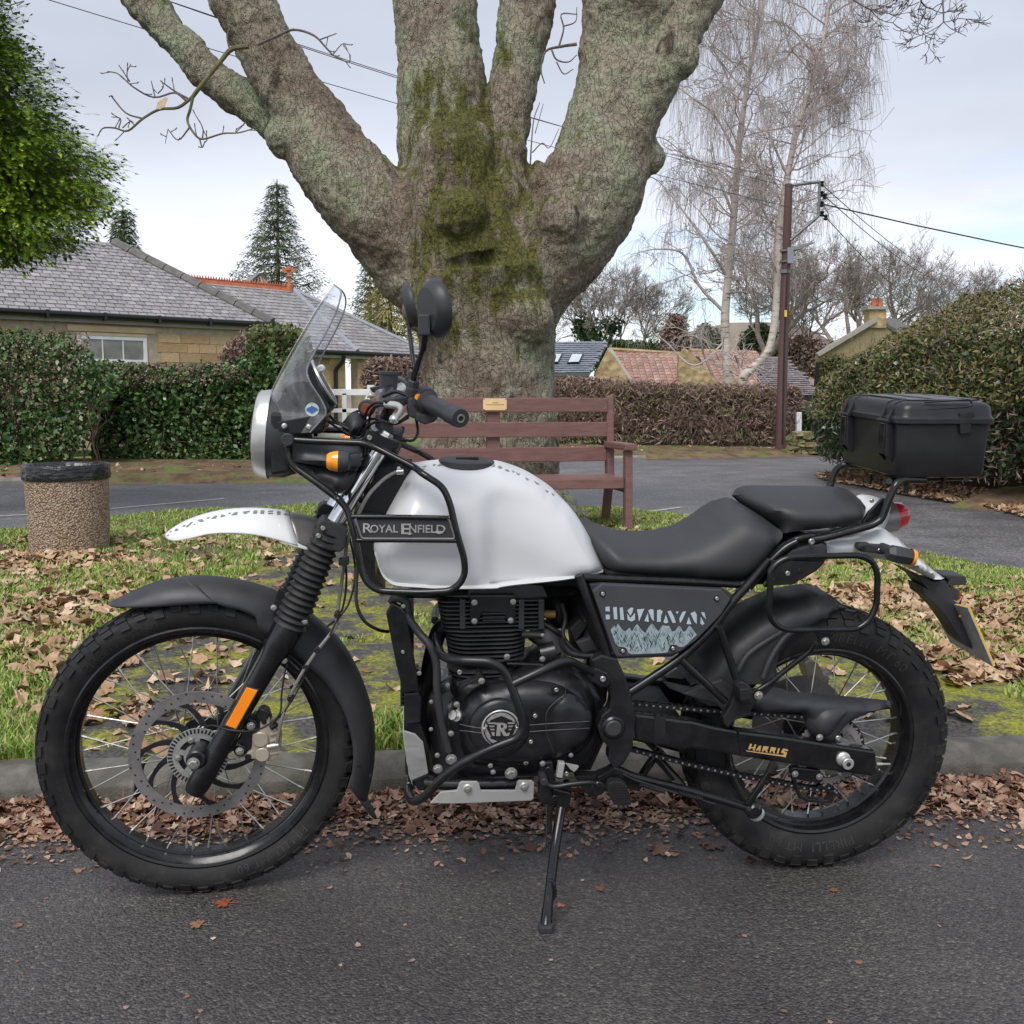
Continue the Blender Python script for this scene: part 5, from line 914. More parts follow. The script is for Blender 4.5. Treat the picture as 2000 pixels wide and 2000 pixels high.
birch('left weeping birch, slim straight white trunk with curtains of fine twigs',26,[(1376,735,13),(1370,660,12),(1368,600,11.5),(1374,520,10),(1382,440,9.5),(1388,360,9),(1396,260,8),(1412,150,6),(1432,40,4),(1445,-60,3)],[([(1368,590),(1320,540),(1290,480),(1240,470),(1190,480)],6),([(1370,520),(1340,470),(1290,400),(1240,340),(1200,330)],5.5),([(1385,410),(1350,330),(1310,300),(1270,290)],5),([(1392,300),(1350,220),(1300,180),(1260,150)],4.5),([(1400,230),(1370,140),(1340,90),(1290,80)],4),([(1372,640),(1310,690),(1250,640),(1200,620)],4),([(1412,150),(1380,60),(1340,20),(1300,30)],3),([(1390,330),(1430,300),(1450,260)],3.5),([(1300,300),(1250,260),(1210,270)],2.5),([(1320,640),(1340,700),(1376,740)],4)],5,3000,None)
birch('right weeping birch with a forked base leaning to the right beside the pole',25,[(1404,735,14),(1402,712,13),(1425,690,11),(1450,660,10),(1462,600,9.5),(1466,520,9),(1468,450,10),(1476,390,9),(1488,320,8),(1505,240,7),(1530,160,6),(1552,80,5),(1565,0,4),(1570,-60,3)],[([(1470,450),(1430,380),(1400,350),(1360,350)],5),([(1485,330),(1450,250),(1430,180),(1400,160)],4),([(1500,250),(1540,190),(1590,150),(1630,160)],4.5),([(1530,160),(1570,120),(1610,90),(1640,130)],4),([(1552,80),(1590,60),(1620,70)],3),([(1545,110),(1500,60),(1460,40),(1420,60)],4),([(1505,240),(1550,230),(1600,200)],3),([(1402,715),(1395,690),(1385,670),(1380,690)],7),([(1466,560),(1420,500),(1400,470)],3)],9,3000,None)
# POLE, LAMP, WIRES
R3z=lambda x,y:(1400+x*.31056,300+y*.31056);PY=22.0
pole=thing('utility_pole','brown wooden utility pole with a bracket of insulators right of the birches','utility pole');m_pole=mat('creosoted pole',(.075,.040,.036),(.11,.062,.055),scale=2,rough=.7,stretch=(1,1,.15),bump=.4,bscale=20)
pb_,pt_=V(*R3z(398,1830),PY),V(*R3z(452,192),PY);pb_.z=.1;MB().tube([pb_,pt_],[.118,.082],14).build('pole',m_pole,pole)
m_gal=mat('galvanised bracket',(.14,.145,.155),(.19,.19,.20),rough=.5,metal=.4)
fr_=[V(*R3z(x,y),PY-.05)for x,y in((470,200),(638,178),(648,185),(640,390),(625,405),(462,545))];MB().tube(fillet(fr_,.05),.035,8).build('bracket',m_gal,pole)
for x,y in((660,190),(660,253),(680,268),(660,318),(662,378),(685,402)):c=V(*R3z(x,y),PY-.05);MB().lathe([(-.06,.03),(-.03,.055),(0,.03),(.03,.055),(.06,.03)],c,Z_,10,cap=True).build('insulator',m_gutter,pole)
q=[V(*R3z(x,y),PY-.14)for x,y in((446,590),(486,590),(484,690),(446,690))];MB().prism(q,(0,.12,0)).build('meter_box',mat('grey cabinet',(.23,.25,.28),rough=.5),pole,bevel=.01)
q=[V(*R3z(x,y),PY-.17)for x,y in((426,985),(441,985),(441,1026),(426,1026))];MB().prism(q,(0,.01,0)).build('warning_plate',mat('yellow sign',(.75,.48,.03),rough=.4),pole,smooth=False)
for y in(612,680,738,748):c=V(*R3z(430,y),PY);MB().lathe([(-.02,.118),(.02,.118)],c,Z_,14,cap=True).build('pole_band',m_gal,pole)
MB().tube([V(*R3z(447,700),PY-.1),V(*R3z(426,1180),PY-.12),V(*R3z(412,1820),PY-.13)],.018,6).build('cable_run',m_gutter,pole)
lamp=thing('street_lamp','small grey street lamp head mounted on the utility pole','street lamp');hp_=[R3z(*q)for q in((486,606),(492,590),(540,566),(600,555),(622,558),(600,566),(560,584),(520,602))]
MB().prism([V(*p,PY-.2)for p in hp_],(0,.26,0)).build('lamp_head',mat('lamp casing',(.20,.20,.215),rough=.4),lamp,bevel=.01);MB().tube([V(*R3z(466,640),PY-.1),V(*R3z(470,590),PY-.1),V(*R3z(500,598),PY-.08)],.03,8).build('lamp_bracket',m_gal,lamp)
m_wire=mat('overhead cable',(.03,.03,.035),rough=.6)
def wire(label,a,b_,sag,r_=.011,m=m_wire):
 P=[a.lerp(b_,i/24)-Z_*sag*4*(i/24)*(1-i/24)for i in range(25)];o=MB().tube(P,r_,5).build('overhead_wire',m);tag(o,label,'cable','wires strung from the utility pole');return o
I1=lambda x,y:V(*R3z(x,y),PY-.05)
wire('thick overhead cable sweeping right from the pole bracket across the sky',I1(665,318),V(5200,560,26),2.2,.016)
wire('upper thin wire running back from the pole bracket to the right',I1(662,195),V(1850,540,60),.3)
wire('middle thin wire running back from the pole bracket to the right',I1(665,255),V(1880,560,60),.5)
wire('lowest thin wire dropping right from the pole bracket',I1(668,380),V(1820,600,60),.4)
wire('top wire crossing the upper left sky between the tree limbs',V(300,-8,13),I1(640,190),.25,.006)
wire('middle wire crossing the upper left sky behind the tree limbs',V(330,2,13.4),I1(640,250),.15,.006)
wire('lowest wire crossing the upper left sky behind the tree limbs',V(60,-11,13),I1(640,380),.12,.006)
# MOTORCYCLE
yaw,lean=.1022,RA(3.5)
bu=Vector((cos(yaw),sin(yaw),0));bv0=Vector((sin(yaw),-cos(yaw),0));bz=Vector((0,0,1))
bw=cos(lean)*bz+sin(lean)*bv0;bv=cos(lean)*bv0-sin(lean)*bz
BM=Matrix(((*bu,0),(*(-bv),0),(*bw,0),(0,0,0,1))).transposed();BM.translation=Vector((-.7128,2.1993,0))
FB=Fr(BM.translation,bu,bw,BM)
STEER=.09
FC=Vector((.0009,.005,.351));FM=Matrix.Translation(FC)@Matrix.Rotation(STEER,4,'Z')
FF=Fr(BM@FC,BM.to_3x3()@Vector((cos(STEER),sin(STEER),0)),bw,BM)
RC=Vector((1.4456,-.010,.3267))
def zf(ox,oy,k):return lambda x,y:(ox+x*k,oy+y*k)
A_,B_,C_,D_,F_=zf(0,1000,.25879),zf(300,1100,.25879),zf(50,1350,.25879),zf(450,500,.25879),zf(750,1100,.25879)
G_,H_,J_,K_=zf(1100,900,.25879),zf(1350,1200,.25879),zf(1450,950,.25879),zf(1000,1350,.25879)
E_,I_,M_,N_=zf(650,850,.31056),zf(1550,700,.23292),zf(650,1250,.23292),zf(0,400,.36232)
m_rubber=mat('tyre rubber',(.013,.013,.014),(.024,.023,.023),scale=14,rough=.55,rough2=.75,bump=.25,bscale=220,bdist=.0006,dust=(.08,.07,.058),dust_scale=14,dust_lo=.55,dust_hi=.9,spec=.4)
m_gloss=mat('gloss black enamel',(.006,.006,.007),(.011,.011,.012),scale=30,rough=.16,rough2=.28,spec=.6,dust=(.05,.045,.04),dust_scale=60,dust_lo=.62,dust_hi=.9)
m_black=mat('satin black enamel',(.009,.009,.011),(.015,.015,.018),scale=20,rough=.27,rough2=.40,spec=.6,bump=.15,bscale=300,bdist=.0004,dust=(.06,.055,.05),dust_scale=80,dust_lo=.6,dust_hi=.9)
m_plastic=mat('black plastic',(.0326,.0326,.0372),(.0418,.0418,.0465),scale=12,rough=.44,rough2=.55,bump=.2,bscale=420,bdist=.0004,dust=(.07,.065,.06),dust_scale=70,dust_lo=.62,dust_hi=.95)
m_casting=mat('black engine casting',(.010,.010,.013),(.017,.017,.021),scale=16,rough=.30,rough2=.44,spec=.6,bump=.3,bscale=350,bdist=.0005,dust=(.07,.06,.05),dust_scale=24,dust_lo=.58,dust_hi=.95)
m_fin=mat('highlight-toned black fins',(.034,.034,.037),(.048,.048,.052),scale=16,rough=.36,rough2=.5,spec=.7,dust=(.06,.055,.05),dust_scale=30,dust_lo=.58,dust_hi=.95)  # lighter than the castings: bright fin edges put into the colour
m_white=mat('white tank paint',(.60,.60,.62),(.63,.63,.645),scale=3,rough=.28,rough2=.34,coat=.4,spec=.4)
m_snow=mat('bright white fender paint',(.70,.71,.72),rough=.25,coat=.4)
m_grey=mat('pewter grey paint',(.20,.19,.185),(.24,.23,.225),rough=.35,metal=.5)
m_silver=mat('brushed aluminium',(.55,.545,.53),(.62,.61,.60),scale=9,rough=.32,rough2=.45,metal=.75,stretch=(1,1,6))
m_plate=mat('skid plate aluminium',(.50,.495,.48),(.58,.57,.55),scale=5,rough=.4,rough2=.5,metal=.45,dust=(.3,.27,.22),dust_scale=12)
m_zinc=mat('zinc bolt',(.50,.49,.46),(.62,.61,.57),scale=60,rough=.25,rough2=.45,metal=.95)
m_chrome=mat('chrome fork tube',(.65,.66,.68),rough=.08,metal=1)
m_disc=mat('brake disc steel',(.20,.19,.19),(.30,.285,.28),scale=8,rough=.38,rough2=.5,metal=.45)
m_spoke=mat('stainless spoke',(.50,.49,.45),rough=.28,metal=.9)
m_caliper=mat('champagne caliper',(.42,.36,.29),(.50,.43,.35),rough=.42,metal=.35)
m_seat=mat('seat vinyl',(.0336,.0336,.0378),(.042,.042,.0462),scale=5,rough=.5,rough2=.58,bump=.35,bscale=500,bdist=.0005)
m_amber=mat('amber lens',(.85,.24,.01),(1.0,.38,.02),scale=40,rough=.12,coat=.6,spec=.6)
m_reflex=mat('orange reflector',(.95,.26,.01),rough=.2,coat=.5,bump=.4,bscale=300,bdist=.0006)
m_red=mat('red lens',(.55,.012,.02),(.7,.03,.04),scale=30,rough=.12,coat=.6)
m_hose=mat('grey braided hose',(.19,.185,.175),(.26,.25,.235),scale=200,rough=.4,metal=.3)
m_cable=mat('black cable',(.014,.014,.014),rough=.45)
m_panel=mat('graphite side panel',(.0486,.0486,.0567),(.0567,.0567,.0648),scale=6,rough=.5,bump=.1,bscale=400,bdist=.0003)
m_ice=mat('pale blue graphic',(.40,.49,.53),(.47,.56,.60),scale=8,rough=.5)
m_icem=mat('mountain graphic',(.22,.29,.31),(.33,.41,.43),scale=60,rough=.5)
m_ink=mat('dark graphic lines',(.03,.04,.05),rough=.55)
m_decal=mat('grey stencil graphic',(.20,.21,.23),rough=.4)
m_gold=mat('gold transfer',(.60,.40,.16),rough=.4,metal=.2)
m_yellow=mat('yellow plate face',(.75,.48,.03),rough=.4)
m_pback=mat('number plate back',(.52,.52,.52),(.40,.385,.36),scale=22,lo=.45,hi=.7,rough=.5,dust=(.08,.06,.045),dust_scale=45,dust_lo=.56,dust_hi=.68)
m_dark=mat('shadowed dark plastic',(.008,.008,.009),rough=.6)
m_blue=mat('blue sticker print',(.05,.13,.32),rough=.4)
m_bootrub=mat('fork gaiter rubber',(.021,.021,.0225),(.03,.03,.03),scale=30,rough=.45,rough2=.6,dust=(.06,.05,.04),dust_scale=40,dust_lo=.6,dust_hi=.9)
def clear_mat(name,tint=(.86,.88,.92),haze=.10,gloss=1.0):
 m,t,N,K,b=nodes(name)
 tr=N.new('ShaderNodeBsdfTransparent');tr.inputs[0].default_value=(*tint,1)
 gl=N.new('ShaderNodeBsdfGlossy');gl.inputs['Roughness'].default_value=.05;gl.inputs['Color'].default_value=(1,1,1,1)
 df=N.new('ShaderNodeBsdfDiffuse');df.inputs[0].default_value=(.7,.72,.75,1)
 fr=N.new('ShaderNodeMapRange');lw=N.new('ShaderNodeLayerWeight');pw=N.new('ShaderNodeMath');pw.operation='POWER';pw.inputs[1].default_value=4;K.new(lw.outputs['Facing'],pw.inputs[0]);K.new(pw.outputs[0],fr.inputs[0]);fr.inputs['To Min'].default_value=.05;fr.inputs['To Max'].default_value=.8
 nz=N.new('ShaderNodeTexNoise');nz.inputs['Scale'].default_value=9;nz.inputs['Detail'].default_value=8
 mr=N.new('ShaderNodeMapRange');mr.inputs['From Min'].default_value=.4;mr.inputs['From Max'].default_value=.7;mr.inputs['To Min'].default_value=haze*.5;mr.inputs['To Max'].default_value=haze*1.6
 a=N.new('ShaderNodeMixShader');c=N.new('ShaderNodeMixShader');K.new(nz.outputs[0],mr.inputs[0])
 K.new(mr.outputs[0],a.inputs[0]);K.new(tr.outputs[0],a.inputs[1]);K.new(df.outputs[0],a.inputs[2])
 K.new(fr.outputs[0],c.inputs[0]);K.new(a.outputs[0],c.inputs[1]);K.new(gl.outputs[0],c.inputs[2])
 o=[n for n in N if n.type=='OUTPUT_MATERIAL'][0];K.new(c.outputs[0],o.inputs[0]);return m
m_screen=clear_mat('clear windscreen',tint=(.95,.96,.98),haze=.10)
m_edge=mat('polished screen edge',(.35,.37,.40),rough=.15,trans=.5)
m_lens=clear_mat('clear headlamp glass',(.9,.93,.95),.2)
bike=thing('motorcycle','white and black adventure motorcycle on its side stand with tall clear windscreen','motorcycle',BM)
def pts(zfun,lst,s=None,fr=FB):
 """list of (x,y[,s]) in a crop -> points in bike coordinates"""
 return[fr.P(*zfun(q[0],q[1]),q[2]if len(q)>2 else s)for q in lst]
def mir(p,fr=None):
 if fr is FF:
  n=Vector((sin(STEER),-cos(STEER),0));p=Vector(p);return p-n*(2*(p-FC).dot(n))
 return Vector((p[0],-p[1],p[2]))
def bpart(name,mb,m,parent=None,**k):return mb.build(name,m,parent or bike,**k)
def tubepart(name,P,r,m,parent=None,R=.03,sides=10,mirror=None,smooth=None,closed=False,**k):
 Q=catmull(P,5,closed)if smooth else fillet(P,R,4,closed)
 mb=MB().tube(Q,r,sides,closed=closed);o=bpart(name,mb,m,parent,**k)
 if mirror is not None:
  mb=MB().tube([mir(q,mirror)for q in Q],r,sides,closed=closed);bpart(name,mb,m,parent,**k)
 return o
def plate(name,zfun,poly,s1,s0,m,parent=None,fr=FB,bevel=.0015,mirror=None,**k):
 P=pts(zfun,poly,s1,fr)if callable(zfun)else[fr.P(*q,s1)for q in poly]
 mb=MB().prism(P,-fr.nl*(s1-s0));o=bpart(name,mb,m,parent,bevel=bevel,**k)
 if mirror is not None:
  nl=mir(FC+fr.nl,fr)-mir(FC,fr)
  bpart(name,MB().prism([mir(q,mirror)for q in P],-nl*(s1-s0)),m,parent,bevel=bevel,**k)
 return o
def disc(name,c,r,h,m,parent=None,axis=None,seg=20,rnd=.15,**k):
 """short cylinder whose near face centre is c"""
 axis=axis if axis is not None else FB.nl
 mb=MB().lathe([(-h,r),(-r*rnd,r),(0,r*(1-rnd)),(0,0.0005)],c,axis,seg);mb.f.append(tuple(range(seg)))
 return bpart(name,mb,m,parent,**k)
_bolts={}
def bolt(zfun,x,y,s,r=.005,kind='hex',fr=FB,m=None,parent=None):
 m=m or m_zinc;key=(kind,m.name)
 if key not in _bolts:
  mb=MB()
  if kind=='hex':mb.lathe([(0,1.35),(.25,1.35),(.3,.95)],(0,0,0),(0,-1,0),16).lathe([(.3,1),(.95,1),(1.05,.8),(1.05,.02)],(0,0,0),(0,-1,0),6)
  else:mb.lathe([(0,1),(.75,1),(.95,.82),(.95,.5),(.4,.45),(.4,.02)],(0,0,0),(0,-1,0),14)
  o=mb.build('bolt',m,ang=25);_bolts[key]=o.data;bpy.data.objects.remove(o)
 o=link('bolt',_bolts[key],parent or bike)
 ma=Matrix.Rotation(STEER if fr is FF else 0,4,'Z');ma.translation=fr.P(*zfun(x,y),s);o.matrix_local=ma@Matrix.Scale(r*.8,4)
 return o
def puff_data(outline,W,res=.012,smooth_outline=True,fr=FB,base=None,iters=3,Wf=None,power=2.0):
 """outline: [(px,py,s_edge,radius)] ; returns pts2 (a,c), b, triangles, boundary loop"""
 P=[]
 n=len(outline);raw=[(fr.P(o[0],o[1],o[2]),o[2],o[3])for o in outline]
 O=fr.B@fr.O;ex,ez,nl=fr.xl,fr.zl,fr.nl
 dat=[Vector(((p-O).dot(ex),(p-O).dot(ez),s,r))for p,s,r in raw]
 if smooth_outline:
  d2=[]
  for i in range(n):
   p0,p1,p2,p3=dat[i-1],dat[i],dat[(i+1)%n],dat[(i+2)%n]
   L=(p2.xy-p1.xy).length;k=max(1,int(L/res+.5))
   for j in range(k):
    t=j/k;d2.append(.5*((2*p1)+(p2-p0)*t+(2*p0-5*p1+4*p2-p3)*t*t+(3*p1-p0-3*p2+p3)*t**3))
 else:
  d2=[]
  for i in range(n):
   p1,p2=dat[i],dat[(i+1)%n];k=max(1,int((p2.xy-p1.xy).length/res+.5))
   d2+=[p1.lerp(p2,j/k)for j in range(k)]
 D=np.array([tuple(q)for q in d2]);nb=len(D)
 mn,mx=D[:,:2].min(0),D[:,:2].max(0)
 gx=np.arange(mn[0],mx[0],res);gy=np.arange(mn[1],mx[1],res*.87)
 X,Y=np.meshgrid(gx,gy);X=X+(np.arange(len(gy))%2)[:,None]*res*.5;Q=np.c_[X.ravel(),Y.ravel()]
 S0=D[:,:2];S1=np.roll(S0,-1,0)
 def segd(Q):
  d=S1-S0;L2=(d**2).sum(1)+1e-12
  t=np.clip(((Q[:,None]-S0[None])*d[None]).sum(2)/L2,0,1)
  c=S0[None]+t[...,None]*d[None];return np.sqrt(((Q[:,None]-c)**2).sum(2)),t
 inside=np.zeros(len(Q),bool)
 for a,b in zip(S0,S1):
  cond=(a[1]>Q[:,1])!=(b[1]>Q[:,1]);xi=(b[0]-a[0])*(Q[:,1]-a[1])/(b[1]-a[1]+1e-15)+a[0];inside^=cond&(Q[:,0]<xi)
 dd,_=segd(Q);Q=Q[inside&(dd.min(1)>res*.55)]
 allp=np.r_[S0,Q]
 vs,es,fs,ov,oe,of=delaunay_2d_cdt([Vector(q)for q in allp],[(i,(i+1)%nb)for i in range(nb)],[],1,1e-6)
 P2=np.array([tuple(q)for q in vs])
 dd,t=segd(P2);e=D[:,2][None]*(1-t)+np.roll(D[:,2],-1)[None]*t;r=D[:,3][None]*(1-t)+np.roll(D[:,3],-1)[None]*t
 Wv=np.full(len(P2),W)if Wf is None else np.array([Wf(*q)for q in P2])
 g=np.clip(dd/np.maximum(r,1e-5),0,1);gg=(1-(1-g)**power)**(1/power)
 b=(e+(Wv[:,None]-e)*gg).min(1)if base is None else(e+(Wv[:,None]-e)*gg).min(1)
 isb=dd.min(1)<1e-5
 T=np.array([f for f in fs]);
 nn=[[]for _ in P2]
 for tr in T:
  for i in range(3):nn[tr[i]]+=[tr[(i+1)%3],tr[(i+2)%3]]
 for _ in range(iters):
  b2=b.copy()
  for i in range(len(b)):
   if not isb[i]and nn[i]:b2[i]=.5*b[i]+.5*np.mean(b[nn[i]])
  b=b2
 ec={}
 for tr in T:
  for i in range(3):
   a,c=int(tr[i]),int(tr[(i+1)%3]);ec[(a,c)]=1
 bed=[(a,c)for(a,c)in ec if(c,a)not in ec]
 return P2,b,T,bed
def puff(name,zfun,outline,W,m,parent=None,res=.012,both=True,back=None,fr=FB,**k):
 """inflated side-view shape. both: symmetric about the bike's mid plane; otherwise flat back at s=back"""
 outl=[(*zfun(o[0],o[1]),o[2],o[3])if callable(zfun)else o for o in outline]
 props={q:k.pop(q)for q in list(k)if q in('label','kind')}
 side=k.pop('right',False)
 P2,b,T,bed=puff_data(outl,W,res,fr=fr,**k)
 O=fr.B@fr.O;V1=[O+fr.xl*p[0]+fr.zl*p[1]+fr.nl*bb for p,bb in zip(P2,b)]
 n=len(V1)
 if both:V2=[mir(p,fr)for p in V1]if fr is not FB else[Vector((p.x,-p.y,p.z))for p in V1]
 else:V2=[O+fr.xl*p[0]+fr.zl*p[1]+fr.nl*(back if back is not None else 0)for p in P2]
 F=[tuple(int(i)for i in t)for t in T]+[tuple(int(i)+n for i in t[::-1])for t in T]+[(c,a,a+n,c+n)for a,c in bed]
 mb=MB().add(V1+V2,F);o=bpart(name,mb,m,parent,ang=55,**props)
 if side and not both:
  bpart(name,MB().add([mir(p,fr)for p in V1+V2],F),m,parent,ang=55,**props)
 return o
def shell(name,zfun,rows,s_edge,m,parent=None,fr=FB,n=7,thick=.003,mirror=True,ang=60,sub=3,s0=0.0,prof=1.0,**props):
 """rows [(crest x,y, edge x,y, [s_edge])]: curved sheet, quarter-ellipse section from crest (s=0) to edge"""
 R=[]
 for q in rows:
  se=q[4]if len(q)>4 else s_edge
  R.append((fr.P(*zfun(q[0],q[1]),s0),fr.P(*zfun(q[2],q[3]),se)))
 if sub>1:
  c1=catmull([a for a,_ in R],sub);c2=catmull([b for _,b in R],sub);R=list(zip(c1,c2))
 nl=fr.nl;V_=[];w=0
 for a,e in R:
  d=e-a;bn=d.dot(nl);d2=d-nl*bn;row=[]
  for i in range(n+1):
   th=i/n*pi/2;x=1-cos(th)**prof;y=sin(th);row.append(a+d2*x+nl*bn*y)
  if mirror:row=[mir(p,fr)for p in row[:0:-1]]+row if s0==0 else row
  w=len(row);V_+=row
 F=[(i*w+j,i*w+j+1,(i+1)*w+j+1,(i+1)*w+j)for i in range(len(R)-1)for j in range(w-1)]
 o=bpart(name,MB().add(V_,F),m,parent,ang=ang,**props)
 if thick:
  sm=o.modifiers.new('thickness','SOLIDIFY');sm.thickness=thick;sm.offset=0
 return o
from mathutils.bvhtree import BVHTree
def bvh_of(o):
 me=o.data;return BVHTree.FromPolygons([v.co.copy()for v in me.vertices],[tuple(p.vertices)for p in me.polygons])
def onto(bvh,px,py,off=.0012):
 c=FB.B@CAM;d=(FB.B.to_3x3()@ray(px,py)).normalized();h=bvh.ray_cast(c,d)
 if h[0]is None:return None
 n=h[1]if h[1].dot(d)<0 else-h[1]
 return h[0]+n*off
def decal(name,bvh,polys,m,parent=None,off=.0012,kind=None):
 """flat print: polygons given in photo pixels, laid onto the surface they meet"""
 mb=MB()
 for poly in polys:
  P=[onto(bvh,*q,off)for q in poly]
  if all(p is not None for p in P):mb.add(P,[tuple(range(len(P)))])
 if not mb.v:return
 o=bpart(name,mb,m,parent,smooth=False)
 if kind:o['kind']=kind
 return o
# wheels (wheel coordinates: axle along Y, viewer at -Y)
def make_wheel(R,hw,lip,inner,M,fr_hub,nblk,texts,spokes=36):
 wheel=link('wheel',None,bike);wheel.matrix_local=M
 prof=[(-hw*.72,lip),(-hw*.93,lip+(R-lip)*.25),(-hw,lip+(R-lip)*.5),(-hw*.93,lip+(R-lip)*.74),(-hw*.70,R-.0105),(-hw*.36,R-.0075),(0,R-.0065)]
 prof=prof+[(-y,r)for y,r in prof[-2::-1]]
 cur=catmull([Vector((y,r,0))for y,r in prof],3)
 mb=MB().lathe([(q.x,q.y)for q in cur],(0,0,0),(0,1,0),120,ref=(1,0,0))
 half=[q for q in cur if q.x>=-1e-6];half=half if abs(half[0].x)<abs(half[-1].x)else half[::-1]
 half=[q for q in half if q.y>lip+(R-lip)*.48];hy_=np.array([q.x for q in half]);hr_=np.array([q.y for q in half])
 hs_=np.r_[0,np.cumsum(np.hypot(np.diff(hy_),np.diff(hr_)))];hs_/=hs_[-1]
 def surf(t,th,lift):
  tt=min(1,abs(t));y=np.interp(tt,hs_,hy_);r=np.interp(tt,hs_,hr_)
  y2,r2=np.interp(tt+.04,hs_,hy_),np.interp(tt+.04,hs_,hr_);y1,r1=np.interp(tt-.04,hs_,hy_),np.interp(tt-.04,hs_,hr_)
  ny,nr=r1-r2,y2-y1;L=(ny*ny+nr*nr)**.5+1e-9
  y+=ny/L*lift;r+=nr/L*lift
  return Vector((cos(th)*r,y*(1 if t>0 else-1),sin(th)*r))
 def block(t0,t1,th0,th1,skew=0,lift=.0075,tap=.1):
  c=[(t0,th0),(t0,th1),(t1,th1+skew),(t1,th0+skew)]
  cx=sum(a for a,_ in c)/4;cyy=sum(b for _,b in c)/4
  lo=[surf(a,b,-.003)for a,b in c];hi=[surf(cx+(a-cx)*(1-tap),cyy+(b-cyy)*(1-tap),lift)for a,b in c]
  mb.add(lo+hi,[(0,1,5,4),(1,2,6,5),(2,3,7,6),(3,0,4,7),(4,5,6,7)])
 dt=2*pi/nblk
 for i in range(nblk):
  th=i*dt
  big=i%2
  for sg in(-1,1):
   e=.93 if big else .82
   block(sg*.44,sg*.66,th+.16*dt,th+.80*dt,skew=-.10*dt,lift=.0065,tap=.06)
   block(sg*.665,sg*e,th+.06*dt,th+.70*dt,skew=-.06*dt,lift=.0050,tap=.10)
   block(sg*.17,sg*.40,th+(.30 if sg>0 else .55)*dt,th+(.95 if sg>0 else 1.2)*dt,skew=.35*dt,lift=.0065,tap=.08)
  block(-.14,.14,th+.0*dt,th+.66*dt,skew=.15*dt,lift=.0065)
 o=mb.build('tyre',m_rubber,wheel,ang=30)
 sw=[q for q in cur if q.x>0 and q.y<R-.008];sw=sorted(sw,key=lambda q:q.y);sw_r=[q.y for q in sw];sw_y=[q.x for q in sw]
 for txt,a_mid,size,dr in texts:
  v,f=text_mesh(txt,size,.0,spacing=1.08);rr=lip+(R-lip)*dr
  out=[]
  for x,y,z in v:
   th=a_mid-x/rr;r=rr+y;yy=np.interp(r,sw_r,sw_y)
   out.append(Vector((cos(th)*r,-(yy+.0014),sin(th)*r)))
  top=out;n=len(v)
  mbt=MB().add(top,f)
  ob=mbt.build('lettering',m_letters,wheel,smooth=False)
 w2=hw*.80
 rp=[(-w2,lip+.004),(-w2-.002,lip),(-w2,lip-.006),(-w2*.86,lip-.010),(-w2*.72,inner+.008),(-w2*.42,inner+.006),(-w2*.34,inner),(w2*.34,inner),(w2*.42,inner+.006),(w2*.72,inner+.008),(w2*.86,lip-.010),(w2,lip-.006),(w2+.002,lip),(w2,lip+.004),(w2*.6,lip-.004),(-w2*.6,lip-.004),(-w2,lip+.004)]
 MB().lathe(rp,(0,0,0),(0,1,0),96,ref=(1,0,0)).build('rim',m_gloss,wheel,ang=25)
 hy,hr=fr_hub
 MB().lathe([(-hy-.004,.012),(-hy-.004,hr),(-hy+.004,hr),(-hy+.006,hr*.62),(hy-.006,hr*.62),(hy-.004,hr),(hy+.004,hr),(hy+.004,.012)],(0,0,0),(0,1,0),32).build('hub',m_black,wheel)
 fam=[]
 for sg in(-1,1):
  for dr in(-1,1):
   a0=dr*RA(52 if R>.34 else 44)
   p0=Vector((cos(a0)*hr*.88,sg*hy,sin(a0)*hr*.88));p1=Vector((inner+.002,sg*.006,0))
   dvec=(p0-p1).normalized()
   mb=MB().tube([p0,p1],.0016,6).tube([p1+dvec*.016,p1-dvec*.002],.0030,6)
   oo=mb.build('spoke',m_spoke,wheel);fam.append(oo.data);bpy.data.objects.remove(oo)
 q=spokes//4
 for i in range(q):
  for k_,me in enumerate(fam):
   o=link('spoke',me,wheel);ang=2*pi*(i+(0,.27,.5,.77)[k_])/q
   o.rotation_euler=(0,-ang,0)
 return wheel
m_letters=mat('moulded tyre lettering',(.028,.028,.028),(.04,.039,.038),scale=20,rough=.5)
fw=make_wheel(.350,.046,.283,.258,FM,(.034,.052),54,[('PIRELLI  MT 60',RA(121),.027,.32),('PIRELLI  MT 60',RA(121+180),.027,.32),('90/90-21 M/C 54S M+S',RA(196),.010,.30)])
RM=Matrix.Translation(RC)
rw=make_wheel(.3254,.060,.229,.207,RM,(.042,.058),46,[('PIRELLI  MT 60',RA(67),.032,.33),('PIRELLI  MT 60',RA(67+200),.032,.33),('120/90-17 M/C 64S TUBELESS',RA(-5),.010,.28)])
MB().tube([(-.03,0,-.256),(-.028,0,-.232)],.0035,8).build('valve',m_zinc,fw)
yd=-.064
mbd=MB();ri,ro=.122,.148
mbd.lathe([(0,ri),(.005,ri),(.005,ro),(0,ro),(0,ri)],(0,yd,0),(0,1,0),96,ref=(1,0,0));mbd.build('brake_disc',m_disc,fw,ang=30)
mbh=MB()
for i in range(48):
 a=2*pi*i/48;r=(.1265,.133,.1395,.1445)[(i*3)%4]
 mbh.lathe([(0,.0022),(.0006,.0022),(.0006,.0001)],(cos(a)*r,yd-.0002,sin(a)*r),(0,-1,0),8)
o=mbh.build('vent_holes',m_dark,fw);o['kind']='stuff'
mbs=MB()
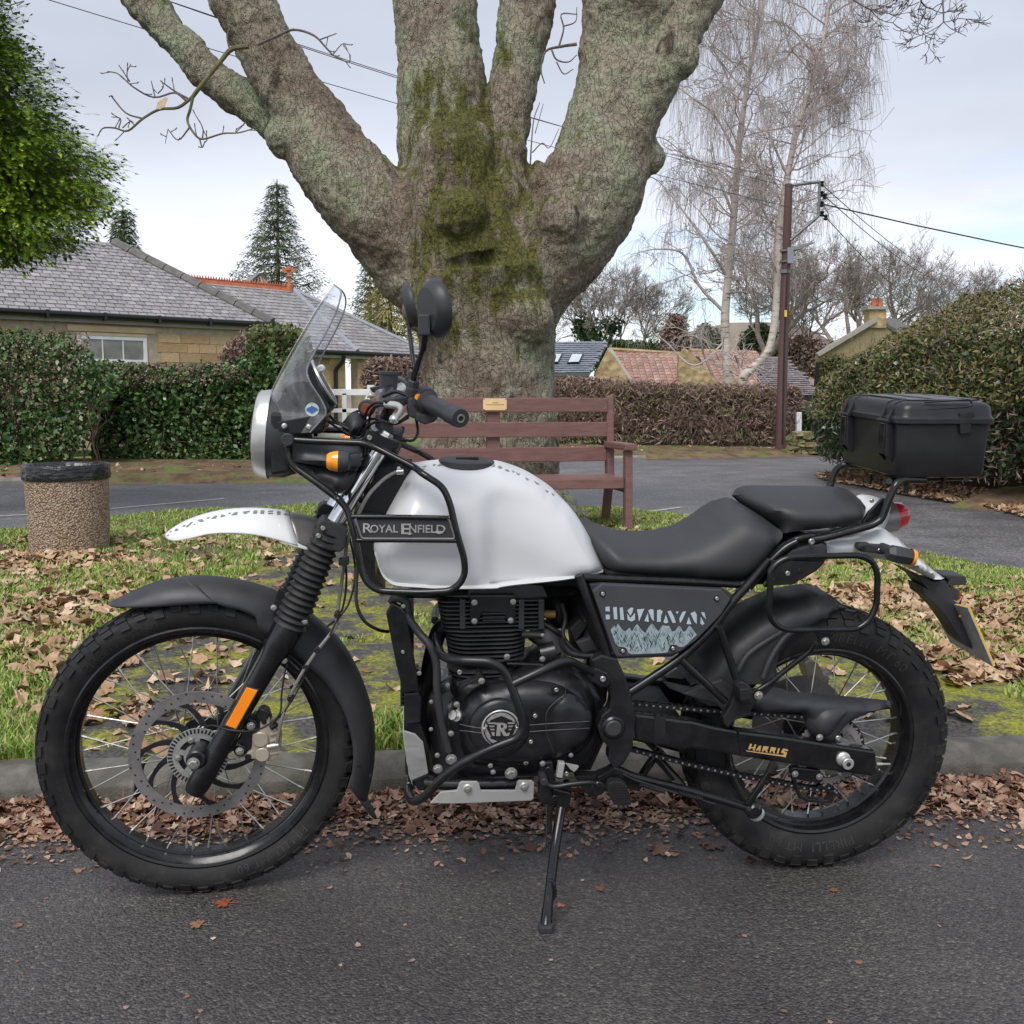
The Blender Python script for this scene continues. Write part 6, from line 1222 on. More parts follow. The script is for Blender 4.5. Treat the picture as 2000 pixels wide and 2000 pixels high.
for i in range(10):
 a0=2*pi*i/10
 up,dn=[],[]
 for k in range(7):
  t=k/6;r=.050+(.124-.050)*t;a=a0+.55*t**1.2;w=(.0085*(1-t)+.0048*t+.006*max(0,t-.8)*5)/r
  up.append((cos(a+w)*r,yd+.0005,sin(a+w)*r));dn.append((cos(a-w)*r,yd+.0005,sin(a-w)*r))
 mbs.prism(up+dn[::-1],(0,.005,0))
mbs.lathe([(0,.030),(.007,.030),(.007,.058),(0,.058),(0,.030)],(0,yd-.001,0),(0,1,0),48,ref=(1,0,0))
mbs.build('disc_carrier',m_black,fw,smooth=False)
mbr=MB().lathe([(0,.042),(.002,.042),(.002,.0655),(0,.0655),(0,.042)],(0,yd-.006,0),(0,1,0),64,ref=(1,0,0))
for i in range(5):
 a=2*pi*i/5+.3;c=Vector((cos(a)*.036,yd-.005,sin(a)*.036));mbr.box(c,(.014,.002,.012),Matrix.Rotation(-a,3,'Y'))
mbr.lathe([(0,.020),(.002,.020),(.002,.030),(0,.030),(0,.020)],(0,yd-.006,0),(0,1,0),40,ref=(1,0,0))
mbr.build('sensor_ring',m_silver,fw,ang=30)
mbt=MB()
for i in range(46):
 a=2*pi*i/46;mbt.box((cos(a)*.059,yd-.0065,sin(a)*.059),(.010,.0012,.0038),Matrix.Rotation(-a,3,'Y'))
o=mbt.build('ring_slots',m_dark,fw,smooth=False);o['kind']='stuff'
for i in range(5):
 a=2*pi*i/5+.62
 bolt(D_,0,0,0,.0065).matrix_local=FM@Matrix.Translation((cos(a)*.0415,yd-.008,sin(a)*.0415))@Matrix.Scale(.0055,4)
mbp=MB();yr=-.100
nt=45;ring=[]
for i in range(nt*4):
 a=2*pi*i/(nt*4);r=(.0775,.0805,.0805,.0775)[i%4];ring.append((cos(a)*r,yr,sin(a)*r))
inn=[(cos(2*pi*i/(nt*4))*.064,yr,sin(2*pi*i/(nt*4))*.064)for i in range(nt*4)]
n_=nt*4;b2=[(x,y+.005,z)for x,y,z in ring];i2=[(x,y+.005,z)for x,y,z in inn]
mbp.add(ring+inn+b2+i2,[f for i in range(n_)for j in[(i+1)%n_]for f in((i,j,n_+j,n_+i),(2*n_+i,3*n_+i,3*n_+j,2*n_+j),(i,2*n_+i,2*n_+j,j),(n_+i,n_+j,3*n_+j,3*n_+i))])
for i in range(6):
 a=2*pi*i/6+.2;mbp.box((cos(a)*.052,yr+.003,sin(a)*.052),(.030,.004,.016),Matrix.Rotation(-a,3,'Y'))
mbp.lathe([(0,.025),(.03,.025),(.03,.045),(0,.045),(0,.025)],(0,yr,0),(0,1,0),40,ref=(1,0,0))
mbp.build('sprocket',m_disc,rw,ang=30)
for i in range(6):
 a=2*pi*i/6+.2;bolt(D_,0,0,0).matrix_local=RM@Matrix.Translation((cos(a)*.054,yr-.001,sin(a)*.054))@Matrix.Scale(.006,4)
MB().lathe([(0,.085),(.004,.085),(.004,.120),(0,.120),(0,.085)],(0,.085,0),(0,1,0),64,ref=(1,0,0)).lathe([(0,.03),(.003,.03),(.003,.088),(0,.088),(0,.03)],(0,.086,0),(0,1,0),40).build('brake_disc',m_disc,rw,ang=30)
# front fork, brake, fenders (steered frame)
def P1(z,x,y,s,fr=FB):return fr.P(*z(x,y),s)
def both_tubes(name,a,b,r,m,fr=FF,sides=20,prof=None):
 for sg in(0,1):
  p,q=(a,b)if not sg else(mir(a,fr),mir(b,fr))
  ax=q-p;mb=MB()
  if prof:mb.lathe(prof,p,ax,sides,cap=True)
  else:mb.tube([p,q],r,sides)
  bpart(name,mb,m)
zN1=N_
leg0,leg1=P1(B_,338,1670,.105,FF),P1(B_,1030,462,.100,FF)
LL=(leg1-leg0).length
both_tubes('fork_leg',leg0,leg1,0,m_gloss,prof=[(-.022,.010),(-.020,.021),(.0,.025),(.03,.026),(.06,.0245),(.20,.0235),(LL-.085,.0255),(LL-.055,.032),(LL-.02,.034),(LL,.034)])
g0,g1=P1(B_,1030,462,.100,FF),P1(N_,1775,1765,.100,FF)
Lg=(g1-g0).length;gp=[]
nr=15
for i in range(nr*4+1):
 t=i/(nr*4);rr=.0335*(1-t)+.029*t;gp.append((t*Lg,rr+(.0045,.0015,-.0035,.0015)[i%4]))
both_tubes('fork_gaiter',g0,g1,0,m_bootrub,prof=gp,sides=28)
t0,t1=P1(N_,1790,1740,.100,FF),P1(D_,1150,1420,.100,FF)
both_tubes('fork_tube',t0,t1,.0195,m_chrome)
plate('fork_clamp',N_,[(1715,1715),(1745,1690),(1878,1745),(1860,1850),(1830,1875),(1690,1830)],.128,.07,m_plastic,fr=FF,bevel=.004,mirror=FF)
pp=P1(N_,1790,1780,.09,FF);bpart('fork_yoke',MB().tube([pp,mir(pp,FF)],.026,12),m_black)
bolt(N_,1741,1742,.130,.0065,'allen',FF);bolt(N_,1717,1783,.130,.0065,'allen',FF)
plate('top_clamp',D_,[(1032,1308),(1125,1350),(1282,1410),(1268,1450),(1190,1485),(1000,1400),(1005,1370)],.128,.07,m_black,fr=FF,bevel=.003,mirror=FF)
pp=P1(D_,1140,1395,.09,FF);bpart('top_yoke',MB().tube([pp,mir(pp,FF)],.024,12),m_black)
bolt(D_,1048,1370,.130,.007,'allen',FF)
ax=(t1-t0).normalized();q=P1(D_,1172,1372,.100,FF)
for c in(q,mir(q,FF)):bpart('fork_cap',MB().lathe([(-.03,.017),(.0,.017),(.004,.014),(.006,.014),(.012,.013),(.012,.001)],c,ax,6),m_silver,smooth=False)
pa,pb=P1(D_,1080,1640,0,FF),P1(D_,1215,1330,0,FF);bpart('headstock',MB().tube([pa,pb],.034,20),m_black)
plate('reflector',B_,[(700,938),(785,962),(622,1252),(543,1224)],.1335,.118,m_reflex,fr=FF,bevel=.0015)
plate('reflector_frame',B_,[(695,928),(795,958),(626,1264),(533,1230)],.1318,.117,m_plastic,fr=FF,bevel=.001)
for x,y in((905,335),(1140,440)):bolt(B_,x,y,.125,.006,'hex',FF)
for x,y in((735,1228),(650,1418)):bolt(B_,x,y,.112,.0085,'hex',FF)
bolt(B_,985,735,.108,.0065,'hex',FF);bolt(B_,373,1245,.100,.0055,'allen',FF)
bolt(B_,300,1510,.142,.0125,'hex',FF);disc('axle_spacer',P1(B_,315,1490,.130,FF),.021,.07,m_black)
plate('caliper_bracket',B_,[(620,1390),(660,1330),(700,1200),(760,1130),(870,1110),(895,1160),(840,1260),(760,1290),(740,1380),(690,1450),(640,1450)],.098,.082,m_black,fr=FF,bevel=.003)
for x,y,r in((735,1228,.0135),(650,1418,.0135),(820,1150,.014)):disc('lug',P1(B_,x,y,.108,FF),r,.03,m_black)
plate('caliper',B_,[(805,1180),(835,1150),(880,1165),(880,1235),(950,1260),(965,1330),(960,1420),(935,1470),(880,1500),(760,1480),(700,1480),(690,1440),(740,1410),(745,1290),(800,1270)],.105,.055,m_caliper,fr=FF,bevel=.004)
for x,y,r in((803,1335,.0175),(818,1450,.0160)):
 disc('piston_boss',P1(B_,x,y,.112,FF),r,.02,m_caliper,rnd=.1)
plate('caliper_web',B_,[(810,1350),(865,1350),(862,1430),(815,1430)],.109,.1,m_caliper,fr=FF,bevel=.002)
for k in range(4):plate('caliper_fin',B_,[(875,1290+48*k),(955,1270+50*k),(955,1285+50*k),(878,1308+48*k)],.109,.10,m_caliper,fr=FF,bevel=.001)
tubepart('banjo',[P1(B_,860,1385,.112,FF),P1(B_,945,1370,.115,FF)],.0055,m_silver,sides=12)
tubepart('pad_pin',[P1(B_,885,1245,.108,FF),P1(B_,930,1215,.110,FF)],.006,m_cable,sides=8)
disc('pin_bush',P1(B_,832,1200,.107,FF),.006,.004,m_dark);disc('pin_bush',P1(B_,712,1465,.107,FF),.007,.004,m_dark)
hose=pts(B_,[(1440,15,.07),(1415,170,.08),(1385,390,.09),(1365,490,.10),(1230,665,.112),(1145,790,.118),(1080,905,.115),(1020,1030,.112),(965,1180,.118),(945,1290,.118),(930,1360,.115)],fr=FF)
tubepart('brake_hose',hose,.0040,m_hose,smooth=True,sides=8)
tubepart('sensor_cable',pts(B_,[(375,1240,.10),(450,1225,.115),(560,1255,.135),(700,1268,.14),(830,1240,.13),(950,1140,.12),(965,1000,.115),(985,850,.112),(1010,760,.11)],fr=FF),.0020,m_cable,smooth=True,sides=6)
tubepart('sensor_cable',pts(B_,[(1160,800,.112),(1130,870,.115),(1060,1010,.118),(1000,1100,.118),(930,1180,.115),(890,1230,.11)],fr=FF),.0020,m_cable,smooth=True,sides=6)
tubepart('speed_cable',pts(B_,[(1450,0,.06),(1455,130,.07),(1440,280,.08),(1400,400,.09),(1310,480,.09)],fr=FF),.0028,m_cable,smooth=True,sides=6)
tubepart('fender_bracket',pts(B_,[(985,735,.105),(1020,780,.10),(1080,825,.085),(1140,800,.07),(1080,740,.065),(990,670,.07)],fr=FF),.0030,m_black,sides=8)
for x,y in((1385,395),(1232,660),(1150,790),(1030,1025)):disc('hose_clip',P1(B_,x,y,.122,FF),.0068,.02,m_cable)
shell('mudguard',B_,[(225,105,440,300),(350,100,480,310),(500,110,545,330),(700,142,640,352),(900,205,765,405),(1060,285,800,505),(1210,395,960,600),(1400,570,1130,750),(1520,760,1285,885),(1600,950,1390,1040),(1650,1130,1460,1190),(1668,1350,1505,1400),(1655,1560,1498,1560),(1605,1785,1480,1700)],.062,m_plastic,fr=FF,prof=1.2)
shell('mudguard_extender',A_,[(822,690,870,716,.03),(950,632,990,722,.046),(1100,562,1180,716,.056),(1250,517,1380,702,.062),(1370,499,1560,692,.064),(1460,492,1640,694,.064)],.06,m_plastic,fr=FF,prof=1.2,thick=.004)
shell('mud_flap',B_,[(1598,1765,1482,1700,.05),(1640,1835,1560,1800,.045),(1682,1925,1640,1905,.02)],.05,m_plastic,fr=FF,thick=.003,sub=2)
plate('stay',B_,[(945,195),(1010,220),(970,330),(880,370)],.085,.06,m_black,fr=FF)
for x,y in((1550,1530),(1637,1612)):disc('rivet',P1(B_,x,y,.062,FF),.004,.01,m_dark)
beak=shell('beak_fender',N_,[(892,1782,900,1800,.012),(925,1750,950,1811,.032),(1000,1706,1040,1796,.046),(1100,1670,1130,1776,.055),(1220,1646,1240,1771,.060),(1340,1638,1370,1780,.062),(1450,1641,1480,1803,.062),(1555,1652,1605,1840,.060)],.06,m_snow,fr=FF,thick=.004,prof=1.6,n=9)
shell('beak_rim',N_,[(1500,1700,1520,1822,.060),(1570,1740,1600,1846,.060),(1660,1800,1668,1866,.055)],.06,m_snow,fr=FF,thick=.004,prof=1.6,n=9,s0=.03,mirror=False)
shell('beak_base',N_,[(1555,1660,1604,1822,.057),(1630,1672,1640,1838,.055),(1725,1700,1690,1852,.052)],.06,m_grey,fr=FF,thick=.004,prof=1.6,n=9)
zb=zf(300,970,.17598);bb=bvh_of(beak)
st=[[(1462,193),(1500,205),(1500,222),(1440,210)],[(1365,175),(1405,175),(1403,210),(1368,212)],[(1268,172),(1322,168),(1322,178),(1268,182)],[(1268,192),(1322,190),(1322,200),(1268,203)],[(1188,168),(1228,166),(1222,198),(1182,200)],[(1112,168),(1150,166),(1145,196),(1100,198)],[(990,180),(1070,170),(1060,182),(985,188)],[(985,203),(1050,196),(1020,190)],[(860,216),(905,186),(935,182),(925,210)],[(825,195),(865,188),(840,206)],[(742,238),(760,208),(805,222)],[(640,256),(690,222),(710,220),(695,250)],[(585,250),(635,235),(610,255)],[(490,272),(545,262),(568,280),(520,292)],[(360,345),(430,290),(445,292),(385,345)],[(320,340),(365,318),(345,342)],[(240,392),(258,360),(292,374)],[(185,398),(215,385),(200,402)],[(155,432),(185,425),(170,440)],[(450,318),(475,308),(460,322)]]
decal('stencil_letters',bb,[[zb(*q)for q in s_]for s_ in st],m_decal,off=.0036,kind='stuff')
# headlight, instruments, windscreen
zS=zf(480,540,.20704)
cL=P1(D_,300,1345,0);cTop=P1(D_,300,1008,0);Rl=(cTop-cL).length*.93
axF=(P1(D_,180,1335,0)-P1(D_,300,1345,0)).normalized()
bpart('headlight_rim',MB().lathe([(-.002,Rl),(.002,Rl*1.0),(.018,Rl*.965),(.024,Rl*.94),(.028,Rl*.90),(.024,Rl*.86)],cL,axF,48,ref=(0,0,1),sx=1.08),m_silver)
bpart('headlight_lens',MB().lathe([(.022,Rl*.88),(.030,Rl*.72),(.036,Rl*.5),(.040,Rl*.25),(.041,.001)],cL,axF,40,ref=(0,0,1),sx=1.08),m_lens)
bpart('headlight_reflector',MB().lathe([(.018,Rl*.86),(.0,Rl*.7),(-.03,Rl*.4),(-.045,.001)],cL,axF,32,ref=(0,0,1),sx=1.08),m_chrome)
bpart('headlight_shell',MB().lathe([(.0,Rl*.98),(-.035,Rl*.97),(-.062,Rl*.85),(-.085,Rl*.55),(-.09,.001)],cL,axF,40,ref=(0,0,1),sx=1.06),m_plastic)
plate('headlight_bracket',D_,[(300,1180),(430,1180),(720,1200),(700,1340),(430,1360),(440,1560),(450,1640),(300,1662)],.085,-.085,m_black,bevel=.008)
scr=[(345,1320,600,1332),(296,1230,688,1235),(290,1140,722,1180),(300,1040,690,1092),(342,945,606,960),(400,830,578,862),(470,700,628,742),(556,556,718,585),(640,412,790,440),(715,305,826,330),(782,216,832,262,.045)]
rows=[(*q[:4],(q[4]if len(q)>4 else .135-.045*max(0,i-4)/6))for i,q in enumerate(scr)]
ws=shell('windscreen',D_,rows,.13,m_screen,thick=0,n=12,sub=4,prof=1.3)
R1=[P1(D_,q[2],q[3],q[4])for q in rows];R0=[P1(D_,*rows[-1][:2],0)]
edge=catmull(R1+R0,5);tub=MB().tube(edge,.0019,6).tube([Vector((q.x,-q.y,q.z))for q in edge],.0019,6);bpart('screen_edge',tub,m_edge)
for x,y in((405,1285),(590,1293)):disc('screw',P1(D_,x,y,.138),.0058,.01,m_zinc,rnd=.5);bolt(D_,x,y,.130,.004,'allen')
plate('screen_bracket',D_,[(350,1255),(600,1210),(625,1215),(625,1330),(480,1340),(370,1330)],.128,.122,m_dark,mirror=FB)
bw_=bvh_of(ws)
ang_=[2*pi*i/20 for i in range(20)]
decal('round_sticker',bw_,[[D_(618+52*cos(a),1158+52*sin(a))for a in ang_]],m_ice,off=.001)
decal('sticker_emblem',bw_,[[D_(x,y)for x,y in((572,1160),(590,1142),(605,1138),(618,1128),(632,1138),(648,1142),(666,1160),(646,1168),(632,1182),(618,1192),(602,1182),(588,1172))]],m_blue,off=.002)
f0,f1=P1(D_,615,790,.02),P1(D_,795,1120,.02);fc=(f0+f1)/2;rad=(f1-f0).length/2;dax=(f1-f0).normalized();nax=dax.cross(FB.nl).normalized()
if nax.z<0:nax=-nax
bpart('instrument_cluster',MB().lathe([(-.075,rad*.55),(-.06,rad*.9),(-.035,rad*1.0),(-.004,rad*1.02),(0,rad*.98)],fc,nax,36,ref=dax,cap=True),m_plastic)
bpart('instrument_glass',MB().lathe([(.0,rad*.97),(.004,rad*.93),(.006,.001)],fc,nax,36,ref=dax),m_lens)
bpart('instrument_bezel',MB().lathe([(-.001,rad*1.02),(.003,rad*1.02),(.004,rad*.97),(-.001,rad*.97)],fc,nax,36,ref=dax),m_silver)
plate('instrument_housing',D_,[(465,860),(520,830),(600,800),(760,1180),(700,1200),(620,1170),(520,1080),(470,960)],.075,-.075,m_dark,bevel=.01)
disc('knob',P1(D_,683,850,.02),.0085,.02,m_white,rnd=.4)
# frame-mounted front guard (both sides)
E2D=lambda x,y:E_(x,y)
loop=[P1(D_,432,1385,.125),P1(D_,600,1397,.13),P1(D_,1000,1412,.14),P1(D_,1095,1445,.142),P1(D_,1400,1600,.17),P1(E_,560,240,.195),P1(E_,690,322,.205),P1(E_,735,420,.208),P1(E_,775,600,.212),P1(E_,828,780,.212),P1(E_,832,870,.212),P1(E_,800,935,.212),P1(E_,738,980,.21),P1(E_,560,990,.205),P1(E_,290,980,.195),P1(E_,215,930,.19),P1(E_,180,850,.187),P1(E_,130,600,.182),P1(E_,90,460,.172),P1(E_,20,385,.165),P1(D_,850,1860,.16),P1(D_,650,1710,.145),P1(D_,470,1585,.13),P1(D_,428,1500,.125)]
tubepart('guard_rail',loop,.0072,m_gloss,R=.02,mirror=FB,closed=True,sides=12)
disc('guard_cap',P1(D_,428,1388,.142),.0135,.03,m_plastic)
tubepart('cross_bar',[P1(D_,432,1388,.12),P1(D_,432,1388,-.12)],.007,m_gloss)
puff('side_housing',D_,[(465,1428,.10,.01),(960,1455,.10,.01),(992,1490,.10,.01),(985,1585,.10,.01),(840,1612,.12,.01),(470,1552,.10,.01)],.148,m_plastic,both=False,back=.05,smooth_outline=False,right=True)
puff('side_cowl',D_,[(468,1560,.09,.015),(830,1620,.09,.015),(948,1632,.09,.012),(940,1680,.09,.015),(880,1775,.09,.015),(830,1795,.09,.015),(770,1770,.09,.015),(620,1670,.09,.015),(500,1590,.09,.015)],.128,m_plastic,both=False,back=.05,right=True)
for sg in(1,-1):
 if sg==1:a,b,c=P1(D_,722,1550,.200),P1(D_,815,1550,.200),P1(D_,905,1552,.200)
 else:a,b,c=[Vector((q.x,-q.y,q.z))for q in(P1(D_,722,1550,.200),P1(D_,815,1550,.200),P1(D_,905,1552,.200))]
 ax=(c-b).normalized();L1=(b-a).length;L2=(c-b).length
 ind=link('indicator',None,bike)
 MB().lathe([(-L1,.006),(-L1*.93,.014),(-L1*.7,.0182),(-L1*.3,.0205),(0,.0215)],b,ax,24,cap=True,ref=(0,1,0),sx=.9).build('indicator_lens',m_amber,ind)
 MB().lathe([(0,.0212),(L2*.5,.0200),(L2*.85,.0175),(L2,.012)],b,ax,24,cap=True,ref=(0,1,0),sx=.9).build('indicator_body',m_plastic,ind)
 MB().tube([c-ax*.01,c+Vector((.012,.05*sg,0))],.011,10).build('indicator_stalk',m_plastic,ind)
# handlebar, grips, levers, mirrors (steered)
hb=[P1(D_,1500,1105,.30,FF),P1(D_,1395,1075,.26,FF),P1(D_,1265,1085,.17,FF),P1(D_,1190,1170,.09,FF),P1(D_,1165,1215,.03,FF)]
hb2=hb+[mir(q,FF)for q in hb[::-1]]
tubepart('handlebar',hb2,.0115,m_black,smooth=True,sides=14)
bar_clamp=(hb[-1]+mir(hb[-1],FF))/2
for f in(lambda q:q,lambda q:mir(q,FF)):bpart('bar_riser',MB().tube([f(P1(D_,1165,1330,.03,FF)),f(hb[-1])],.018,12),m_plastic)
ga,gb=P1(D_,1478,1098,.29,FF),P1(D_,1738,1226,.425,FF)
for f in(lambda q:q,lambda q:mir(q,FF)):
 a,b=f(ga),f(gb);ax=b-a;L=ax.length
 bpart('grip',MB().lathe([(0,.021),(L*.04,.0225),(L*.07,.0225),(L*.09,.0175),(L*.3,.0165),(L*.6,.0165),(L*.68,.0178),(L*.70,.0185),(L*.72,.0172),(L*.74,.0172),(L*.76,.0190),(L*.80,.0180),(L*.82,.0180),(L*.84,.0190),(L*.96,.0190),(L,.0175),(L,.008),(L-.004,.007),(L-.004,.001)],a,ax,28),m_plastic)
 bpart('grip_end',MB().lathe([(L+.001,.0085),(L+.001,.005),(L-.006,.005)],a,ax,20),m_zinc)
 h=MB();o_=a-ax.normalized()*.02
 h.lathe([(-.018,.020),(-.016,.026),(.012,.028),(.022,.026),(.024,.018)],o_,ax,12,cap=True)
 bpart('switch_housing',h,m_plastic,smooth=False)
plate('switch_box',D_,[(1345,1080),(1400,1015),(1520,1010),(1590,1090),(1600,1140),(1560,1240),(1480,1262),(1350,1215),(1338,1150)],.295,.262,m_plastic,fr=FF,bevel=.005)
plate('switch_foot',D_,[(1400,1180),(1555,1210),(1550,1250),(1470,1275),(1400,1245)],.30,.27,m_plastic,fr=FF,bevel=.004)
plate('horn_button',D_,[(1398,1050),(1420,1040),(1448,1052),(1435,1085),(1405,1090),(1390,1072)],.302,.292,m_amber,fr=FF,bevel=.0015)
lv=catmull([P1(D_,1180,1118,.255,FF),P1(D_,1262,1132,.285,FF),P1(D_,1290,1165,.32,FF),P1(D_,1266,1205,.365,FF),P1(D_,1235,1232,.405,FF)],6)
for f in(lambda q:q,lambda q:mir(q,FF)):
 bpart('lever',MB().tube([f(q)for q in lv],[.0085-.0035*min(1,i/len(lv)*1.3)for i in range(len(lv))],10).lathe([(-.009,.001),(-.007,.0055),(0,.0088),(.007,.0055),(.009,.001)],f(lv[-1]),(0,1,0),14),m_silver)
plate('lever_perch',D_,[(1150,1085),(1290,1060),(1340,1070),(1345,1110),(1300,1140),(1180,1130)],.268,.245,m_black,fr=FF,bevel=.004,mirror=FF)
tubepart('choke_arm',pts(D_,[(1150,1060,.20),(1250,1015,.22),(1330,1050,.24),(1400,1050,.25)],fr=FF),.004,m_black,sides=8)
def mirror_set(ctr,axis,Rm,stem,mount,f):
 ms=link('mirror',None,bike)
 c=f(ctr);ax=f(ctr+Vector(axis))-c
 MB().lathe([(0,Rm),(.004,Rm*1.0),(.012,Rm*.93),(.020,Rm*.80),(.0225,Rm*.74),(.023,.001)],c,ax,40).build('mirror_shell',m_plastic,ms,ang=30)
 MB().lathe([(-.002,Rm*.97),(-.003,.001)],c,ax,40).lathe([(0,Rm),(-.003,Rm*.985),(-.002,Rm*.95)],c,ax,40).build('mirror_rim',m_plastic,ms)
 MB().lathe([(-.0042,Rm*.94),(-.0048,.001)],c,ax,40).build('mirror_glass',m_chrome,ms)
 MB().tube(fillet([f(q)for q in stem],.03,5),.0062,10).build('mirror_stem',m_gloss,ms)
 a,b=f(mount[0]),f(mount[1]);MB().lathe([(0,.0135),(.012,.0135),(.013,.0115),(.026,.0115),(.030,.009)],a,b-a,8,cap=True).build('mirror_mount',m_plastic,ms,smooth=False)
 return ms
ml=P1(D_,1562,396,.375,FF);Rm_=(P1(D_,1545,170,.375,FF)-P1(D_,1575,622,.375,FF)).length/2
mirror_set(ml,(-.90,-.42,-.12),Rm_,[P1(D_,1462,450,.385,FF),P1(D_,1468,570,.385,FF),P1(D_,1462,690,.37,FF),P1(D_,1385,905,.30,FF),P1(D_,1380,960,.29,FF)],(P1(D_,1370,1042,.285,FF),P1(D_,1382,950,.29,FF)),lambda q:q)
bpart('mirror_joint',MB().box(P1(D_,1462,520,.385,FF),(.022,.022,.038)),m_plastic,smooth=False,bevel=.003)
mr=P1(D_,1380,372,-.33,FF);Rr_=(P1(D_,1350,205,-.33,FF)-P1(D_,1400,545,-.33,FF)).length/2
mirror_set(mr,(-.965,-.03,-.20),Rr_,[P1(D_,1345,480,-.325,FF),P1(D_,1350,560,-.325,FF),P1(D_,1385,840,-.29,FF)],(P1(D_,1360,950,-.285,FF),P1(D_,1378,830,-.285,FF)),lambda q:q)
c0,c1=P1(D_,1190,1010,-.22,FF),P1(D_,1195,870,-.22,FF);ax=c1-c0;L=ax.length
bpart('fluid_reservoir',MB().lathe([(0,.022),(L*.82,.0235),(L*.84,.0258),(L*.98,.0258),(L,.024)],c0,ax,24,cap=True),m_plastic)
disc('indicator_back',P1(D_,1028,1150,.02),.0185,.03,m_plastic);disc('indicator_back_lens',P1(D_,1028,1155,.0215),.013,.01,mat('dull orange lens',(.22,.05,.025),rough=.3))  # back of the far-side turn signal, drawn as discs near the mid plane
puff('ignition_pod',D_,[(845,1290,.0,.02),(880,1210,.0,.02),(950,1180,0,.02),(1020,1215,0,.02),(1010,1330,0,.02),(960,1375,0,.02),(850,1340,0,.02)],.05,m_plastic)
puff('clamp_cover',D_,[(1100,1260,.0,.02),(1200,1290,.0,.02),(1315,1290,0,.02),(1260,1400,0,.02),(1110,1350,0,.02)],.045,m_plastic,fr=FF)
bpart('brake_master',MB().tube([P1(D_,1120,1060,-.20,FF),P1(D_,1300,1000,-.24,FF)],.016,12),m_silver)
cab=[[(1180,1110,.24),(1090,1110,.18),(1030,1170,.10),(1010,1280,.05),(1000,1400,.03)],[(1180,1130,.24),(1120,1130,.2),(1060,1180,.12),(1040,1300,.08),(1020,1390,.04)],[(1350,1200,.27),(1250,1260,.22),(1120,1250,.15),(1040,1280,.1),(1000,1330,.06)],[(1340,1220,.27),(1230,1270,.2),(1100,1230,.12),(1020,1250,.08),(960,1340,.06),(930,1380,.05)],[(735,1245,.05),(820,1270,.05),(920,1320,.06),(1000,1340,.06)],[(750,1205,.03),(800,1250,.04),(950,1300,.05),(1000,1335,.06)],[(740,1250,.05),(830,1310,.05),(960,1370,.06),(1000,1340,.06)],[(1400,1220,.27),(1415,1330,.25),(1380,1390,.18),(1290,1390,.1)],[(855,1260,.02),(920,1190,0),(1000,1160,0),(1100,1130,0),(1180,1100,-.05)],[(1290,1380,.05),(1320,1400,.05),(1330,1385,.04)]]
for c in cab:tubepart('control_cable',pts(D_,c,fr=FF),.0030 if c[0][1]<1400 else .0022,m_cable,smooth=True,sides=6)
tubepart('clutch_cable',pts(E_,[(430,215,.05),(330,270,.07),(230,370,.09),(170,480,.09),(100,640,.08),(75,780,.07)]),.004,m_hose,smooth=True,sides=6)
tubepart('loop_cable',pts(E_,[(165,700,.06),(150,900,.08),(150,1060,.10),(200,1170,.10),(290,1225,.08),(350,1235,.05)]),.0038,m_cable,smooth=True,sides=8)
tubepart('loop_cable',pts(E_,[(105,640,.06),(135,780,.06),(140,900,.06),(100,1060,.07),(30,1160,.08),(-20,1260,.09)]),.0026,m_cable,smooth=True,sides=6)
plate('cable_clip',E_,[(35,785),(100,775),(100,815),(75,830),(35,815)],.085,.06,m_cable)
tubepart('tank_tap',pts(E_,[(400,232,.10),(445,228,.10)]),.006,m_zinc);disc('tap_end',P1(E_,415,212,.10),.004,.01,m_white)
plate('frame_web',E_,[(200,330),(400,330),(330,520),(170,520)],.04,-.04,m_dark)
plate('headstock_gusset',E_,[(130,480),(330,500),(260,680),(270,900),(330,960),(230,960),(190,850)],.06,-.06,m_black)
plate('coil_cover',E_,[(290,210),(500,180),(430,320),(330,500),(180,480),(200,400)],.05,-.05,m_dark)
# tank
def tank_W(a,c):
 k=Rk((a,c));return .172-.028*k
def Rk(p):
 a,c=p
 u_=max(0,min(1,(a-kx0(c))/.026));v_=max(0,min(1,(ktop(a)-c)/.035));s=u_*u_*(3-2*u_)*(v_*v_*(3-2*v_));return s
kq=[P1(E_,985,y,.16)for y in(420,500,700,860)]
def kx0(c):return np.interp(c,[q.z for q in kq[::-1]],[q.x for q in kq[::-1]])-.018
kt=[P1(E_,x,y,.15)for x,y in((940,400),(1000,330),(1100,310),(1250,350),(1450,470),(1600,640),(1700,800))]
def ktop(a):return np.interp(a,[q.x for q in kt],[q.z for q in kt])
tk=[(500,192,.03,.12),(430,325,.06,.07),(335,505,.085,.06),(275,640,.10,.05),(258,690,.11,.045),(264,745,.12,.035),(300,850,.14,.03),(340,905,.152,.025),(400,938,.158,.02),(560,950,.165,.016),(700,957,.165,.016),(1000,955,.165,.016),(1060,945,.162,.016),(1150,932,.158,.016),(1400,908,.145,.016),(1600,878,.118,.018),(1690,858,.09,.02),(1712,842,.08,.03),(1690,790,.075,.06),(1600,615,.06,.11),(1520,485,.04,.13),(1440,395,.02,.14),(1340,300,.0,.15),(1200,215,.0,.16),(1060,165,.0,.16),(980,155,.0,.16),(850,150,.0,.16),(700,150,.0,.16),(590,160,.0,.15),(530,175,.01,.14)]
tank=puff('fuel_tank',E_,tk,.172,m_white,res=.011,Wf=tank_W,power=2.1,iters=5)
lip=[(262,740,.123),(300,858,.145),(340,914,.158),(400,946,.166),(560,958,.172),(700,965,.172),(1000,963,.172),(1060,953,.169),(1150,940,.165),(1400,915,.152),(1600,886,.125),(1700,860,.09)]
Q=catmull(pts(E_,lip),4);Q2=catmull(pts(E_,[(x+(8 if i<3 else 0),y-22,s-.006)for i,(x,y,s)in enumerate(lip)]),4)
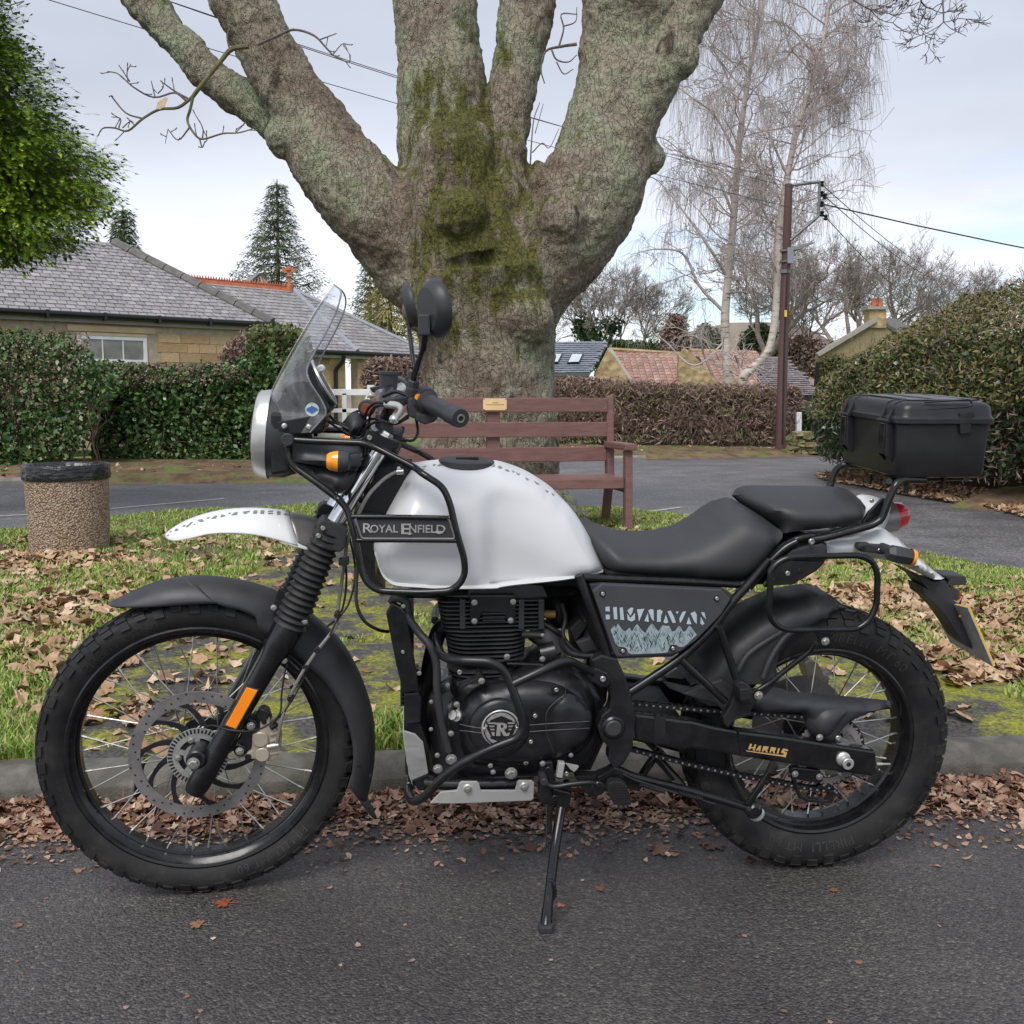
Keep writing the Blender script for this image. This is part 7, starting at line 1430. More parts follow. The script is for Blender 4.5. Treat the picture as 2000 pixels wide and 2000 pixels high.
mb=MB();nQ=len(Q)
for sg in(1,-1):
 v_=[Vector((p.x,p.y*sg,p.z))for p in Q]+[Vector((p.x,(p.y+.004)*sg,p.z-.003))for p in Q]+[Vector((p.x,(p.y)*sg,p.z))for p in Q2]+[Vector((p.x,(p.y+.012)*sg,p.z))for p in Q2]
 mb.add(v_,[f for i in range(nQ-1)for f in((i,i+1,2*nQ+i+1,2*nQ+i),(i,nQ+i,nQ+i+1,i+1),(2*nQ+i,2*nQ+i+1,3*nQ+i+1,3*nQ+i))])
bpart('tank_seam',mb,m_white)
tc0=P1(E_,842,160,0);tupx=Vector((.04,0,1)).normalized()
bpart('filler_cap',MB().lathe([(-.012,.064),(.0,.063),(.0035,.059),(.004,.052),(.003,.050),(.0055,.044),(.006,.001)],tc0,tupx,40),m_plastic)
bpart('cap_hinge',MB().box(tc0+Vector((0,-.02,.008)),(.05,.014,.004)),m_dark,smooth=False)
tb=bvh_of(tank)
tri=[[(552,188),(590,178),(575,190)],[(535,206),(580,196),(560,210)],[(625,172),(645,172),(630,186)],[(648,185),(672,168),(688,180)],[(1000,172),(1020,165),(1028,185),(1010,188)],[(1040,185),(1060,182),(1075,195),(1055,200)],[(1085,205),(1105,205),(1120,218),(1100,215)],[(1130,210),(1150,218),(1140,225)],[(1155,222),(1185,235),(1170,240)],[(1215,255),(1240,268),(1225,270)],[(1270,275),(1310,300),(1285,295)],[(1340,330),(1365,345),(1350,348)],[(1380,350),(1400,365),(1388,368)]]
decal('stencil_letters',tb,[[E_(x-(6 if x>900 else-4),y+12)for x,y in q]for q in tri],m_decal,kind='stuff')
plate('badge_plate',E_,[(135,512),(715,516),(738,526),(780,658),(175,655)],.2125,.206,m_plastic,bevel=.001)
bo=[(140,518),(712,522),(732,532),(765,640),(760,652),(182,650)]
tubepart('badge_border',pts(E_,bo,.2145),.0024,m_grey,closed=True,R=.006,sides=8)
tubepart('badge_rail',pts(E_,[(118,513),(420,514),(730,520)],.2125),.0050,m_gloss);tubepart('badge_rail',pts(E_,[(150,660),(450,660),(790,664)],.2115),.0050,m_gloss)
def lay_text(name,txt,zc,x0,y0,x1,y1,s,m,height,fr=FB,shear=0,ext=.0008,caps=None,bold=0.0,parent=None):
 """lettering between two baseline points (pixel crop), cap height in crop px"""
 p0,p1=fr.P(*zc(x0,y0),s),fr.P(*zc(x1,y1),s);hgt=(fr.P(*zc(x0,y0-height),s)-p0).length
 v,f=text_mesh(txt,1,.0,shear=shear,bold=bold);w=v[:,0].max()-v[:,0].min();hh=v[:,1].max()-v[:,1].min()
 ex=(p1-p0);ez=(fr.zl-ex.normalized()*fr.zl.dot(ex.normalized())).normalized()
 V_=[p0+ex*((x-v[:,0].min())/w)+ez*((y-v[:,1].min())/hh*hgt)for x,y,z in v];n=len(V_)
 return bpart(name,MB().add(V_,f).add([q-fr.nl*ext for q in V_],[]),m,parent,smooth=False)
m_lett=mat('etched silver lettering',(.38,.37,.36),(.52,.50,.48),scale=60,rough=.35,metal=.4)
for t_,x0,y0,x1,y1,h_ in(('R',190,614,248,614,60),('OYAL',235,613,410,613,50),('E',430,622,492,622,66),('NFIEL',480,614,648,614,50),('D',652,614,708,614,50)):
 lay_text('lettering',t_,E_,x0,y0,x1,y1,.2145,m_lett,h_,bold=.012)
def strokes(name,zc,polys,s,m,fr=FB,parent=None):
 mb=MB()
 for q in polys:mb.add(pts(zc,q,s,fr),[tuple(range(len(q)))])
 return bpart(name,mb,m,parent,smooth=False)
strokes('lettering',E_,[[(470,616),(484,620),(500,612),(494,624),(480,628),(470,624)],[(650,600),(700,604),(690,618),(668,622),(645,614)]],.2146,m_lett)
# frame
def tb_(name,z,lst,s,r,m=m_black,**k):return tubepart(name,pts(z,lst,s),r,m,**k)
tb_('frame_tube',F_,[(1470,90),(1560,330),(1690,690),(1740,900)],.150,.0105,R=.05,mirror=FB)
seat_rail=pts(G_,[(140,880),(1000,912),(1340,935),(1425,905),(1530,790),(1650,650),(1760,588),(1880,565)],.135)+pts(J_,[(560,402),(720,340),(980,290),(1045,255)],.140)
tubepart('seat_rail',seat_rail,.0085,m_gloss,R=.03,mirror=FB)
tubepart('frame_tube',pts(G_,[(495,1750),(880,1500),(1140,1250),(1260,1080),(1400,930),(1560,745)],.150),.0100,m_gloss,R=.04,mirror=FB)
tubepart('frame_tube',pts(G_,[(1400,960),(1560,760),(1680,650),(1760,610)],.146),.0085,m_gloss,mirror=FB)
tubepart('frame_strut',pts(G_,[(1172,1245),(1225,1400),(1325,1700)],.165),.0088,m_gloss,mirror=FB)
tubepart('frame_strut',pts(G_,[(890,1500),(1060,1660),(1225,1815)],.165),.0090,m_gloss,mirror=FB)
plate('pivot_plate',F_,[(1560,730),(1640,690),(1760,720),(1820,850),(1870,1000),(1900,1180),(1880,1400),(1810,1520),(1740,1560),(1690,1480),(1700,1400),(1640,1330),(1612,1240),(1640,1150),(1700,1100),(1712,1020),(1690,900),(1600,860)],.165,.13,m_black,bevel=.005,mirror=FB)
disc('pivot_boss',P1(F_,1735,1248,.172),.026,.03,m_black);disc('pivot_cap',P1(F_,1735,1252,.178),.0185,.02,m_plastic)
plate('crash_bar_lug',F_,[(1530,850),(1600,790),(1690,830),(1718,880),(1690,935),(1640,940),(1560,890)],.185,.165,m_black,bevel=.003)
bolt(F_,1650,870,.187,.008,'allen')
plate('gusset',F_,[(1600,700),(1690,690),(1740,760),(1700,830),(1640,800)],.16,.145,m_black,bevel=.003)
tubepart('frame_tube',pts(F_,[(1350,570),(1345,620),(1400,680),(1500,700),(1640,700)],.14),.0075,m_black,R=.03)
tubepart('frame_backbone',[P1(E_,380,700,0),P1(E_,1000,880,0),P1(E_,1600,930,0)],.030,m_dark)
plate('radiator_guard',F_,[(15,380),(60,300),(120,330),(165,375),(215,640),(265,965),(145,985),(90,760)],.11,.085,m_gloss,bevel=.003)
plate('downtube',F_,[(150,985),(262,975),(285,1020),(275,1205),(160,1225),(150,1150)],.100,.06,m_black,bevel=.004,mirror=FB)
plate('downtube',F_,[(160,1220),(275,1205),(340,1400),(345,1600),(300,1620),(160,1600),(155,1260)],.090,.05,m_dark,bevel=.004,mirror=FB)
plate('guard_shield',F_,[(148,1262),(238,1290),(296,1352),(335,1582),(325,1592),(208,1642),(190,1600),(165,1450)],.118,.112,m_silver,bevel=.002)
plate('guard_shield',F_,[(140,1270),(150,1262),(190,1600),(205,1640),(170,1500)],.116,-.10,m_plate,bevel=.002)
plate('cradle_bracket',F_,[(205,1640),(330,1590),(420,1640),(480,1660),(400,1720),(260,1720)],.110,.08,m_black,bevel=.004)
tb_('cradle_tube',F_,[(300,1660),(460,1670),(800,1668),(1130,1655)],.115,.0125,mirror=FB)
plate('skid_plate',M_,[(815,1370),(905,1275),(1040,1262),(1060,1205),(1078,1188),(1210,1188),(1228,1208),(1240,1262),(1528,1262),(1545,1190),(1562,1178),(1670,1180),(1690,1200),(1682,1335),(1660,1348),(1400,1358),(1000,1374)],.142,.136,m_plate,bevel=.0015,mirror=FB)
bpart('skid_pan',MB().add([p for s in(.138,-.138)for p in pts(M_,[(815,1372),(1660,1350)],s)],[(0,1,3,2)]),m_plate)
for x,y in((1132,1250),(1607,1235)):disc('washer',P1(M_,x,y,.1445),.0115,.003,m_plate,rnd=.3);bolt(M_,x,y,.145,.0072,'hex')
tubepart('oil_hose',pts(F_,[(165,385,.10),(260,520,.11),(345,620,.125),(395,760,.13),(400,950,.13),(430,1180,.13),(490,1420,.13)],None),.0088,m_plastic,smooth=True)
tubepart('breather_hose',pts(F_,[(60,290,.08),(90,260,.09),(160,290,.09),(175,380,.09)],None),.010,m_plastic,smooth=True)
mb=MB()
for k in range(22):
 mb.box(P1(F_,175,330+k*30,0)+Vector((0,0,0)),(.030,.19,.0022))
mb.box(P1(F_,190,650,0),(.018,.17,.20));o=bpart('oil_cooler',mb,m_dark,smooth=False)
# engine
puff('crankcase',F_,[(420,1000,.08,.03),(500,960,.08,.03),(560,1080,.08,.03),(520,880,.08,.02),(800,860,.08,.02),(1200,780,.08,.03),(1420,800,.08,.03),(1560,960,.08,.03),(1650,1050,.08,.03),(1680,1300,.08,.03),(1560,1560,.08,.03),(1150,1610,.08,.02),(700,1620,.08,.02),(420,1600,.08,.03),(400,1350,.08,.03)],.105,m_casting,smooth_outline=False)
puff('clutch_housing',F_,[(970,900,.1,.02),(1150,840,.1,.02),(1320,820,.1,.02),(1460,860,.1,.02),(1560,960,.1,.02),(1600,1150,.1,.02),(1560,1340,.1,.02),(1400,1480,.1,.02),(1100,1540,.1,.02),(760,1530,.1,.02),(620,1480,.1,.02),(575,1380,.1,.02),(560,1200,.1,.02),(590,1060,.1,.02),(680,950,.1,.02),(820,890,.1,.02)],.132,m_casting,both=False,back=.08)
alt_o=[(855,925,.13,.03),(1000,905,.13,.02),(1110,900,.13,.02),(1300,915,.13,.02),(1440,985,.13,.02),(1545,1090,.13,.02),(1578,1190,.13,.02),(1545,1310,.13,.03),(1460,1400,.13,.03),(1290,1480,.13,.03),(1080,1510,.13,.03),(850,1505,.13,.03),(680,1460,.13,.03),(600,1370,.13,.03),(568,1240,.13,.03),(585,1120,.13,.03),(640,1020,.13,.03),(740,950,.13,.03)]
puff('alternator_cover',F_,alt_o,.156,m_casting,both=False,back=.10)
cA=P1(F_,872,1240,.150)
bpart('cover_dome',MB().lathe([(-.02,.070),(.003,.068),(.010,.062),(.0135,.052),(.0145,.042),(.0145,.001)],cA,FB.nl,64),m_casting)
secc=[(1225,1150),(1240,1090),(1290,1040),(1350,1000),(1370,985),(1440,1000),(1535,1090),(1568,1190),(1535,1305),(1450,1392),(1290,1470),(1260,1400),(1230,1290)]
puff('sprocket_cover',F_,[(x,y,.150,.012)for x,y in secc],.1625,m_casting,both=False,back=.14)
for y0,y1,y2 in((1222,1212,1193),(1272,1262,1245)):tubepart('cover_rib',pts(F_,[(1100,y0,.157),(1225,y1,.163),(1400,(y1+y2)/2,.1645),(1550,y2,.158)]),.0014,m_fin,sides=6)
for y0,y1 in((1215,1245),(1262,1282)):tubepart('cover_rib',pts(F_,[(572,y0,.146),(650,y1-12,.160),(735,y1,.1645)]),.0014,m_fin,sides=6)
tubepart('cover_seam',pts(F_,[(1370,900,.155),(1365,985,.157),(1300,1040,.160),(1235,1110,.162),(1222,1180,.163),(1232,1300,.161),(1280,1430,.156)]),.0013,m_fin,smooth=True,sides=6)
se=.1668;ec=(882,1250)
def circ(r,n=48,a0=0,a1=2*pi,cx=ec[0],cy=ec[1]):return[(cx+r*cos(a0+(a1-a0)*i/n),cy-r*sin(a0+(a1-a0)*i/n))for i in range(n+1)]
emb=disc('emblem',P1(F_,*ec,se),(P1(F_,ec[0]+146,ec[1],se)-P1(F_,*ec,se)).length,.003,m_lett,rnd=.05,seg=48)
def seg_poly(r0,r1,a0,a1,n=24):
 return[(ec[0]+r1*cos(a0+(a1-a0)*i/n),ec[1]-r1*sin(a0+(a1-a0)*i/n))for i in range(n+1)]+[(ec[0]+r0*cos(a1+(a0-a1)*i/n),ec[1]-r0*sin(a1+(a0-a1)*i/n))for i in range(n+1)]
dk=[seg_poly(124,133,RA(8),RA(172)),seg_poly(124,133,RA(188),RA(352)),[(800,1196),(800,1186),(886,1152),(966,1186),(968,1196)],[(800,1322),(800,1312),(968,1312),(960,1326),(882,1352)],[(768,1196),(1000,1196),(998,1212),(985,1228),(996,1240),(985,1262),(975,1290),(958,1314),(812,1314),(796,1290),(784,1262),(772,1240),(784,1228),(770,1212)]]
strokes('emblem_field',F_,dk,se+.0006,m_dark)
lt=[[(776,1202),(846,1202),(846,1213),(788,1213)],[(790,1226),(834,1226),(834,1237),(800,1237)],[(800,1250),(834,1250),(834,1261),(806,1261)],[(808,1275),(834,1275),(834,1303),(820,1303)],[(930,1202),(992,1202),(980,1213),(936,1213)],[(940,1226),(976,1226),(966,1237),(940,1237)],[(942,1250),(964,1250),(956,1261),(938,1261)],[(930,1280),(950,1280),(942,1303),(930,1303)],[(828,1204),(900,1204),(924,1214),(930,1232),(922,1250),(905,1258),(936,1304),(904,1304),(880,1262),(878,1304),(846,1304),(854,1218),(832,1218)]]
strokes('emblem_wings',F_,lt,se+.0012,m_lett);strokes('emblem_field',F_,[[(884,1218),(898,1222),(902,1232),(896,1242),(882,1244)]],se+.0018,m_dark)
bolt(F_,758,1252,se,.0045,'allen');bolt(F_,1003,1246,se,.0045,'allen')
def rrect(ca,wa,wb,r,n=5):
 out=[]
 for(sx,sy,a0)in((1,1,0),(-1,1,90),(-1,-1,180),(1,-1,270)):
  for i in range(n+1):
   a=RA(a0+90*i/n);out.append((ca+sx*(wa-r)+r*cos(a),sy*(wb-r)+r*sin(a)))
 return out
def fins(name,ys,xl,xr,wb,th=.0030,n=0,r=.04,yc=.0):
 for k,y in enumerate(ys):
  t=k/max(1,len(ys)-1);l=P1(F_,xl[0]*(1-t)+xl[1]*t,y+10,wb*.7);rr=P1(F_,xr[0]*(1-t)+xr[1]*t,y-2,wb*.7)
  ca=(l.x+rr.x)/2;wa=abs(rr.x-l.x)/2;z=(l.z+rr.z)/2
  bpart(name,MB().prism([(a,b+yc,z)for a,b in rrect(ca,wa,wb,min(r,wa*.9))],(0,0,th)),m_fin,smooth=False)
fins('cooling_fin',[268+31*k for k in range(8)],(400,440),(1220,1200),.085,r=.025)
fins('cooling_fin',[490+31.5*k for k in range(8)],(455,490),(1085,1065),.092,r=.05)
fins('cooling_fin',[800+31*k for k in range(4)],(480,520),(1000,900),.088,r=.05)
c0,c1=P1(F_,790,950,0),P1(F_,790,240,0)
bpart('cylinder',MB().tube([c0,c1],.062,28),m_dark)  # core darker than the fins, shade of the gaps held in its colour
for x in(590,1035,1185):plate('fin_web',F_,[(x-18,275),(x+25,275),(x+25,500),(x-18,500)],.087,.05,m_fin,bevel=.002)
plate('rocker_cover',F_,[(420,250),(640,240),(660,160),(960,150),(1200,170),(1240,260),(1030,275),(960,300),(920,370),(740,370),(690,300),(640,270)],.070,-.07,m_fin,bevel=.004)
plate('head_casting',F_,[(650,240),(990,240),(1000,460),(950,470),(900,380),(740,380),(700,470),(650,460)],.090,.05,m_casting,bevel=.004)
mb=MB()
for k in range(3):mb.prism(pts(F_,[(745,378+26*k),(915,375+26*k),(915,382+26*k),(745,386+26*k)],.092),-FB.nl*.02)
bpart('head_rib',mb,m_fin,smooth=False)
for x,y in((682,297),(974,292),(682,437),(955,432)):bolt(F_,x,y,.094,.0062,'hex')
bolt(F_,928,705,.100,.0068,'hex')
for x,y,s,r,k in((420,828,.115,.0085,'hex'),(570,820,.125,.0072,'allen'),(735,888,.150,.0068,'hex'),(548,1064,.135,.0062,'hex'),(505,1284,.135,.0062,'hex'),(480,920,.11,.005,'hex'),(357,1045,.11,.0045,'hex'),(355,1252,.11,.0045,'hex'),(402,1448,.11,.0055,'hex'),(405,1550,.122,.0100,'hex'),(507,1478,.128,.0115,'hex'),(612,1475,.135,.005,'hex'),(803,1527,.142,.0052,'hex'),(823,1575,.142,.0055,'hex'),(1072,1505,.142,.005,'hex'),(958,1583,.142,.0130,'hex'),(1300,953,.165,.0062,'allen'),(1140,1150,.163,.0062,'allen'),(1108,1345,.163,.006,'allen'),(1410,1448,.142,.005,'hex'),(1195,722,.12,.006,'hex'),(145,325,.1,.0045,'hex'),(143,668,.1125,.0052,'allen'),(265,830,.1,.005,'hex')):
 bolt(F_,x,y,s,r,k)
for x,y in((1145,1160),(1110,1350),(1300,958)):disc('bolt_recess',P1(F_,x,y,.1618),.0108,.006,m_dark,rnd=.05)
tubepart('oil_plug',pts(F_,[(560,1150,.12),(515,1145,.135)]),.011,m_zinc,sides=8)
tubepart('dipstick_collar',pts(F_,[(575,1152,.12),(545,1150,.13)]),.0125,m_silver,sides=16)
plate('case_lug',F_,[(700,830),(720,820),(775,890),(690,905),(640,920),(570,960),(575,925),(690,870)],.146,.12,m_casting,bevel=.002)
puff('starter_motor',F_,[(1010,800,0.02,.03),(1150,640,.02,.03),(1260,600,.02,.03),(1330,650,.02,.03),(1320,730,.02,.03),(1150,800,.02,.03)],.10,m_casting)
tubepart('intake_pipe',pts(F_,[(1150,500,.03),(1230,560,.05),(1290,680,.06)]),.030,m_plastic,smooth=True,sides=16)
tubepart('solenoid',pts(F_,[(1180,690,.09),(1290,665,.09)]),.024,m_casting,sides=18)
tubepart('plug_cap',pts(F_,[(1050,540,.09),(1190,545,.11)]),.0085,m_cable,sides=12);bolt(F_,1195,543,.12,.004,'hex')
tubepart('pipe',pts(F_,[(930,757,.12),(1080,762,.125),(1200,770,.125)]),.0035,m_black,sides=8)
tubepart('injector',pts(F_,[(1200,385,.05),(1290,385,.05)]),.0095,mat('brass connector',(.30,.16,.035),rough=.4),sides=12)
puff('throttle_body',F_,[(1200,200,.0,.03),(1330,190,.0,.03),(1400,300,.0,.03),(1360,480,.0,.03),(1240,470,.0,.03),(1210,330,.0,.03)],.06,m_dark)
puff('air_box',F_,[(1380,200,.0,.04),(1480,180,.0,.04),(1640,560,.0,.04),(1660,690,.0,.04),(1480,680,.0,.04),(1400,600,.0,.04)],.10,m_dark)
plate('ecu_box',F_,[(1400,500),(1480,420),(1540,470),(1450,590)],.09,.04,m_dark,bevel=.003);plate('ecu_box',F_,[(1450,600),(1560,560),(1620,660),(1500,680)],.10,.05,m_plastic,bevel=.003)
tubepart('wiring',pts(F_,[(1340,300,.08),(1370,420,.08),(1350,540,.09),(1420,640,.1),(1500,690,.1)]),.005,m_cable,smooth=True)
tubepart('wiring',pts(F_,[(1180,440,.06),(1280,500,.07),(1340,540,.07)]),.006,m_cable,smooth=True)
puff('engine_mount',F_,[(500,150,0,.03),(1450,110,0,.03),(1500,250,0,.03),(1200,270,0,.03),(500,270,0,.03),(120,260,0,.03),(100,200,0,.03)],.07,m_dark,smooth_outline=False)
tubepart('exhaust_header',pts(F_,[(560,420,.0),(440,480,.0),(380,620,-.01),(330,900,-.03),(330,1300,-.05),(450,1620,-.07),(900,1680,-.08)]),.019,m_black,smooth=True,sides=16)
puff('lower_case',F_,[(330,1050,0,.03),(420,900,0,.03),(600,900,0,.03),(640,1600,0,.03),(380,1640,0,.03),(320,1500,0,.03)],.10,m_casting)
bar=pts(F_,[(395,545,.06),(400,610,.10),(440,710,.20),(560,735,.25),(800,742,.262),(905,800,.265),(960,920,.268),(1030,1120,.272),(1055,1240,.272),(1010,1320,.272),(800,1400,.27),(540,1530,.262),(400,1660,.25),(300,1770,.23),(215,1808,.20),(180,1745,.15),(185,1680,.10)])
tubepart('crash_bar',bar,.0092,m_black,R=.035,sides=14,mirror=FB)
bar2=pts(F_,[(965,915,.268),(1180,815,.262),(1330,745,.245),(1400,735,.235),(1480,775,.21),(1590,830,.175)])
tubepart('crash_bar',bar2,.0088,m_black,R=.04,sides=14,mirror=FB)
disc('bar_end',P1(F_,190,1690,.11),.011,.04,m_black)
# seats, side panel
sr=[(120,432,.0,.06),(165,424,.0,.07),(250,475,.0,.07),(400,518,.0,.08),(600,526,.0,.08),(750,510,.0,.08),(900,462,.0,.08),(1050,375,.0,.08),(1140,308,.0,.08),(1215,277,.0,.08),(1290,295,.02,.08),(1420,370,.06,.06),(1560,465,.10,.04),(1658,552,.125,.02),(1625,620,.13,.02),(1545,735,.13,.02),(1455,838,.13,.02),(1390,880,.13,.02),(1200,888,.13,.025),(800,870,.125,.025),(450,852,.115,.025),(345,825,.11,.03),(260,700,.09,.03),(180,560,.05,.04)]
puff('rider_seat',G_,sr,.152,m_seat,res=.012,power=2.2,iters=5)
IG=lambda x,y:(I_(x,y))
pil=[G_(1270,262),G_(1295,222),G_(1360,190),G_(1600,186),I_(200,1072),I_(380,1080),I_(480,1120),I_(560,1185),I_(605,1245),I_(590,1320),I_(560,1375),I_(470,1405),I_(200,1432),I_(0,1452),J_(310,360),G_(1660,548),G_(1630,500),G_(1500,415),G_(1390,345),G_(1310,300)]
se_=[0,0,0,0,0,0,0,.03,.07,.10,.12,.125,.13,.13,.13,.12,.10,.07,.03,.0];rr_=[.05]*7+[.04,.03,.02]+[.03]*6+[.04]*4
puff('pillion_seat',None,[(*p,s,r)for p,s,r in zip(pil,se_,rr_)],.148,m_seat,res=.012,power=2.2,iters=5)
plate('seat_base',G_,[(330,830),(1200,890),(1420,880),(1660,620),(1840,560),(1840,580),(1660,650),(1430,905),(1200,905),(330,870)],.12,-.12,m_dark,bevel=.003)
sp=[(222,988),(292,930),(1190,972),(1266,1045),(1190,1165),(1000,1360),(885,1440),(820,1462),(408,1482),(385,1455)]
plate('side_panel',G_,sp,.166,.150,m_panel,bevel=.003,mirror=FB)
plate('side_panel_edge',G_,[(200,935),(300,925),(1200,965),(1280,1010),(1266,1050),(1190,1180),(1000,1380),(820,1480),(400,1495),(370,1450)],.150,.12,m_plastic,bevel=.002)
for x,y in((298,1003),(1158,1038),(449,1434),(828,1415)):disc('bolt_cup',P1(G_,x,y,.1668),.0072,.003,m_dark,rnd=.1);bolt(G_,x,y,.1675,.0055,'allen')
him=[[(318,1104),(350,1098),(352,1138),(320,1134)],[(320,1160),(352,1162),(352,1196),(322,1198)],[(376,1106),(404,1102),(410,1196),(384,1196)],[(426,1108),(450,1106),(460,1202),(432,1200)],[(484,1128),(510,1108),(530,1110),(522,1144),(506,1170)],[(482,1152),(507,1186),(542,1148),(542,1200),(515,1214),(486,1200)],[(556,1122),(612,1116),(590,1170),(572,1214),(566,1170)],[(612,1210),(640,1146),(646,1216)],[(642,1130),(662,1118),(682,1124),(684,1212),(666,1190)],[(708,1128),(730,1122),(752,1136),(738,1170),(736,1214),(708,1216)],[(756,1218),(775,1160),(794,1218),(776,1228)],[(786,1136),(812,1130),(836,1176),(850,1222),(826,1224)],[(850,1138),(872,1136),(860,1160)],[(882,1226),(876,1190),(900,1140),(928,1134),(902,1196)],[(930,1232),(948,1176),(968,1234)],[(960,1150),(994,1136),(1008,1160),(1008,1232),(988,1212)],[(1040,1142),(1066,1144),(1078,1196),(1052,1168)],[(1038,1176),(1066,1230),(1050,1240),(1036,1228)]]
strokes('lettering',G_,him,.1672,m_ice)
ridge=[(358,1276),(385,1240),(398,1262),(412,1228),(432,1256),(446,1274),(470,1288),(500,1258),(520,1288),(545,1246),(558,1232),(580,1262),(600,1286),(620,1300),(640,1262),(662,1234),(676,1230),(696,1262),(720,1288),(740,1252),(756,1240),(776,1246),(800,1244),(822,1290),(846,1282),(870,1246),(884,1250),(904,1290),(924,1286),(950,1244),(966,1256),(990,1290),(1010,1312),(980,1340),(940,1380),(905,1404),(880,1406),(850,1388),(812,1388),(796,1420),(790,1444),(760,1450),(520,1460),(492,1450),(478,1416),(450,1404),(420,1402),(395,1380)]
strokes('mountain_print',G_,[ridge],.1671,m_icem)
rnd=random.Random(4);lines=[]
for k in range(240):
 x=rnd.uniform(372,985);top=np.interp(x,[q[0]for q in ridge[:33]],[q[1]for q in ridge[:33]]);y=rnd.uniform(top+8,1440)
 L=rnd.uniform(14,46);dx=rnd.choice((-1,1))*L*rnd.uniform(.25,.6);w=rnd.uniform(1.2,3.4)
 if y+L>np.interp(x,[360,400,480,520,760,830,905,1010],[1300,1390,1400,1450,1442,1380,1392,1305]):continue
 lines.append([(x,y),(x+w,y),(x+dx+w*2,y+L),(x+dx,y+L*1.02)])
o=strokes('mountain_lines',G_,lines,.1675,m_ink);o['kind']='stuff'
# rear rack, tail, lights, plate
tubepart('rack_rail',pts(J_,[(520,405,.145),(640,385,.148),(980,292,.15),(1050,250,.15),(1090,140,.15),(1130,40,.15),(1160,-20,.148)])+pts(I_,[(900,1020,.14),(1100,1018,.13)]),.0085,m_gloss,R=.03,mirror=FB)
plate('rack_bracket',J_,[(905,280),(960,190),(1050,100),(1080,90),(1060,160),(1030,270)],.135,.125,m_gloss,bevel=.002,mirror=FB)
bolt(J_,517,415,.158,.0085,'allen');bolt(J_,975,108,.10,.006,'allen')
bx=lambda x,y,s=.0:P1(I_,x,y,s)
pl_c=bx(1250,1022,0);
rk=[(780,1025,.10),(1500,990,.10)]
for s in(-.10,-.035,.035,.10):bpart('rack_slat',MB().tube([bx(760,1022,s),bx(1480,1000,s)],.006,8),m_black)
bpart('rack_slat',MB().tube([bx(800,1030,.14),bx(800,1030,-.14)],.007,8).tube([bx(1450,1010,.12),bx(1450,1010,-.12)],.007,8),m_black)
for x,s in((945,.12),(1255,.12),(640,-.12)):bpart('rack_stud',MB().box(bx(x,1085-(x==1255)*40-(x==640)*75,s),(.006,.012,.026)),m_black,smooth=False)
tail=[(630,425,.12,.006),(860,400,.12,.008),(1030,330,.11,.03),(1075,322,.10,.04),(1180,395,.08,.05),(1350,555,.03,.06),(1450,640,.02,.05),(1530,692,.02,.03),(1500,702,.05,.012),(1440,702,.06,.01),(1240,597,.09,.008),(1100,558,.10,.008),(1000,545,.11,.008),(860,520,.12,.006),(640,520,.12,.006)]
tailo=puff('tail_fairing',J_,tail,.135,m_snow,res=.010,smooth_outline=False)
puff('tail_top',J_,[(870,66,.0,.04),(960,66,.0,.04),(1070,95,.0,.04),(1120,150,.04,.04),(1060,330,.06,.03),(900,300,.06,.03),(900,200,.05,.03)],.09,m_white)
plate('tail_inner',J_,[(430,420),(640,428),(640,525),(620,580),(560,640),(460,700),(400,730),(210,752),(150,745),(240,560),(330,520)],.128,-.128,m_dark,bevel=.004)
plate('loop_bracket',J_,[(310,545),(380,480),(600,430),(636,445),(635,510),(400,530)],.150,.13,m_plastic,bevel=.003)
plate('loop_plate',J_,[(220,560),(620,575),(480,680),(380,740),(200,752)],.172,.166,m_black,bevel=.001)
bolt(J_,338,655,.173,.0068,'allen');disc('bolt_recess',P1(J_,437,640,.1735),.006,.003,m_dark)
a,b=P1(J_,1060,240,0),P1(J_,1140,225,0);ax=(b-a).normalized();L=(b-a).length
bpart('tail_lamp_shell',MB().lathe([(-.03,.035),(L*.6,.036),(L,.0355)],a,ax,32,cap=True),m_grey)
bpart('tail_lamp_lens',MB().lathe([(L,.0335),(L+.022,.029),(L+.033,.018),(L+.035,.001)],a,ax,24),m_red)
plate('undertail',J_,[(1235,625),(1300,650),(1440,722),(1530,708),(1572,770),(1600,862),(1690,915),(1725,960),(1738,1060),(1700,1120),(1738,1215),(1728,1228),(1660,1170),(1600,1075),(1525,965),(1430,865),(1375,825),(1358,752),(1400,780),(1340,700)],.036,-.036,m_plastic,bevel=.004)
nt_,nb_=P1(J_,1700,915,.105),P1(J_,1893,1362,.105)
ft_,fb_=P1(J_,1405,850,-.105),P1(J_,1565,1175,-.105)
nrm=(nb_-nt_).cross(ft_-nt_).normalized();nrm=nrm if nrm.x>0 else-nrm
bpart('number_plate',MB().prism([nt_,nb_,fb_,ft_],nrm*.002),m_pback,smooth=False)
bpart('plate_face',MB().prism([q+nrm*.0025 for q in(nt_,nb_,fb_,ft_)],nrm*.0035),m_yellow,smooth=False)
disc('tag',P1(J_,1645,980,.047),.003,.002,m_yellow)
plate('plate_lamp',J_,[(1520,672),(1560,668),(1680,676),(1692,690),(1690,745),(1550,752),(1560,710)],.030,-.030,m_plastic,bevel=.003)
plate('rear_reflector_mount',J_,[(1565,762),(1610,768),(1640,790),(1640,850),(1618,868),(1580,845)],.028,-.028,m_plastic,bevel=.002)
plate('rear_reflector',J_,[(1638,790),(1648,793),(1648,848),(1638,850)],.027,-.027,m_red,bevel=.001)
plate('indicator_arm',J_,[(880,430),(960,428),(980,440),(1110,448),(1120,500),(1080,520),(1000,505),(900,495),(866,465)],.155,.135,m_plastic,bevel=.004)
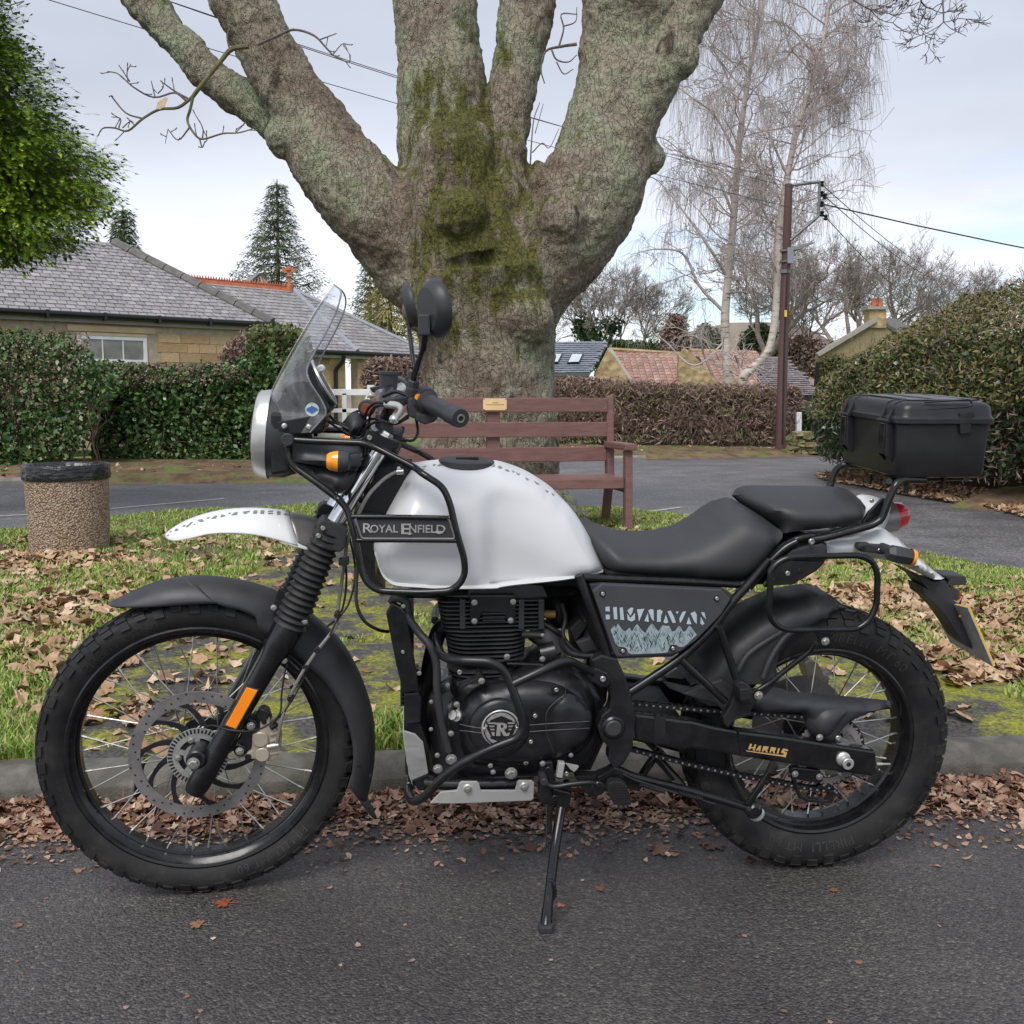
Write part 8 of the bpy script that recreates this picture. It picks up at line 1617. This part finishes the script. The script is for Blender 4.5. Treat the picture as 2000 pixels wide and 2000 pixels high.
disc('bolt_recess',P1(J_,910,465,.158),.006,.004,m_dark);bolt(J_,1030,480,.158,.005,'allen')
for sg in(1,-1):
 pr=[P1(J_,x,y,.20)for x,y in((1085,490),(1130,505),(1265,532),(1312,545))]
 pr=[Vector((q.x,q.y*sg,q.z))for q in pr];ax=(pr[2]-pr[1]).normalized();L=(pr[2]-pr[1]).length
 ind=link('indicator',None,bike)
 MB().lathe([(-.012,.012),(0,.0195),(L*.5,.0200),(L,.0185)],pr[1],ax,6,cap=True,ref=(0,1,0)).build('indicator_body',m_plastic,ind,smooth=False)
 MB().lathe([(L,.0182),(L+.009,.0172),(L+.011,.012),(L+.011,.001)],pr[1],ax,20,ref=(0,1,0)).build('indicator_lens',m_amber,ind)
 MB().tube([pr[0]+ax*.02,pr[0]+Vector((0,.05*sg,0))+ax*.015],.012,10).build('indicator_stalk',m_plastic,ind)
lp=pts(J_,[(212,720),(205,640),(270,570),(360,532),(880,520),(980,560),(1020,650),(1014,900),(960,1010),(870,1078),(330,1084),(240,1040),(198,950)],.215)
tubepart('pannier_loop',lp,.0068,m_gloss,R=.05,closed=True,sides=12,mirror=FB)
tubepart('loop_stay',[P1(J_,215,700,.215),P1(J_,180,740,.16)],.0068,m_gloss,mirror=FB)
plate('loop_tab',J_,[(545,1100),(700,1100),(650,1190),(610,1200)],.205,.198,m_black,bevel=.002)
bolt(J_,625,1168,.207,.0085,'hex')
tubepart('loop_brace',pts(H_,[(945,215,.198),(900,275,.19),(700,430,.175),(590,520,.17),(510,570,.168)]),.0062,m_gloss,mirror=FB)
plate('brace_tab',H_,[(495,590),(600,510),(650,515),(560,610),(530,640),(490,630)],.172,.166,m_black,bevel=.001)
bolt(H_,508,610,.175,.0092,'hex')
plate('footrest_bracket',H_,[(345,560),(395,500),(440,530),(465,580),(535,590),(500,650),(470,700),(430,770),(330,800),(280,860),(250,830),(240,780),(290,700)],.170,.150,m_black,bevel=.003,mirror=FB)
plate('footrest_mount',H_,[(340,530),(390,505),(430,525),(465,580),(462,680),(380,690),(345,640)],.195,.165,m_black,bevel=.005);plate('footrest_rubber',H_,[(365,560),(435,555),(450,590),(450,650),(372,660)],.225,.19,m_cable,bevel=.004)
# swingarm, chain, guard, hugger
sw=[K_(925,172),K_(1080,190),K_(1300,222),H_(0,805),H_(180,850),H_(360,882),H_(700,925),H_(1000,972),H_(1385,1030),H_(1398,1060),H_(1397,1195),H_(1370,1225),H_(1000,1175),H_(700,1125),H_(380,1075),H_(0,1010),K_(1300,450),K_(930,375)]
plate('swingarm',None,sw,.150,.118,m_gloss,bevel=.006,mirror=FB)
tubepart('swingarm_weld',[FB.P(*H_(355,882),.152),FB.P(*H_(385,1075),.152)],.0022,m_black)
plate('swingarm_weld',K_,[(1078,192),(1160,200),(1158,400),(1070,395)],.1515,.149,m_black,bevel=.0006)
plate('swingarm_bridge',K_,[(930,172),(1300,225),(1300,450),(930,370)],.118,-.118,m_dark,bevel=.004)
har=[[(430,1015),(445,975),(460,978),(452,1000),(470,1002),(480,980),(492,982),(478,1030),(464,1026),(468,1012),(450,1010),(444,1020)],[(486,1028),(512,990),(530,992),(520,1034),(508,1034),(510,1022),(502,1022),(498,1030)],[(532,1034),(545,993),(585,998),(580,1018),(572,1022),(578,1042),(564,1040),(558,1024),(550,1024),(546,1036)],[(590,1042),(602,1000),(642,1006),(636,1026),(628,1030),(634,1050),(620,1048),(614,1030),(606,1030),(602,1044)],[(644,1050),(656,1010),(670,1012),(658,1052)],[(694,1012),(732,1020),(729,1032),(704,1028),(701,1034),(724,1040),(713,1080),(690,1074),(420,1034),(410,1026),(692,1062),(700,1050),(676,1044)]]
strokes('lettering',H_,har,.1512,m_gold)
disc('axle_washer',P1(H_,1155,1098,.158),.0165,.008,m_silver,rnd=.2);disc('axle_bolt',P1(H_,1188,1132,.172),.0135,.02,m_silver,rnd=.08);disc('axle_socket',P1(H_,1189,1133,.1725),.0058,.004,m_dark)
bolt(H_,1118,1198,.13,.006,'allen');tubepart('adjuster',pts(H_,[(1395,1130,.13),(1440,1130,.13)]),.0045,m_zinc);tubepart('adjuster',pts(H_,[(1440,1130,.13),(1500,1130,.13)]),.0028,m_zinc)
cg=[(0,545,.1,.01),(180,540,.1,.01),(400,560,.1,.01),(600,545,.1,.015),(670,555,.1,.015),(740,582,.1,.015),(1000,600,.1,.012),(1500,650,.1,.012),(1512,712,.1,.012),(1380,728,.1,.012),(1250,770,.1,.02),(1160,830,.1,.02),(1100,905,.1,.02),(1060,965,.1,.012),(1000,965,.1,.012),(930,945,.1,.012),(870,905,.1,.012),(855,790,.1,.012),(815,745,.1,.012),(600,735,.1,.012),(500,740,.1,.012),(400,690,.1,.012),(200,650,.1,.012),(0,620,.1,.012)]
puff('chain_guard',H_,cg,.135,m_plastic,both=False,back=.10,smooth_outline=False,res=.009)
puff('guard_bulge',H_,[(880,860,.12,.03),(900,740,.12,.03),(980,680,.12,.03),(1150,670,.12,.03),(1240,690,.12,.03),(1130,800,.12,.03),(1060,900,.12,.03),(950,940,.12,.03)],.150,m_plastic,both=False,back=.11,res=.009,power=1.6)
bolt(H_,968,927,.150,.0075,'hex');bolt(H_,1103,930,.128,.008,'allen')
plate('chain_guard_arm',G_,[(760,1680),(830,1690),(1100,1750),(1200,1860),(1100,1850),(960,1780),(800,1720)],.118,.10,m_plastic,bevel=.003)
plate('chain_guard_arm',G_,[(900,1760),(1200,1650),(1300,1720),(1330,1932),(1250,1932),(1150,1830)],.13,.11,m_plastic,bevel=.003)
hug=[G_(985,1620),G_(1050,1490),G_(1190,1330),G_(1440,1150),G_(1620,1065),J_(330,850),J_(560,814),J_(690,835),J_(752,885),J_(705,915),H_(1030,30),H_(880,110),H_(740,200),H_(668,290),H_(640,400),H_(665,500),H_(640,540),H_(450,535),H_(250,545),H_(0,535)]
hs=[.05,.05,.05,.05,.05,.05,.05,.05,.05,.07,.085,.085,.085,.085,.085,.09,.11,.11,.11,.09];hr_=[.05]*8+[.03]+[.02]*7+[.012]*4
puff('rear_hugger',None,[(*p,s,r)for p,s,r in zip(hug,hs,hr_)],.102,m_plastic,res=.012,smooth_outline=False)
for q in([(350,430,.112),(430,300,.11),(600,180,.105),(800,60,.09)],[(540,480,.112),(600,330,.108),(700,180,.10),(820,90,.09)]):
 tubepart('hugger_rib',pts(H_,q),.0065,m_plastic,smooth=True,sides=10)
plate('rear_caliper',H_,[(850,370),(900,340),(960,370),(1000,450),(1050,480),(1030,540),(1080,570),(940,575),(880,480)],-.09,-.14,m_caliper,bevel=.004)
plate('exhaust_shield',G_,[(770,1610),(900,1540),(1030,1480),(1060,1500),(980,1600),(900,1650),(780,1640)],-.12,-.15,m_plate,bevel=.004)
tubepart('muffler',[P1(G_,700,1750,-.17),P1(H_,200,350,-.19),P1(H_,900,60,-.2)],.045,m_black,sides=20)
puff('mud_shield',K_,[(1340,570,0,.02),(1500,560,0,.02),(1700,590,0,.02),(1760,750,0,.02),(1700,850,0,.02),(1500,850,0,.02),(1400,760,0,.02)],.06,m_dark)
Rc=RC+Vector((0,-.102+.010,0));rs_=.079;Fc=P1(F_,1600,1180,.100);rf_=.036
Fc=(P1(K_,905,85,.10)+P1(K_,880,432,.10))/2+Vector((-.02,0,0))
up=[P1(K_,905,88,.10),P1(K_,1450,138,.10),P1(H_,520,745,.10),P1(H_,800,765,.10)]
lo=[P1(H_,1100,1335,.10),P1(H_,840,1300,.10),P1(H_,380,1215,.10),P1(K_,1350,550,.10),P1(K_,885,432,.10)]
Rc=Vector((RC.x,-.10,RC.z));arc=[]
a0=RA(98);a1=RA(-100)
for i in range(25):
 a=a0+(a1-a0)*i/24;arc.append(Rc+Vector((cos(a)*.082,0,sin(a)*.082)))
arc2=[Fc+Vector((cos(a)*rf_*1.3,0,sin(a)*rf_*1.3))for a in[RA(250)-RA(140)*i/8 for i in range(9)]]
path=up+arc+lo+arc2;path=[Vector((q.x,-.100,q.z))for q in path]
dense=[]
for i in range(len(path)):
 p,q=path[i],path[(i+1)%len(path)];k=max(1,int((q-p).length/.001));dense+=[p.lerp(q,j/k)for j in range(k)]
cum=[0]
for i in range(1,len(dense)):cum.append(cum[-1]+(dense[i]-dense[i-1]).length)
nl_=int(cum[-1]/.0159)//2*2;idx=[int(np.searchsorted(cum,k*cum[-1]/nl_))for k in range(nl_)]
chain=link('chain',None,bike);lms=[]
for off in(.0055,.0075):
 mb=MB();Lk=.0159
 for sg in(1,-1):mb.prism([(Lk*t,-off*sg,w)for t,w in((-.3,.0035),(0,.0056),(.35,.0048),(.65,.0048),(1,.0056),(1.3,.0035))]+[(Lk*t,-off*sg,-w)for t,w in((1.3,.0035),(1,.0056),(.65,.0048),(.35,.0048),(0,.0056),(-.3,.0035))],(0,.0015,0))
 o=mb.build('chain_link',m_black,smooth=False);lms.append(o.data);bpy.data.objects.remove(o)
mb=MB().lathe([(-.009,.0027),(.0092,.0027),(.0098,.0014),(.0098,.0001)],(0,0,0),(0,-1,0),8);o=mb.build('chain_pin',m_disc);pin=o.data;bpy.data.objects.remove(o)
for k in range(nl_):
 p,q=dense[idx[k]],dense[idx[(k+1)%nl_]];d=q-p;o=link('chain_link',lms[k%2],chain);o.location=p;o.rotation_euler=(0,-math.atan2(d.z,d.x),0)
 o=link('chain_pin',pin,chain);o.location=p
plate('chain_slider',H_,[(750,1165),(790,1155),(960,1175),(1000,1200),(995,1260),(960,1275),(800,1250),(760,1220)],.118,.10,m_black,bevel=.003)
plate('chain_slider',H_,[(758,1230),(790,1230),(830,1360),(880,1390),(1020,1405),(1040,1380),(1035,1330),(1080,1330),(1082,1400),(1060,1430),(880,1418),(820,1390)],.112,.095,m_black,bevel=.002)
bolt(H_,783,1203,.119,.0075,'hex');bolt(H_,966,1224,.119,.0075,'hex')
# stands, pegs, levers
tubepart('side_stand',pts(K_,[(372,880,.150),(335,1100,.19),(262,1690,.262)]),.0112,m_gloss,sides=16)
plate('stand_bracket',K_,[(215,560),(240,530),(308,530),(318,620),(330,700),(440,690),(455,760),(432,885),(345,870),(218,852),(200,800)],.148,.125,m_black,bevel=.004)
plate('stand_fork',K_,[(300,730),(450,770),(430,885),(340,868)],.160,.142,m_gloss,bevel=.003)
fo=P1(K_,256,1735,.272);FT=BM@fo
foot=MB();fpts=[Vector((x,y,0))for x,y in((-.016,-.014),(.012,-.016),(.017,-.004),(.015,.014),(-.012,.016),(-.018,.002))]
gl=BM.inverted()@Vector((FT.x,FT.y,.0));foot.prism([gl+q for q in fpts],(0,0,.018));bpart('stand_foot',foot,m_plastic,bevel=.005)
bpart('side_stand_shoe',MB().tube([P1(K_,270,1640,.255),P1(K_,262,1700,.262),gl+Vector((0,0,.012))],.0125,14),m_gloss)
sp_a,sp_b=P1(K_,288,865,.165),P1(K_,280,1055,.185);coil=[]
for i in range(16*10+1):
 t=i/160;c=sp_a.lerp(sp_b,t);a=t*16*2*pi;coil.append(c+Vector((cos(a)*.0052,sin(a)*.0052,0)))
bpart('stand_spring',MB().tube(coil,.0014,5),m_black)
tubepart('spring_hook',pts(K_,[(262,1050,.185),(250,1200,.20),(240,1240,.205),(275,1250,.21)]),.0018,m_black,sides=6);tubepart('spring_hook',pts(K_,[(262,865,.165),(262,1055,.185)]),.0022,m_black,sides=6)
tubepart('stand_tang',pts(K_,[(285,1425,.238),(310,1440,.245),(325,1530,.25),(300,1580,.25),(262,1650,.258)]),.0042,m_gloss,smooth=True,sides=8)
for x,y,s,r,k in((272,585,.152,.008,'allen'),(230,545,.150,.006,'hex'),(410,620,.150,.0065,'allen'),(400,770,.150,.0075,'allen'),(322,800,.162,.0085,'allen'),(655,738,.165,.0135,'allen'),(90,722,.1,.002,'hex'),(445,482,.14,.005,'hex'),(105,540,.142,.005,'hex')):
 bolt(K_,x,y,s,r,k,m=m_black if r>.007 else None)
plate('stand_switch',K_,[(352,540),(402,545),(380,660),(335,650)],.166,.150,m_plate,bevel=.002);tubepart('switch_barrel',pts(K_,[(325,668,.155),(380,675,.155)]),.009,m_plastic)
plate('sensor_tab',K_,[(400,540),(500,560),(505,575),(470,610),(440,590)],.14,.138,m_plate,bevel=.0005)
tubepart('gear_lever',pts(K_,[(230,690,.165),(320,720,.170),(460,700,.172),(600,690,.172),(650,720,.172)]),.0062,m_black,smooth=True,sides=10)
disc('lever_pivot',P1(K_,652,738,.176),.0165,.03,m_black);disc('lever_rubber',P1(K_,245,690,.185),.0085,.05,m_plastic)
plate('heel_plate',K_,[(470,640),(640,640),(780,580),(850,620),(1000,700),(960,760),(880,740),(700,760),(640,800),(600,800),(550,770)],.12,.09,m_dark,bevel=.003)
plate('footpeg_arm',K_,[(640,650),(780,575),(810,590),(850,660),(760,700),(740,660),(660,690)],.17,.14,m_gloss,bevel=.003,mirror=FB)
pg=[(728,700),(760,682),(830,685),(870,720),(898,800),(902,850),(886,856),(872,878),(856,860),(840,882),(824,862),(808,880),(792,858),(772,862),(755,830),(722,770)]
plate('footpeg',K_,pg,.285,.262,m_cable,bevel=.003,mirror=FB)
puff('footpeg_rubber',K_,[(725,720,.20,.015),(760,690,.20,.015),(835,690,.20,.015),(885,770,.2,.015),(900,845,.22,.01),(850,850,.24,.01),(770,838,.24,.01),(730,780,.22,.015)],.278,m_cable,both=False,back=.18,right=True)
mb=MB()
for k in range(6):mb.prism(pts(K_,[(735+k*5,722+k*20),(868+k*5,722+k*20),(870+k*5,729+k*20),(737+k*5,729+k*20)],.286),-FB.nl*.02)
bpart('peg_tread',mb,m_cable,smooth=False)
tubepart('centre_stand',pts(K_,[(800,590,.13),(900,640,.13),(1250,725,.135),(1750,870,.14),(1850,905,.14)]),.0095,m_gloss,R=.03,mirror=FB)
tubepart('centre_stand_cross',[P1(K_,1240,700,.12),P1(K_,1240,700,-.12)],.010,m_gloss)
for x0,y0,x1,y1 in((960,700,1160,760),(1260,765,1440,815)):
 a,b=P1(K_,x0,y0,.150),P1(K_,x1,y1,.150);coil=[];ax=(b-a).normalized();e1=ax.orthogonal().normalized();e2=ax.cross(e1)
 for i in range(14*8+1):
  t=i/112;an=t*14*2*pi;coil.append(a.lerp(b,t)+(e1*cos(an)+e2*sin(an))*.0048)
 bpart('stand_spring',MB().tube(coil,.0015,5),m_black)
tubepart('spring_rod',pts(K_,[(830,620,.15),(900,660,.15),(1240,770,.15),(1530,850,.15)]),.0028,m_black,sides=6)
disc('centre_stand_foot',P1(K_,1855,938,.140),.0185,.03,m_plate,rnd=.3);disc('centre_stand_knuckle',P1(K_,1835,915,.156),.020,.03,m_gloss,rnd=.4)
tubepart('centre_stand_arm',pts(H_,[(430,1430,.15),(470,1370,.155),(560,1230,.16),(620,1150,.165)]),.0078,m_gloss,mirror=None);tubepart('arm_pad',pts(H_,[(600,1185,.168),(625,1130,.17)]),.011,m_cable)
tubepart('centre_stand_leg',pts(K_,[(1090,500,.06),(1150,560,.06),(1290,720,.08)]),.010,m_gloss,mirror=FB);tubepart('centre_stand_leg',pts(K_,[(1120,430,.05),(1000,600,.05),(950,680,.05)]),.010,m_gloss)
# top box: a thing of its own, strapped to the rack
TBx=P1(I_,1250,1018,0)
TM=BM@Matrix.Translation((TBx.x,0,P1(I_,870,1020,.15).z+.002))
box=thing('top_box','ribbed black plastic top box with latches bolted on the rack behind the pillion seat','luggage box',TM)
FT_=Fr(BM.translation,bu,bw,TM)
tz=lambda x,y,s:FT_.P(*I_(x,y),s)
HB=.150
m_case=mat('black luggage plastic',(.014,.014,.017),(.020,.020,.023),scale=9,rough=.30,rough2=.40,bump=.2,bscale=500,bdist=.0004)
x0,x1=tz(868,1020,HB).x,tz(1640,960,HB).x;zl=tz(860,520,HB).z;ztop=tz(840,365,HB*.95).z;z2=tz(1660,400,HB).z
xm=(x0+x1)/2;hx=(x1-x0)/2
zt=[.0,.006,.03,zl*.96]
def rbox(mb,levels,n=6,r=.017):
 ring=[]
 for(z,gx,gy)in levels:
  row=[]
  for sx,sy,a0 in((1,1,0),(-1,1,90),(-1,-1,180),(1,-1,270)):
   for i in range(n+1):
    a=RA(a0+90*i/n);row.append(Vector((xm+sx*(hx+gx-r)+r*cos(a),sy*(HB+gy-r)+r*sin(a),z)))
  ring.append(row)
 w=len(ring[0]);vs=[p for row in ring for p in row]
 fs=[(i*w+j,i*w+(j+1)%w,(i+1)*w+(j+1)%w,(i+1)*w+j)for i in range(len(ring)-1)for j in range(w)]
 fs+=[tuple(range(w))[::-1],tuple(range((len(ring)-1)*w,len(ring)*w))]
 return mb.add(vs,fs)
rbox(MB(),[(0,-.014,-.014),(.003,-.008,-.008),(.010,-.005,-.005),(zl*.5,-.003,-.003),(zl*.93,-.001,-.001)]).build('box_body',m_case,box,ang=30)
dz=ztop-zl
rbox(MB(),[(zl*.92,.003,.003),(zl*.95,.007,.007),(zl+.003,.007,.007),(zl+.006,.004,.004),(zl+.010,.002,.002),(zl+dz*.55,.001,.001),(ztop-.010,-.001,-.001),(ztop-.004,-.006,-.006),(ztop,-.016,-.016)],r=.022).build('box_lid',m_case,box,ang=30)
for gx,gy,gw,gh in((-.045,0,.045,.20),(.03,0,.065,.20),(.085,0,.02,.20),(.0,.11,.15,.02),(.0,-.11,.15,.02)):
 MB().box((xm+gx,gy,ztop+.001),(gw,gh,.006)).build('lid_panel',m_case,box,bevel=.0015)
MB().tube(fillet([FT_.P(*I_(x,y),HB-.001)for x,y in((1050,432),(1450,408),(1500,385),(1480,345),(1100,368))],.01),.0022,6).build('lid_rib',m_case,box)
for yl in(-HB*.70,HB*.62):
 yl=-yl
 for dy in(-.017,.017):
  prf=[(x0+.004,zl*.25),(x0-.012,zl*.38),(x0-.014,zl*.98),(x0-.010,zl+.006),(x0+.004,ztop-.002),(x0+.02,ztop+.003),(x0+.05,ztop+.003),(x0+.05,ztop-.01),(x0+.02,zl*.9)]
  MB().prism([(x,yl+dy-.004,z)for x,z in prf],(0,.008,0)).build('latch_rib',m_case,box,bevel=.0015)
 MB().box((x0-.010,yl,zl*.66),(.010,.026,zl*.55)).build('latch',m_gloss,box,bevel=.003)
 MB().tube([(x0-.012,yl-.026,zl*.97),(x0-.012,yl+.026,zl*.97)],.0042,8).build('latch_pin',m_case,box)
q=[FT_.P(*I_(x,y),HB+.006)for x,y in((1392,458),(1520,445),(1525,480),(1495,500),(1482,630),(1400,636))]
MB().prism(q,Vector((0,.012,0))).build('side_latch',m_case,box,bevel=.002)
